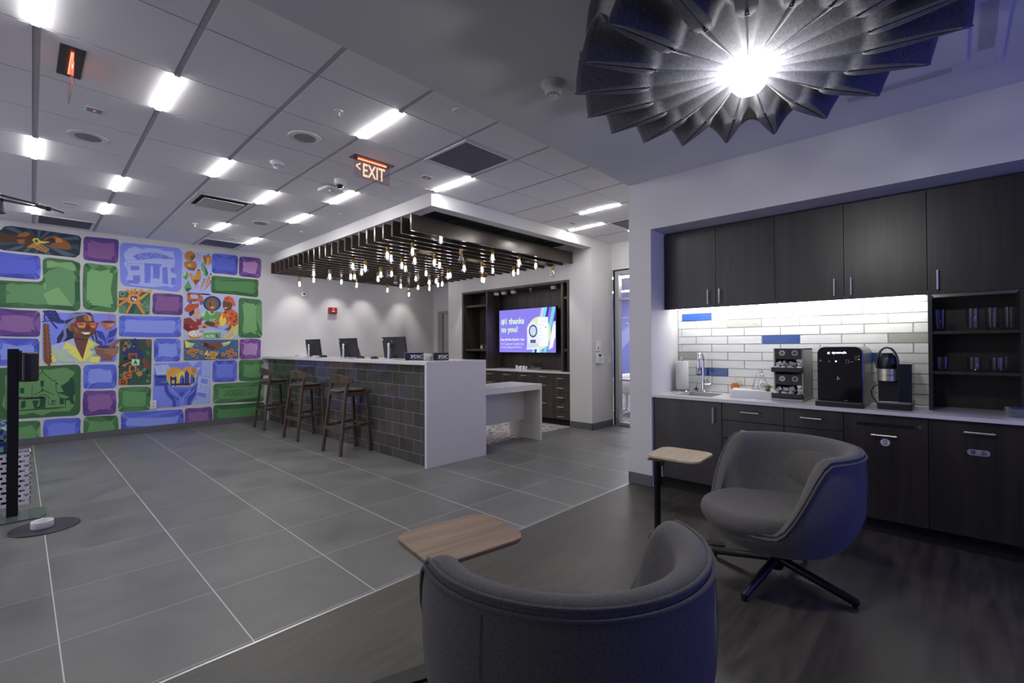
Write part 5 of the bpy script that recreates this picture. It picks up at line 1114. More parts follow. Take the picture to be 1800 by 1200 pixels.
# white display box with ornaments
DX, DY, DZ = 4.42, 1.288, .9325
t = thing('display_box', 'low white display box beside the capsule rack', 'display box', (DX, DY, .866), .12)
MB().box((-.11, -.165, 0), (.11, .165, .066)).build('box_body', mat('white_lacquer', rgb(215, 216, 220), .45, var=.01), t, bevel=.002)
t = thing('glass_cloche', 'clear conical glass cloche with a knob on the white display box', 'cloche', (4.47, 1.245, DZ+.001))
MB().lathe([(.068, 0), (.066, .02), (.042, .10), (.032, .125)], seg=24).lathe([(.034, .126), (.036, .128), (.014, .15), (.01, .16), (.016, .172), (.0, .178)], seg=20).build('glass_dome', glassmat('clear_cloche_glass', (.97, .98, .98), .10, .02), t)
t = thing('white_knot_ornament', 'white ring-shaped ornament inside the row on the display box', 'ornament', (4.40, 1.20, DZ))
pth = [(.0, .028*cos(q), .042+.03*sin(q)) for q in [2*pi*i/20 for i in range(20)]]
m = MB(); R = []
for i in range(20):
    q = 2*pi*i/20; cx, cz = .028*cos(q), .040+.029*sin(q); R.append([(.009*sin(s), cx+.009*cos(s)*cos(q), cz+.009*cos(s)*sin(q)) for s in [2*pi*j/10 for j in range(10)]])
m.loft(R, loop=True).build('ring', WPLAST, t); MB().lathe([(.018, 0), (.02, .004), (.012, .012), (0, .012)], seg=14).build('foot', WPLAST, t)
t = thing('succulent', 'small spiky green succulent against the capsule rack', 'plant', (4.36, 1.152, DZ))
m = MB()
for i in range(22):
    a = i*2.4; e = .3+.5*(i % 4)/3; r = .035; m.tube([(0, 0, .004), (r*.5*cos(a)*e*1.3, r*.5*sin(a)*e*1.3, .03), (r*cos(a)*e*1.5, r*sin(a)*e*1.5, .062-.02*e)], [.005, .0055, .0008], 5, flat=.4)
m.build('leaves', mat('succulent_green', rgb(120, 126, 84), .6, var=.25, vscale=60), t); MB().lathe([(0, 0), (.014, 0), (.016, .012), (0, .012)], seg=12).build('base_clump', mat('brown_clump', rgb(92, 66, 50), .8, var=.1), t)
# capsule rack
RX0, RX1, RY0, RY1 = 4.30, 4.64, .885, 1.10
GMET = mat('grey_metal_side', rgb(140, 144, 142), .38, .5, var=.03, vscale=40)
t = thing('capsule_rack', 'two-tier black coffee capsule rack with round flavour labels', 'capsule rack', (4.45, (RY0+RY1)/2, .866))
hy = (RY1-RY0)/2
MB().box((-.13, -hy, 0), (.19, -hy+.012, .428)).box((-.13, hy-.012, 0), (.19, hy, .428)).box((.17, -hy, 0), (.19, hy, .428)).box((-.13, -hy, .416), (.19, hy, .428)).box((-.19, -hy-.004, 0), (.19, hy+.004, .022)).build('case', [GMET], t, bevel=.002)
for z in (.025, .235):
    MB().box((-.19, -hy-.003, z), (-.13, hy+.003, z+.006)).box((-.19, -hy-.003, z), (-.184, hy+.003, z+.038)).box((-.19, -hy-.003, z), (-.12, -hy+.003, z+.038)).box((-.19, hy-.003, z), (-.12, hy+.003, z+.038)).box((-.19, -.002, z), (.0, .002, z+.038)).box((-.13, -hy+.012, z), (.17, hy-.012, z+.006)).build('tray', BLACKP, t, bevel=.0015)
    MB().box((-.131, -hy+.012, z+.105), (-.127, hy-.012, z+.19)).box((-.1315, -.0015, z), (-.127, .0015, z+.105)).build('header_panel', BLACKP, t)
cl = [(.044, .39, (110, 150, 110)), (-.048, .39, (96, 88, 84)), (.044, .18, (176, 166, 126)), (-.048, .18, (104, 62, 84))]
for y, z, c in cl:
    m = MB(); m.prism(ell(y, z, .021, .021, 24), -.134, -.131, 0, 0); m.prism(ell(y, z, .017, .017, 24), -.1346, -.134, 0, 1); m.prism(rrect(y-.008, z-.004, y+.008, z+.003, .001, 2), -.1352, -.1346, 0, 2)
    m.build('flavour_label', [WPLAST, mat('label_%d' % c[0], rgb(*c), .5, var=.05), mat('label_print', rgb(60, 60, 60), .5)], t)
CUPW = mat('white_capsule', rgb(214, 212, 222), .45, var=.02); FOIL = mat('foil_lid', rgb(196, 196, 200), .35, .3, var=.1, vscale=60); FOILG = mat('green_foil_lid', rgb(92, 130, 92), .35, .1, var=.1, vscale=60)
caps = []
rr = random.Random(3)
for z in (.031, .241):
    for n in range(9):
        col_ = n % 4; y = -.080+.053*col_+rr.uniform(-.006, .006); lay = n//4
        caps.append((-.150+.02*(lay % 2)+rr.uniform(-.008, .008)+(.035 if lay else 0), y, z+.022+.032*lay, rr.uniform(-1.4, 1.4), rr.uniform(0, 6.28)))
for k, (x, y, z, tilt, rz) in enumerate(caps):
    up_ = 'upper' if z > .2 else 'lower'
    o = thing('coffee_capsule', 'white coffee capsule heaped in the %s tray of the capsule rack' % up_, 'coffee capsule', (4.45+x, (RY0+RY1)/2+y, .868+z), 0, 'capsules in the %s rack tray' % up_)
    o.rotation_euler = (tilt, rr.uniform(.6, 1.9), rz)
    MB().lathe([(0, -.02), (.0165, -.02), (.0215, .016), (.024, .018), (.024, .0205)], seg=16).build('cup', CUPW, o); MB().lathe([(.023, .0206), (0, .021)], seg=16).build('foil_lid', FOILG if k in (9, 12) else FOIL, o)
# water dispenser
GLB = mat('gloss_black', rgb(14, 14, 17), .09, var=.05, vscale=10, spec=.6); QG = mat('grey_dispenser_side', rgb(120, 122, 122), .3, .5, var=.03, vscale=30)
QY0, QY1 = .483, .766
t = thing('water_dispenser', 'large glossy black countertop water dispenser with lit lettering', 'water dispenser', (4.41, (QY0+QY1)/2, .866)); hy = (QY1-QY0)/2
def top_round(h, z0, z1, r): return [(-h, z0), (h, z0)]+[(h-r+r*cos(q), z1-r+r*sin(q)) for q in [pi/2*i/6 for i in range(7)]]+[(-h+r+r*cos(q), z1-r+r*sin(q)) for q in [pi/2+pi/2*i/6 for i in range(7)]]
MB().prism(top_round(hy, 0.0, .442, .05), -.225, .244, 0, 0, True).build('dispenser_body', QG, t, bevel=.006)
MB().prism(top_round(hy-.004, .04, .438, .047), -.24, -.225, 0, 0, True).build('front_panel', GLB, t, bevel=.004)
MB().box((-.2405, -hy+.012, .05), (-.2395, hy-.012, .20)).build('dispense_bay', mat('bay_black', rgb(8, 8, 10), .05, spec=.7, var=.02), t)
MB().box((-.29, -hy-.006, 0), (-.22, hy+.004, .036)).build('drip_tray', BLACKP, t, bevel=.004); MB().box((-.283, -hy+.02, .036), (-.235, hy-.02, .039)).build('drip_grille', CHROME, t)
m = MB(); text_on(m, 'quench', (-.2412, .045, .385), (0, -.088, 0), (0, 0, .022), .02)
for k in range(6):
    a = 2*pi*k/6; m.prism([(.066+.003*cos(a-.8), .394+.003*sin(a-.8)), (.066+.0115*cos(a), .394+.0115*sin(a)), (.066+.003*cos(a+.8), .394+.003*sin(a+.8))], -.2415, -.241, 0)
m.build('lit_lettering', emitmat('violet_white_led', (.72, .70, 1.0), 2.4), t)
m = MB(); m.prism(ell(.02, .333, .006, .006, 12), -.2415, -.241, 0); m.build('blue_led', emitmat('blue_led_glow', (.35, .4, 1), 3), t)
m = MB(); m.prism(ell(-.118, .372, .0025, .0025, 8), -.2415, -.241, 0); m.build('red_led', emitmat('red_led_glow', (1, .1, .1), 1.5), t)
m = MB(); m.prism(ell(-.118, .35, .003, .003, 8), -.2415, -.241, 0); m.build('green_led', emitmat('green_led_glow', (.3, 1, .6), 1.5), t)
ICON = mat('pale_icon_print', rgb(150, 150, 160), .5)
m = MB()
o_, i_ = rrect(-.058, .318, -.040, .346, .002, 2), rrect(-.056, .320, -.042, .344, .001, 2); n = len(o_); m.add([(-.2412, *p) for p in o_]+[(-.2412, *p) for p in i_], [(k, n+k, n+(k+1) % n, (k+1) % n) for k in range(n)])
m.box((-.2414, -.085, .331), (-.241, -.060, .333))
for y, z, w_ in ((.118, .334, .022), (.062, .331, .012)): m.box((-.2414, y-w_/2, z-.003), (-.241, y+w_/2, z-.001)); m.box((-.2414, y-w_/4, z+.0), (-.241, y+w_/4, z+.008))
for z in (.372, .363, .354, .345): m.box((-.2414, -.11, z-.0012), (-.241, -.092, z+.0004))
m.build('control_icons', ICON, t)
m = MB(); m.box((-.242, .008, .205), (-.24, .013, .222)).box((-.242, -.002, .200), (-.24, .003, .210)).box((-.242, .009, .196), (-.24, .016, .204)); m.build('spout_highlight_tabs', mat('pale_spout', rgb(190, 190, 195), .3), t)
# pod coffee maker
KY0, KY1 = .218, .41
t = thing('coffee_maker', 'black pod coffee maker with a steel band and arched handle', 'coffee maker', (4.36, (KY0+KY1)/2, .866)); hy = (KY1-KY0)/2
MB().box((-.165, -hy, 0), (.16, hy, .05)).build('base', BLACKP, t, bevel=.008)
MB().box((-.168, -hy+.004, .050), (-.02, hy-.004, .056)).build('drip_plate', CHROME, t, bevel=.002)
KB = mat('navy_black_plastic', rgb(24, 25, 34), .3, var=.05)
MB().box((-.10, -hy+.01, .05), (.16, hy-.002, .325)).build('body_column', KB, t, bevel=.012)
MB().box((-.165, -hy, .05), (.14, -hy+.076, .322)).build('water_tank', mat('smoked_tank', rgb(28, 29, 40), .12, var=.04), t, bevel=.006)
cyk = .040
MB().lathe([(.0, .19), (.054, .19), (.056, .20), (.056, .275), (.054, .278), (0, .278)], (-.105, cyk, 0), 24).build('brew_head', BLACKP, t)
m = MB(); R = []
for zz in (.200, .284):
    ring_o = [(-.105-.0585*cos(q), cyk+.0585*sin(q), zz) for q in [-1.75+3.5*i/18 for i in range(19)]]; ring_i = [(-.105-.0555*cos(q), cyk+.0555*sin(q), zz) for q in [1.75-3.5*i/18 for i in range(19)]]; R.append(ring_o+ring_i)
m.loft(R).build('steel_band', mat('brushed_steel_band', rgb(196, 190, 178), .34, .6, var=.08, vscale=30, stretch=(1, 30, 1)), t)
m = MB()
for j, chx in enumerate('KEURIG'):
    q0 = .50-.2*j; q = q0
    text_on(m, chx, (-.105-.0592*cos(q), cyk+.0592*sin(q)+.0, .236), (0, -.0085, 0), (0, 0, .008), .02)
m.build('lettering', GP, t)
m = MB(); m.lathe([(0, .45-.05), (.03, .395), (.052, .36), (.055, .30), (.052, .286), (0, .286)], (-.095, cyk, -.0), 24); m.build('lid', BLACKP, t)
pth = [(-.11, cyk+.060*cos(q), .315+.12*sin(q)) for q in [pi*i/14 for i in range(15)]]
MB().tube([(-.11, cyk+.060, .285)]+pth+[(-.11, cyk-.060, .285)], .0075, 8, flat=1.0).build('lid_handle', mat('grey_handle', rgb(88, 90, 92), .35, .3, var=.05), t)
MB().tube([(-.10, .095, .30-.0), (-.02, .13, .315), (.12, .14, .33)], .003, 6).build('water_hose', BLACKP, t)
MB().tube([(.10, .10, .16), (-.02, .125, .15), (-.09, .135, .12), (-.12, .125, .08), (-.12, .10, .04), (-.11, .094, .03)], .0045, 8).build('power_cord', BLACKP, t)
# upper cabinets
def upper(ya, yb, lab, doors):
    ym = (ya+yb)/2; w = (ya-yb)/2
    t = thing('wall_cabinet', lab, 'cabinet', (UX, ym, 1.67), 0, 'dark wall cabinets of the coffee bar')
    MB().box((.021, -w, .025), (.329, w, .735)).build('carcass', CABV, t)
    MB().box((.021, -w, .022), (.329, w, .0249)).build('underside_panel', QUARTZ, t)
    for a, b, hy_ in doors:
        d = MB().box((0, b-ym+.0015, 0), (.02, a-ym-.0015, .728)).build('door', CABV, t, bevel=.0015)
        if hy_ is not None: hbar(hy_-ym, .161, hy_-ym, .028, d)
    return t
upper(2.068, 1.092, 'dark two-door wall cabinet above the sink', [(2.068, 1.576, 1.638), (1.576, 1.092, 1.536)])
upper(1.092, .138, 'dark two-door wall cabinet above the water dispenser', [(1.092, .616, .674), (.616, .138, .568)])
upper(.138, -.62, 'wide dark wall cabinet above the open shelves', [(.138, -.62, .085)])
upper(-.62, -1.198, 'dark wall cabinet at the end beyond the open shelves', [(-.62, -1.198, -.68)])
hs = thing('open_shelf_unit', 'dark open shelf unit holding glasses and mugs', 'shelf unit', (UX, -.09, .866))
MB().box((0, .206, 0), (.31, .228, .803)).build('side_panel', CABV, hs); MB().box((0, -.232, 0), (.31, -.21, .803)).build('side_panel', CABV, hs)
MB().box((.31, -.232, 0), (.328, .228, .803)).build('back_panel', CABV, hs)
for z in (1.117, 1.393): MB().box((.012, -.21, z-.866), (.31, .206, z-.846)).build('shelf', CABV, hs)
# tiled backsplash
TW_ = mat('white_glazed_tile', rgb(226, 228, 226), .12, var=.05, vscale=18, stretch=(1, .4, 4), bump=.25, bscale=22)
TB_ = mat('blue_glazed_tile', rgb(44, 78, 146), .15, var=.08, vscale=20, bump=.2, bscale=22); TG_ = mat('grey_glazed_tile', rgb(168, 168, 160), .16, var=.06, vscale=20, bump=.2, bscale=22); GROUT = mat('grey_grout', rgb(186, 186, 182), .9, var=.05)
bs = MB(); bs.box((4.666, .142, .867), (4.679, 2.069, 1.69), 3)
rows = [1.6425+.0775]+[1.6425-.0775*k for k in range(10)]
for r_ in range(11):
    z1 = min(rows[r_], 1.69); z0 = rows[r_]-.0775
    ph = 2.03 if (r_-1) % 2 == 0 else 1.88
    k = -1
    while True:
        ya = ph-.3*k; yb = ya-.3; k += 1
        if ya < .142: break
        a2, b2 = min(ya, 2.068), max(yb, .142)
        if a2-b2 < .012: continue
        mi = 0; A = r_-1; mid = (a2+b2)/2
        for rw, y_, c_ in ((0, 1.88, 1), (0, .68, 2), (1, 1.43, 2), (3, 1.13, 1), (3, .23, 2), (5, 1.975, 2), (5, .53, 1), (7, 1.73, 1)):
            if A == rw and abs(mid-y_) < .06: mi = c_
        e = .0013; bv = .004
        x0, x1 = 4.658, 4.668
        bs.add([(x1, b2+e, z0+e), (x1, a2-e, z0+e), (x1, a2-e, z1-e), (x1, b2+e, z1-e), (x0, b2+e+bv, z0+e+bv*.6), (x0, a2-e-bv, z0+e+bv*.6), (x0, a2-e-bv, z1-e-bv*.6), (x0, b2+e+bv, z1-e-bv*.6)],
               [(4, 7, 6, 5), (0, 4, 5, 1), (1, 5, 6, 2), (2, 6, 7, 3), (3, 7, 4, 0)], mi)
tag(bs.build('backsplash', [TW_, TB_, TG_, GROUT]), 'glossy white brick tile backsplash with scattered blue and grey tiles', 'backsplash')
t = thing('under_cabinet_light', 'slim bright light strip under the dark wall cabinets', 'light', (4.56, 1.10, 1.678))
MB().box((-.014, -.945, .004), (.014, .945, .014)).build('light_housing', ALU, t); MB().box((-.011, -.94, 0), (.011, .94, .0045)).build('light_lens', emitmat('under_cabinet_glow', (1, .99, .95), 46), t)
# glasses, mugs, napkins
CG = glassmat('drinking_glass', (.90, .91, .94), .015, .04, .28)
for k, (px, lab) in enumerate(((1652, 'tall clear glass standing alone at the tiled side of the top shelf'), (1710, 'tall clear glass, first of the three together on the top shelf'), (1744, 'tall clear glass, middle of the three together on the top shelf'), (1776, 'tall clear glass, last of the three together on the top shelf'))):
    p = atx(px, 575, 4.44)
    t = thing('drinking_glass', lab, 'glass', (4.44, max(-.255, p.y), 1.414), 0, 'tall glasses on the top shelf')
    MB().lathe([(0, .001), (.029, .001), (.032, .006), (.034, .15), (.0325, .15), (.0305, .018), (0, .014)], seg=22).build('glass_body', CG, t)
for k, (px, lab) in enumerate(((1653, 'clear glass mug standing alone at the tiled side of the shelf'), (1712, 'clear glass mug in the middle of the shelf'), (1752, 'clear glass mug with its handle towards the end mug'), (1786, 'clear glass mug at the far end of the shelf'))):
    gx_ = 4.55 if px == 1786 else (4.40 if px == 1752 else 4.44); p = atx(px, 645, gx_); p.y = max(-.235, min(.07, p.y))
    t = thing('glass_mug', lab, 'mug', (gx_, p.y, 1.138), 0, 'glass mugs on the middle shelf')
    MB().lathe([(0, .001), (.034, .001), (.037, .006), (.038, .095), (.036, .095), (.0345, .014), (0, .011)], seg=22).build('mug_body', CG, t)
    MB().tube([(0, -.036, .078), (0, -.055, .074), (0, -.062, .05), (0, -.055, .026), (0, -.036, .02)], .0045, 8).build('handle', CG, t)
pl = None
for k in range(9):
    z = .866+k*.0058
    lab = 'square white dish in the stack on the worktop end, %s from the bottom' % ORD[k]
    if pl is None:
        pl = thing('square_dish', lab, 'dish', (4.31, -.305, z), .05, 'stacked square dishes on the worktop')
        m = MB(); m.loft([[(x, y, h) for x, y in rrect(-s, -s, s, s, .012)] for s, h in ((.055, 0), (.06, .001), (.075, .005), (.077, .0062), (.073, .0062), (.056, .0022))]); m.build('dish_body', mat('white_porcelain', rgb(214, 216, 222), .25, var=.02), pl)
    else: pl2 = dup(pl, (4.31+.001*(k % 2), -.305, z), .05+.01*(k % 3), lab)
t = thing('patterned_napkin', 'dark blue patterned napkin lying on the stack of square dishes', 'napkin', (4.31, -.305, .866+9*.0058+.0008), .05)
MB().prism(rrect(-.06, -.06, .06, .06, .008), 0, .005).build('napkin_sheet', mat('blue_napkin', rgb(48, 66, 110), .9, var=.5, vscale=60), t)
# ================================================================ seating, side tables, left-hand items
def felt_mat(name, c, sc=140, var=.16):
    m = bpy.data.materials.new(name); m.use_nodes = True; nt = m.node_tree; b = nt.nodes['Principled BSDF']
    tc = gnode(nt, 'ShaderNodeTexCoord')
    n = gnode(nt, 'ShaderNodeTexNoise'); n.inputs['Scale'].default_value = sc; n.inputs['Detail'].default_value = 5; n.inputs['Roughness'].default_value = .7; nt.links.new(tc.outputs['Object'], n.inputs['Vector'])
    n3 = gnode(nt, 'ShaderNodeTexNoise'); n3.inputs['Scale'].default_value = sc*3.2; nt.links.new(tc.outputs['Object'], n3.inputs['Vector'])
    f = mth(nt, 'ADD', mth(nt, 'MULTIPLY', n.outputs['Fac'], .6), mth(nt, 'MULTIPLY', n3.outputs['Fac'], .4))
    cr = gnode(nt, 'ShaderNodeValToRGB'); cr.color_ramp.elements[0].position = .33; cr.color_ramp.elements[1].position = .67
    cr.color_ramp.elements[0].color = (*[x*(1-var*2.2) for x in c], 1); cr.color_ramp.elements[1].color = (*[x*(1+var*2.2) for x in c], 1)
    nt.links.new(f, cr.inputs[0]); nt.links.new(cr.outputs[0], b.inputs['Base Color'])
    b.inputs['Roughness'].default_value = .95; b.inputs['Specular IOR Level'].default_value = .15; b.inputs['Sheen Weight'].default_value = .15
    bp = gnode(nt, 'ShaderNodeBump'); bp.inputs['Strength'].default_value = .35; bp.inputs['Distance'].default_value = .003; nt.links.new(f, bp.inputs['Height']); nt.links.new(bp.outputs[0], b.inputs['Normal'])
    MATS[name] = m
    return m
WOOL = felt_mat('heathered_grey_wool', rgb(96, 94, 93)); WELT = felt_mat('grey_wool_piping', rgb(92, 90, 92))
def sstep(a, b, x):
    t = max(0.0, min(1.0, (x-a)/(b-a))); return t*t*(3-2*t)
def lounge_chair(lab, pos, rz):
    t = thing('lounge_chair', lab, 'armchair', pos, rz, 'grey swivel lounge chairs')
    NS = 72
    def rimh(phi):   # phi = angle from the back, 0..pi
        d = abs(phi)
        return .375+(.775-.375)*(1-sstep(radians(88), radians(128), d))-.008*sstep(radians(30), radians(95), d)*(1-sstep(radians(88), radians(128), d))
    def rad(z):
        pts = [(.165, .10), (.172, .22), (.20, .295), (.26, .355), (.34, .392), (.45, .410), (.56, .416), (.68, .412), (.76, .405)]
        z = .165+(z-.197)*(1 if z > .4 else (z-.197)*0+1)+.032*sstep(.2, .5, z)
        for (z0, r0), (z1, r1) in zip(pts, pts[1:]):
            if z <= z1: return r0+(r1-r0)*max(0, (z-z0))/(z1-z0)
        return pts[-1][1]*1.0
    rings = [[] for _ in range(16)]; welt1 = []; welt2 = []
    for i in range(NS):
        a = 2*pi*i/NS; phi = a-pi if a <= 2*pi else a
        phi = (a-pi)  # a=pi is the back (-x)
        h = rimh(phi); ca, sa = cos(a), sin(a); low = 1-min(1, (h-.375)/.3)   # 1 at the front lip
        th = .10-.055*low
        def P(r, z): return (r*ca*1.0, r*sa*1.0, z)
        hb = h-.05
        zs = [.197, .202, .216, .245, .197+(hb-.197)*.35, .197+(hb-.197)*.55, .197+(hb-.197)*.78, hb]
        for k, z in enumerate(zs): rings[k].append(P(rad(z) if k else .06, z))
        ro = rad(hb)
        rings[8].append(P(ro-.004, h-.024)); rings[9].append(P(ro-.018, h-.006)); rings[10].append(P(ro-.042, h)); rings[11].append(P(ro-.07, h-.006)); rings[12].append(P(ro-th, h-.032))
        zin = max(.32, min(.46, h-.12)) if h > .5 else .325
        rings[13].append(P(ro-th-.008, (h-.05)*.6+zin*.4)); rings[14].append(P(ro-th-.03, zin)); rings[15].append(P(.20, .32))
        welt1.append(P(ro+.001, h-.030)); welt2.append(P(ro-.010, h-.012))
    m = MB(); m.loft(rings, cap1=True); m.build('shell', WOOL, t, subsurf=1)
    for wl in (welt1, welt2):
        R = []
        n = len(wl)
        for i in range(n):
            p = Vector(wl[i]); d = (Vector(wl[(i+1) % n])-Vector(wl[i-1])).normalized(); o = Vector((p.x, p.y, 0)).normalized(); o = (o-d*o.dot(d)).normalized(); b = d.cross(o)
            R.append([p+o*.0058*cos(q)+b*.0058*sin(q) for q in [2*pi*j/8 for j in range(8)]])
        MB().loft(R, loop=True).build('piping', WELT, t)
    # seat cushion, domed, pushed a little out of the front
    R = []; out = []
    for i in range(48):
        a = 2*pi*i/48; c, s = cos(a), sin(a); e = 2.5; r = (abs(c)**e+abs(s)**e)**(-1/e); rx = .40 if c > 0 else .285
        out.append((rx*r*c, .315*r*s))
    for sc, z in ((.80, .300), (.93, .312), (.99, .345), (1.0, .375), (.985, .405), (.93, .428), (.80, .428), (.5, .434), (.15, .436)): R.append([(x*sc, y*sc, z+.012*(x*sc > 0)*(1-(x*sc/.4))) for x, y in out])
    MB().loft(R).build('seat_cushion', WOOL, t, subsurf=1)
    # soft back cushion gathered in the middle
    R = []
    for i in range(41):
        a = radians(180-62+124*i/40); w = abs(i-20)/20; wr = .006*cos(i*2.4)*max(0, 1-w*1.8)
        r0 = .318-.0*w+wr; r1 = .27+.045*w**2+wr
        prof = [(r0, .42), (r1, .44), (r1-.012, .52), (r1, .62), (r1+.022, .69), (r0+.012, .715), (r0+.02, .66)]
        R.append([(r*cos(a), r*sin(a), z) for r, z in prof])
    MB().loft(R).build('back_cushion', WOOL, t, subsurf=1)
    # vertical seam lines
    for a in (radians(180+52), radians(180-52)):
        MB().tube([((rad(z)+.0008)*cos(a), (rad(z)+.0008)*sin(a), z) for z in [.23+.055*i for i in range(10)]], .0010, 5).build('seam', WOOL, t)
    MB().lathe([(0, .2), (.12, .2), (.11, .19), (.034, .186), (.034, .075), (.026, .06), (0, .06)], seg=20).build('swivel_hub', BLACKM, t)
    for k in range(4):
        a = pi/2*k-.165-rz; MB().tube([(.015*cos(a), .015*sin(a), .118), (.06*cos(a), .06*sin(a), .108), (.375*cos(a), .375*sin(a), .030), (.388*cos(a), .388*sin(a), .028)], [.022, .023, .0205, .012], 12).lathe([(0, 0), (.012, 0), (.012, .012), (0, .012)], (.37*cos(a), .37*sin(a), 0), 10).build('leg', BLACKM, t)
    return t
lounge_chair('grey barrel lounge chair facing away in the foreground', (1.110, .845, 0), radians(62.5))
lounge_chair('grey barrel lounge chair in front of the dark drawer cabinets', (2.953, .744, 0), radians(139))
# C-shaped side tables
TW1 = woodgrain('walnut_table_top', rgb(104, 80, 62), rgb(156, 126, 100), 0, .38, .9); TW2 = woodgrain('pale_oak_table_top', rgb(176, 156, 130), rgb(206, 188, 162), 0, .4, .9)
def side_table(lab, top, mt, post, foot, w, d, rz, zt=.62, knob=False):
    t = thing('side_table', lab, 'side table', (top[0], top[1], 0), rz, 'small side tables between the lounge chairs')
    m = MB(); m.prism(rrect(-w/2, -d/2, w/2, d/2, .075, 7), zt-.018, zt, 2, 0, True); m.build('table_top', mt, t, bevel=.004)
    c, s = cos(-rz), sin(-rz)
    def loc(p): x, y = p[0]-top[0], p[1]-top[1]; return (x*c-y*s, x*s+y*c)
    px, py = loc(post); fx, fy = loc(foot)
    MB().lathe([(.021, .008), (.021, .36), (.0245, .365), (.0245, zt-.018)], (px, py, 0), 16).build('post', BLACKM, t)
    MB().box((px-.05, py-.05, zt-.024), (px+.05, py+.05, zt-.018)).build('mounting_plate', BLACKM, t)
    dx, dy = fx-px, fy-py; l = hypot(dx, dy); dx, dy = dx/l, dy/l; nx, ny = -dy, dx
    q = [(px-dx*.06+nx*.05*k, py-dy*.06+ny*.05*k) for k in (-1, 1)]+[(fx+nx*.03*k, fy+ny*.03*k) for k in (1, -1)]
    MB().prism(q, 0, .009).build('base_plate', BLACKM, t, bevel=.003)
    if knob:
        k = MB(); k.tube([(px, py, zt-.06), (px+dx*.0+.045, py-.02, zt-.06)], .007, 8); k.lathe([(0, -.012), (.014, -.01), (.014, .01), (0, .012)], (px+.05, py-.022, zt-.06), 12, axis=0)
        k.tube([(px+.045, py-.02, zt-.075), (px+.05, py-.022, zt-.15)], [.006, .010], 8); k.build('height_lever', CHROME, t)
side_table('walnut topped side table in front of the foreground chair', (1.225, 1.455), TW1, (1.165, 1.56), (.80, 1.69), .43, .35, radians(-9), .56)
side_table('pale oak topped side table beside the tall wall end', (3.20, 1.415), TW2, (3.03, 1.50), (3.21, 1.12), .37, .37, radians(3), .56, True)
# hand sanitiser stand
SB = mat('charcoal_stand_metal', rgb(22, 22, 26), .35, .2, var=.05); GLS = mat('grey_glass_plate', rgb(98, 108, 106), .15, .2, var=.04, vscale=10)
t = thing('sanitizer_stand', 'black hand sanitiser dispenser on a tall post with a grey base plate', 'sanitiser stand', (-.034, 5.34, 0))
MB().prism(rrect(-.32, -.17, .185, .17, .07, 6), 0, .012).build('base_plate', GLS, t, bevel=.003)
MB().box((-.034, -.02, .012), (.030, .02, 1.315)).build('post', SB, t, bevel=.003)
MB().prism(rrect(.030, -.055, .140, .055, .045, 6), 1.055, 1.285).build('dispenser_body', BLACKP, t, bevel=.012, angle=30)
MB().box((.028, -.045, 1.06), (.045, .045, 1.30)).build('mounting_plate', SB, t, bevel=.003)
MB().tube([(.03, 0, .93), (.16, 0, .925)], .008, 8).prism(ell(.10, 0, .075, .05, 20), .918, .93).build('drip_tray', BLACKP, t)
t = thing('round_floor_base', 'dark round floor base near the tall sanitiser stand', 'floor base', (.134, 4.878, 0))
MB().lathe([(0, 0), (.19, 0), (.192, .004), (.188, .009), (0, .010)], seg=48).build('base_disc', mat('dark_slate_disc', rgb(40, 40, 50), .5, .1, var=.05), t)
t = thing('white_ring_cup', 'low white round cup sitting on the dark round floor base', 'cup', (.118, 4.865, .010))
MB().lathe([(0, .0), (.060, 0), (.062, .003), (.062, .046), (.060, .048), (.056, .046), (.055, .012), (0, .010)], seg=32).build('cup_body', WPLAST, t)
# white lattice planter with a mosaic ball vase
LAT = mat('white_lattice_plastic', rgb(220, 218, 224), .5, var=.02)
t = thing('lattice_planter', 'white lattice planter box behind the sanitiser post', 'planter', (-.09, 5.80, 0))
W2, HH = .155, .445
m = MB()
for k in range(11):
    z = .01+k*.041
    for (a, b) in (((-W2, -.1), (W2, -.1)), ((W2, -.1), (W2, .1)), ((W2, .1), (-W2, .1)), ((-W2, .1), (-W2, -.1))): m.box((min(a[0], b[0])-.003, min(a[1], b[1])-.003, z), (max(a[0], b[0])+.003, max(a[1], b[1])+.003, z+.021))
    if k < 10:
        for j in range(6):
            x = -W2+.03+j*.052+(.026 if k % 2 else 0)
            if x < W2-.01: m.box((x-.009, -.103, z+.02), (x+.009, -.097, z+.042)); m.box((x-.009, .097, z+.02), (x+.009, .103, z+.042))
        for y in (-.06, .0, .06):
            for sx in (-W2, W2): m.box((sx-.003, y+(.02 if k % 2 else 0)-.008, z+.02), (sx+.003, y+(.02 if k % 2 else 0)+.008, z+.042))
m.box((-W2, -.1, 0), (W2, .1, .01)); m.build('lattice_box', LAT, t)
MB().box((-.13, -.08, .012), (.10, .08, .40)).build('dark_liner', mat('navy_liner', rgb(26, 26, 40), .8, var=.1), t)
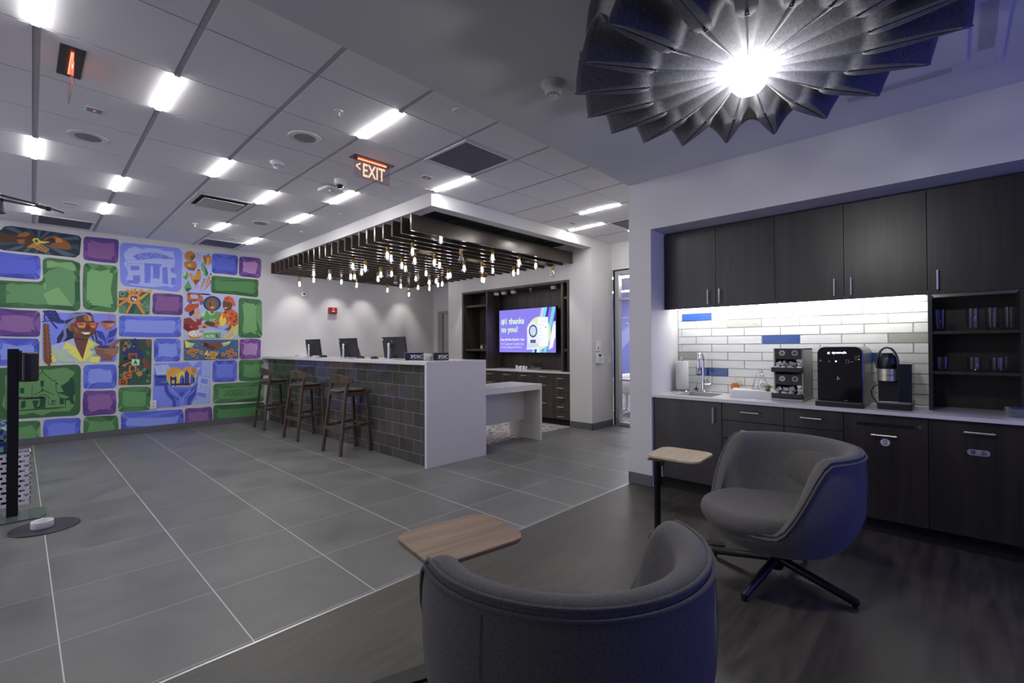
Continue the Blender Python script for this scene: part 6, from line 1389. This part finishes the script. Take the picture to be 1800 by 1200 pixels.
def mosaic():
    m = bpy.data.materials.new('blue_green_mosaic'); m.use_nodes = True; nt = m.node_tree; b = nt.nodes['Principled BSDF']
    tc = gnode(nt, 'ShaderNodeTexCoord'); mp = gnode(nt, 'ShaderNodeMapping'); mp.inputs['Scale'].default_value = (26, 26, 30); nt.links.new(tc.outputs['Object'], mp.inputs[0])
    v = gnode(nt, 'ShaderNodeTexVoronoi'); v.inputs['Randomness'].default_value = .55; v.inputs['Scale'].default_value = 1; nt.links.new(mp.outputs[0], v.inputs['Vector'])
    cr = gnode(nt, 'ShaderNodeValToRGB'); cr.color_ramp.interpolation = 'CONSTANT'; e = cr.color_ramp.elements; e[0].color = (*rgb(40, 46, 120), 1); e[1].position = .3; e[1].color = (*rgb(66, 78, 170), 1)
    for p, c in ((.5, (36, 92, 92)), (.62, (28, 30, 80)), (.8, (96, 160, 140))): q = e.new(p); q.color = (*rgb(*c), 1)
    sp = gnode(nt, 'ShaderNodeSeparateColor'); nt.links.new(v.outputs['Color'], sp.inputs[0]); nt.links.new(sp.outputs[0], cr.inputs[0]); nt.links.new(cr.outputs[0], b.inputs['Base Color']); b.inputs['Roughness'].default_value = .25
    bp = gnode(nt, 'ShaderNodeBump'); bp.inputs['Strength'].default_value = .6; bp.inputs['Distance'].default_value = .01; nt.links.new(v.outputs['Distance'], bp.inputs['Height']); nt.links.new(bp.outputs[0], b.inputs['Normal'])
    return m
t = thing('mosaic_vase', 'blue and green mosaic vase standing on the white lattice planter', 'vase', (-.125, 5.80, .447))
MB().lathe([(0, 0), (.10, 0), (.118, .015), (.12, .05), (.105, .09), (.112, .12), (.118, .16), (.10, .20), (.072, .235), (.05, .26), (.045, .275), (.04, .275), (.03, .25), (0, .24)], seg=28).build('vase_body', mosaic(), t)
# thin arm entering from the left edge
t = thing('swing_arm_lamp', 'thin dark double-rod arm reaching in at the upper picture edge', 'lamp', (0, 0, 0))
def D3(px, py, d): return Vector((0, 0, EYE))+ray(px, py)*d
base = D3(-70, 600, 2.6)
t.location = (base.x, base.y, 0)
def Q(px, py, d=2.6): return D3(px, py, d)-Vector((base.x, base.y, 0))
MB().lathe([(0, 0), (.14, 0), (.14, .02), (0, .022)], seg=24).build('base_disc', BLACKM, t)
MB().tube([(0, 0, .02), tuple(Q(-70, 330))], .012, 10).build('post', BLACKM, t)
MB().tube([Q(-70, 322), Q(0, 343), Q(60, 358), Q(112, 374)], [.007, .007, .006, .004], 8).tube([Q(-70, 336), Q(0, 350.5), Q(60, 362), Q(85, 368)], [.007, .007, .006, .005], 8).lathe([(0, -.012), (.012, -.010), (.012, .010), (0, .012)], tuple(Q(85, 367)), 10).build('arm', BLACKM, t)
MB().loft([[Q(-40, 300)+Vector((.02*cos(a), .02*sin(a), 0)) for a in [2*pi*j/12 for j in range(12)]], [Q(-4, 348)+Vector((.03*cos(a), .03*sin(a), 0)) for a in [2*pi*j/12 for j in range(12)]]]).build('shade_sleeve', WPLAST, t)
MB().tube([Q(-2, 352), Q(0, 374)], [.02, .024], 12).build('counterweight', mat('grey_weight', rgb(70, 70, 78), .4, .3, var=.05), t)
# ================================================================ ceiling fixtures and the felt pendant
FELT = felt_mat('grey_wool_felt', rgb(96, 96, 104), 90, .2)
PCX, PCY, PCZ = 2.06, .608, 2.45
t = thing('felt_pendant', 'large round pleated grey felt pendant lamp with a glowing globe', 'pendant lamp', (PCX, PCY, PCZ))
NPL = 19; PH = radians(6.6); R1, R2 = .395, .712
def amp(r): return .03+.072*sstep(.05, .72, r)
rings = []
rs = [.07, .12, .18, .25, .32, .375, .393, .403, .435, .48, .53, .57, .63, .68, .706]
for r in rs:
    ring = []
    inner = r < .397
    wr = .15*(.45+.55*sstep(.05, .35, r)) if inner else (.155+.10*sstep(.40, .45, r))*(1-(r-R1)/(R2-R1))+.010
    U = [0, wr*.5, wr]+[wr+(.5-wr)*k/7 for k in range(1, 8)]
    T = U+[1-u for u in reversed(U[1:-1])]
    A = amp(r); zr = -.012*sstep(.1, R1, r)*(1-sstep(R1, R2, r))
    for k in range(NPL):
        for j, tt in enumerate(T):
            ang = PH+2*pi*(k+tt)/NPL; u = min(tt, 1-tt)
            if u <= wr+1e-9:
                z = (.016 if u < 1e-9 else (0 if u < wr*.75 else .007)) if inner else (.004 if u < 1e-9 else 0.0)
            else:
                q = (u-wr)/(.5-wr); z = (.007 if inner else 0)+A*sin(pi/2*q)**.85
            rr_ = r*(1-.03*(u/.5)*sstep(.45, .7, r))
            ring.append((rr_*cos(ang), rr_*sin(ang), z+zr))
    rings.append(ring)
m = MB(); m.loft(rings, cap0=False, cap1=False)
m.build('felt_shade', FELT, t, solid=.007, soloff=1)
# upper disc that closes the top of the shade
m = MB(); R = []
for r, z in ((.06, .30), (.25, .28), (.45, .26), (.60, .245), (.66, .235)): R.append([(r*cos(PH+2*pi*i/76), r*sin(PH+2*pi*i/76), z+.02*cos(2*pi*i/76*NPL)) for i in range(76)])
m.loft(R, cap0=True, cap1=False).build('top_panel', FELT, t, solid=.007)
BST = mat('black_stitching', rgb(8, 8, 10), .8, var=.05)
m = MB()
for k in range(NPL):
    a = PH+2*pi*k/NPL; pts = []
    for i in range(7):
        r = R1+.012+(R2-R1-.012)*i/6; pts.append((r*cos(a), r*sin(a), -.012*(1-sstep(R1, R2, r))-.004))
    m.tube(pts, .0022, 5)
    d = .30*2*pi/NPL*.4; m.tube([(R1*cos(a-.03), R1*sin(a-.03), -.014), (R1*cos(a), R1*sin(a), -.019), (R1*cos(a+.03), R1*sin(a+.03), -.014)], .003, 5)
m.build('stitching', BST, t)
MB().lathe([(0, -.095), (.045, -.085), (.068, -.058), (.076, -.02), (.072, .015), (.05, .05), (.03, .075), (.0, .078)], seg=28).build('globe_bulb', emitmat('warm_white_globe', (1, .985, .96), 130), t)
MB().lathe([(.03, .075), (.03, .13), (0, .13)], seg=16).build('lamp_holder', BLACKP, t)
MB().tube([(0, 0, .13), (0, 0, LOWC-PCZ)], .006, 8).lathe([(0, LOWC-PCZ-.03), (.06, LOWC-PCZ-.03), (.062, LOWC-PCZ-.001), (0, LOWC-PCZ-.001)], seg=20).build('ceiling_rose', BLACKM, t)
# linear lights in the tracks
LL = emitmat('linear_led_glow', (1.0, .985, .965), 70)
GXk = lambda i: GX0+GXP*i
GYk = lambda j: GY0+GYP*j
lights = [(0, 0, 'glowing ceiling strip in the upper picture corner, cut by the edge'), (0, 4, 'glowing ceiling strip in the first track, two rows beyond the small edge-on exit sign'), (0, 8, 'glowing ceiling strip by the dark return grille above the key picture'),
 (1, 1, 'large glowing ceiling strip nearest the edge-on exit sign'), (1, 5, 'glowing ceiling strip in the second track, nearer one of the close pair'), (1, 7, 'glowing ceiling strip in the second track, farther one of the close pair'),
 (2, 3, 'glowing ceiling strip alone in the third track before the open air diffuser'),
 (3, 0, 'long glowing ceiling strip between the first sprinkler and the square grille'), (3, 4, 'glowing ceiling strip at the corner of the open air diffuser'), (3, 7, 'glowing ceiling strip above the arena picture near the mural'),
 (4, 3, 'glowing ceiling strip beside the oval wireless access point'), (4, 5, 'glowing ceiling strip between the far speaker grille and the canopy'), (4, 8, 'glowing ceiling strip nearest the mural wall beside the canopy'),
 (5, 1, 'glowing ceiling strip ending at the white corner of the canopy'), (8, 0, 'long glowing ceiling strip above the passage beyond the canopy'), (9, 1, 'glowing ceiling strip touching the canopy edge by the passage'), (10, 0, 'glowing ceiling strip mostly hidden behind the tall wall end')]
for i, j, lab in lights:
    x = shx(GXk(i), (GYk(j)+GYk(j+1))/2); y0, y1 = GYk(j), GYk(j+1); L_ = y1-y0-.02
    t = thing('strip_light', lab, 'ceiling light', (x, (y0+y1)/2, CEIL), 0, 'linear ceiling lights')
    sh = .012*.3
    MB().box((-.0175, -L_/2, -.0005), (.0175, L_/2, .012)).build('light_housing', TRACK, t)
    m = MB(); m.prism([(-.014, -.010), (.014, -.010), (.0165, -.0005), (-.0165, -.0005)], -L_/2+.006, L_/2-.006, 1); m.build('light_lens', LL, t)
    for s in (-1, 1): MB().box((-.017, s*(L_/2-.006), -.011), (.017, s*L_/2, -.0005)).build('end_cap', WPLAST, t)
# unlit part of track shown dark is the ceiling itself; exit signs
EXR = emitmat('exit_red_glow', (1, .14, .07), 3.5); EXW = emitmat('exit_letter_glow', (1, .50, .32), 1.15); EXP = glassmat('exit_acrylic', (.93, .86, .88), .07, .05)
def exit_sign(lab, pos, rz, arrow=True):
    t = thing('exit_sign', lab, 'exit sign', pos, rz, 'red lettered exit signs')
    w, h = .358, .182
    MB().box((-.20, -.055, -.006), (.20, .055, 0)).build('ceiling_plate', mat('dark_bronze_plate', rgb(74, 72, 74), .3, .6, var=.05), t, bevel=.002)
    MB().box((-w/2, -.004, -h-.004), (w/2, .004, -.006)).build('acrylic_panel', EXP, t, bevel=.001)
    m = MB()
    text_on(m, 'EXIT', (-w*.27, -.0052, -h+.022), (w*.62, 0, 0), (0, 0, .118), .012)
    for yy, s in ((-.0052, 1),):
        m.bar((-w*.46*1, yy, -.080), (-w*.34, yy, -.052), .011, .0006, up=(0, 1, 0)).bar((-w*.46, yy, -.080), (-w*.34, yy, -.108), .011, .0006, up=(0, 1, 0))
    m.build('lit_lettering', EXW, t)
    MB().box((-w*.40, -.006, -.016), (w*.40, .006, -.0062)).build('red_edge_light', EXR, t)
exit_sign('red EXIT sign with a chevron hanging from the ceiling before the canopy', (2.222, 3.868, CEIL), radians(0))
exit_sign('edge-on exit sign under a square dark plate near the picture corner', (.2, 3.80, CEIL), radians(90), False)
# round speaker grilles
SPK = mat('grey_speaker_mesh', rgb(150, 150, 160), .7, .2, var=.12, vscale=160)
for px, py, lab in ((155, 241, 'round ceiling speaker grille in the second bay, nearest the edge-on exit sign'), (536, 242, 'round ceiling speaker grille beside the lit EXIT sign'), (458, 392, 'round ceiling speaker grille farthest away by the mural')):
    p = atz(px, py, CEIL); t = thing('ceiling_speaker', lab, 'ceiling speaker', p, 0, 'round ceiling speaker grilles')
    MB().lathe([(.108, -.0045), (.112, -.006), (.125, -.005), (.127, 0), (.108, 0)], seg=36).build('trim_ring', WPLAST, t)
    MB().lathe([(0, -.006), (.06, -.0055), (.109, -.0035), (.109, -.001), (0, -.001)], seg=36).build('mesh_grille', SPK, t)
    MB().lathe([(0, -.0075), (.004, -.0072), (.004, -.006), (0, -.006)], seg=8).build('centre_dot', BLACKP, t)
for px, py, lab in ((595, 195, 'ceiling sprinkler head next to the long strip light'), (342, 393, 'ceiling sprinkler head above the arena picture')):
    sprinkler(atz(px, py, CEIL), lab)
def detector(pos, lab, s=1.0):
    t = thing('smoke_detector', lab, 'smoke detector', pos, 0, 'white round ceiling detectors')
    MB().lathe([(0, 0), (.058*s, 0), (.060*s, -.006*s), (.052*s, -.022*s), (.046*s, -.024*s)], seg=28).lathe([(.046*s, -.024*s), (.044*s, -.036*s), (.030*s, -.048*s), (0, -.052*s)], seg=28).build('detector_body', WPLAST, t)
    m = MB()
    for k in range(12):
        a = 2*pi*k/12
        for q in (.030, .038): m.box((0, 0, 0), (0, 0, 0)) if False else m.bar((.043*s*cos(a-.18), .043*s*sin(a-.18), -.036*s), (.043*s*cos(a+.18), .043*s*sin(a+.18), -.036*s), .004*s, .004*s)
    m.build('vent_slots', BLACKP, t)
detector(atz(487, 285, CEIL), 'flat white round detector between the speaker and the access point')
p = atz(972, 150, LOWC); t = thing('smoke_detector', 'white smoke detector on the smooth low ceiling beside the felt lamp', 'smoke detector', (2.175, 1.72, LOWC), 0, 'white round ceiling detectors')
DGW = mat('ivory_plastic', rgb(190, 190, 190), .45, var=.02)
MB().lathe([(0, 0), (.074, 0), (.074, -.004), (.050, -.030), (.050, -.036)], seg=32).lathe([(.050, -.036), (.048, -.052), (.038, -.062), (.036, -.080), (.022, -.084), (0, -.085)], seg=32).build('detector_body', DGW, t)
m = MB()
for k in range(14):
    a = 2*pi*k/14
    for z in (-.066, -.071, -.076): m.bar((.0372*cos(a-.15), .0372*sin(a-.15), z), (.0372*cos(a+.15), .0372*sin(a+.15), z), .002, .003)
m.build('vent_slots', BLACKP, t)
# wireless access point and camera dome
t = thing('access_point', 'white rounded wireless access point with a green light on the ceiling', 'access point', (2.281, 4.823, CEIL), .1)
MB().prism(rrect(-.11, -.11, .11, .11, .05, 6), -.045, -.012).build('housing', WPLAST, t, bevel=.012, angle=30); MB().prism(rrect(-.06, -.06, .06, .06, .02, 4), -.012, 0).build('mount', mat('grey_mount', rgb(120, 120, 124), .5), t)
MB().lathe([(0, -.0465), (.006, -.0462), (.006, -.044), (0, -.044)], (-.035, -.03, 0), 10).build('status_light', emitmat('green_status_glow', (.3, 1, .7), 2.5), t); MB().box((-.005, -.036, -.0465), (.012, -.026, -.0445)).build('logo_mark', mat('grey_mark', rgb(110, 110, 114), .5), t)
dome_cam((2.235, 4.53, CEIL), 'white dome camera on the ceiling beside the access point', None, 1.0)
# small square sensors, plates, downlight
SENS = mat('grey_sensor_face', rgb(150, 150, 156), .4, var=.03)
for px, py, w, d, lab, led in ((166, 193, .05, .045, 'small square ceiling sensor below the edge-on exit sign', 1), (124, 357, .07, .03, 'small oblong ceiling sensor near the left strip lights by the mural', 0), (750, 311, .055, .04, 'small square ceiling sensor beside the square grille', 1), (1007, 392, .06, .035, 'small ceiling plate between the two strips past the canopy', 0), (408, 418, .06, .03, 'small ceiling plate close to the mural beside the far grille', 0)):
    p = atz(px, py, CEIL); t = thing('ceiling_sensor', lab, 'ceiling sensor', p, 0, 'small ceiling sensors')
    MB().box((-w, -d, -.006), (w, d, 0)).build('sensor_frame', WPLAST, t, bevel=.002); MB().box((-w*.8, -d*.75, -.008), (w*.8, d*.75, -.006)).build('sensor_face', SENS, t)
    MB().lathe([(0, -.010), (.005, -.0095), (.005, -.008), (0, -.008)], seg=10).build('indicator', emitmat('amber_indicator', (1, .25, .1), 1.5) if led else SENS, t)
for px, py, r, lab in ((806, 195, .045, 'small round recessed downlight at the ceiling edge by the square grille'), (1047, 311, .045, 'small round recessed downlight at the ceiling edge above the passage'), (691, 335, .022, 'tiny round ceiling cap below the lit EXIT sign'), (600, 376, .03, 'tiny round ceiling cap midway along the canopy edge'), (531, 407, .03, 'tiny round ceiling cap near the mural end of the canopy')):
    p = atz(px, py, CEIL); t = thing('recessed_cap', lab, 'ceiling cap', p, 0, 'small round ceiling caps')
    MB().lathe([(r*.6, -.004), (r*.7, -.008), (r, -.006), (r*1.02, .004), (r*.6, .004)], seg=24).build('trim_ring', WPLAST, t); MB().lathe([(0, -.001), (r*.6, -.003), (r*.6, .004), (0, .004)], seg=20).build('inner_disc', SENS, t)
# square return grilles
GRILLE = mat('slate_perforated_grille', rgb(92, 92, 112), .55, .2, var=.35, vscale=220)
def grille(i, j, lab):
    x = shx((GXk(i)+GXk(i+1))/2, GYk(j)); t = thing('return_grille', lab, 'air grille', (x, (GYk(j)+GYk(j+1))/2, CEIL), 0, 'square ceiling air grilles')
    h = .288; q = .258
    MB().box((-h, -h, -.006), (-q, h, .0)).box((q, -h, -.006), (h, h, .0)).box((-q, -h, -.006), (q, -q, .0)).box((-q, q, -.006), (q, h, .0)).build('grille_frame', WPLAST, t, bevel=.002)
    m = MB(); m.box((-q, -q, -.003), (q, q, -.0005)); m.build('perforated_face', GRILLE, t)
grille(4, 0, 'square dark return grille in the ceiling nearest the smooth low ceiling'); grille(0, 9, 'square dark return grille above the key picture at the mural'); grille(3, 9, 'square dark return grille above the harvest picture at the mural'); grille(9, 0, 'square dark return grille half hidden by the tall wall end')
# open plaque diffuser
t = thing('plaque_diffuser', 'ceiling diffuser with a lowered square plaque and dark open gap', 'air diffuser', (shx((GXk(2)+GXk(3))/2, 6), (GYk(5)+GYk(6))/2, CEIL))
h = .29
MB().box((-h, -h, -.002), (h, h, 0)).build('dark_throat', mat('dark_throat', rgb(34, 34, 36), .8), t)
m = MB(); 
for a, b in (((-h, -h), (h, -.24)), ((-h, .24), (h, h)), ((-h, -.24), (-.24, .24)), ((.24, -.24), (h, .24))): m.box((a[0], a[1], -.008), (b[0], b[1], -.002))
m.build('diffuser_frame', WPLAST, t, bevel=.002)
MB().prism(rrect(-.205, -.205, .205, .205, .015, 3), -.028, -.022).build('plaque', mat('pale_green_grey_plaque', rgb(186, 190, 186), .5, var=.04, vscale=5), t); MB().tube([(-.15, .1, -.022), (-.15, .1, -.002)], .004, 6).tube([(.15, .1, -.022), (.15, .1, -.002)], .004, 6).tube([(.15, -.1, -.022), (.15, -.1, -.002)], .004, 6).tube([(-.15, -.1, -.022), (-.15, -.1, -.002)], .004, 6).build('plaque_pins', STEEL, t)
# cassette panel on the low ceiling behind the felt lamp
t = thing('ceiling_cassette', 'large square white air cassette panel on the low ceiling behind the felt lamp', 'air conditioner', (3.24, .24, LOWC))
a = .44
MB().prism(rrect(-a, -a, a, a, .02, 3), -.008, 0).build('outer_frame', SOFFIT, t, bevel=.003)
m = MB()
for s in (-1, 1): m.box((-.24, s*.37-.03, -.0095), (.24, s*.37+.03, -.008)); m.box((s*.37-.03, -.24, -.0095), (s*.37+.03, .24, -.008))
m.build('air_slots', mat('shaded_slot', rgb(176, 178, 178), .7, var=.05), t)
MB().prism(rrect(-.30, -.30, .30, .30, .02, 3), -.018, -.008).build('intake_panel', SOFFIT, t, bevel=.004)
# ================================================================ light, sky, camera
for tx in (3.6, 4.37, 5.0, 5.95): spot(tx, 8.76, 2.90, (tx, 8.84, 1.3), 34, 66, .6)
for y in (4.85, 5.55, 6.25, 6.95): spot(5.86, y, 2.90, (5.92, y, 1.2), 24, 62, .35)
for x in (4.0, 4.9): spot(x, 5.4, 2.90, (x, 5.4, 0), 22, 80, .5)
def area(name, pos, tgt, sx, sy, power, col):
    l = bpy.data.lights.new(name, 'AREA'); l.shape = 'RECTANGLE'; l.size = sx; l.size_y = sy; l.energy = power; l.color = col
    o = bpy.data.objects.new(name, l); COL.objects.link(o); o.location = pos; o.rotation_euler = (Vector(tgt)-Vector(pos)).to_track_quat('-Z', 'Y').to_euler(); return o
# blue area light added outside the back window for the blue cast
area('added_blue_light', (2.95, BACKY-.3, 1.5), (2.4, 2, 1.3), 1.8, 2.2, 36, (.12, .15, 1.0))
area('added_side_fill', (WALLX0-.4, 5.7, 1.4), (0, 5.7, 1.5), 6.0, 2.6, 80, (.93, .92, 1.0))  # fill light added outside the left window to lift the ceiling
# the office beyond the glass has its own ceiling strips
for x, y in ((8.3, 4.2), (10.5, 6.1)):
    t = thing('office_strip_light', 'glowing ceiling strip inside the glass office, %s' % ('first one' if y < 5 else 'deeper one'), 'ceiling light', (x, y, 2.70))
    MB().box((-.09, -1.2, -.012), (.09, 1.2, -.0005)).build('light_lens', emitmat('office_led_glow', (.98, .99, 1), 30), t); MB().box((-.1, -1.21, -.0004), (.1, 1.21, .004)).build('light_housing', WPLAST, t)
w = bpy.data.worlds.new('dusk_sky'); w.use_nodes = True; SC.world = w
nt = w.node_tree; bg = nt.nodes['Background']
bg.inputs['Color'].default_value = (.10, .12, .42, 1); bg.inputs['Strength'].default_value = .5
cam = bpy.data.cameras.new('camera'); co = bpy.data.objects.new('camera', cam); COL.objects.link(co)
cam.sensor_width = 36; cam.sensor_fit = 'HORIZONTAL'; cam.lens = 36*FPX/1800; cam.clip_start = .05; cam.clip_end = 100
rm = Matrix((CRIGHT, -CDOWN, -CFWD)).transposed()
co.matrix_world = Matrix.Translation((0, 0, EYE)) @ rm.to_4x4()
SC.camera = co
SC.view_settings.view_transform = 'Standard'; SC.view_settings.look = 'None'; SC.view_settings.gamma = 1; SC.view_settings.use_curve_mapping = False
SC.view_settings.exposure = 0.5
SC.cycles.use_denoising = True
SC.cycles.max_bounces = 10; SC.cycles.diffuse_bounces = 5; SC.cycles.glossy_bounces = 4; SC.cycles.transparent_max_bounces = 16
SC.cycles.sample_clamp_indirect = 6.0; SC.cycles.caustics_reflective = False; SC.cycles.caustics_refractive = False
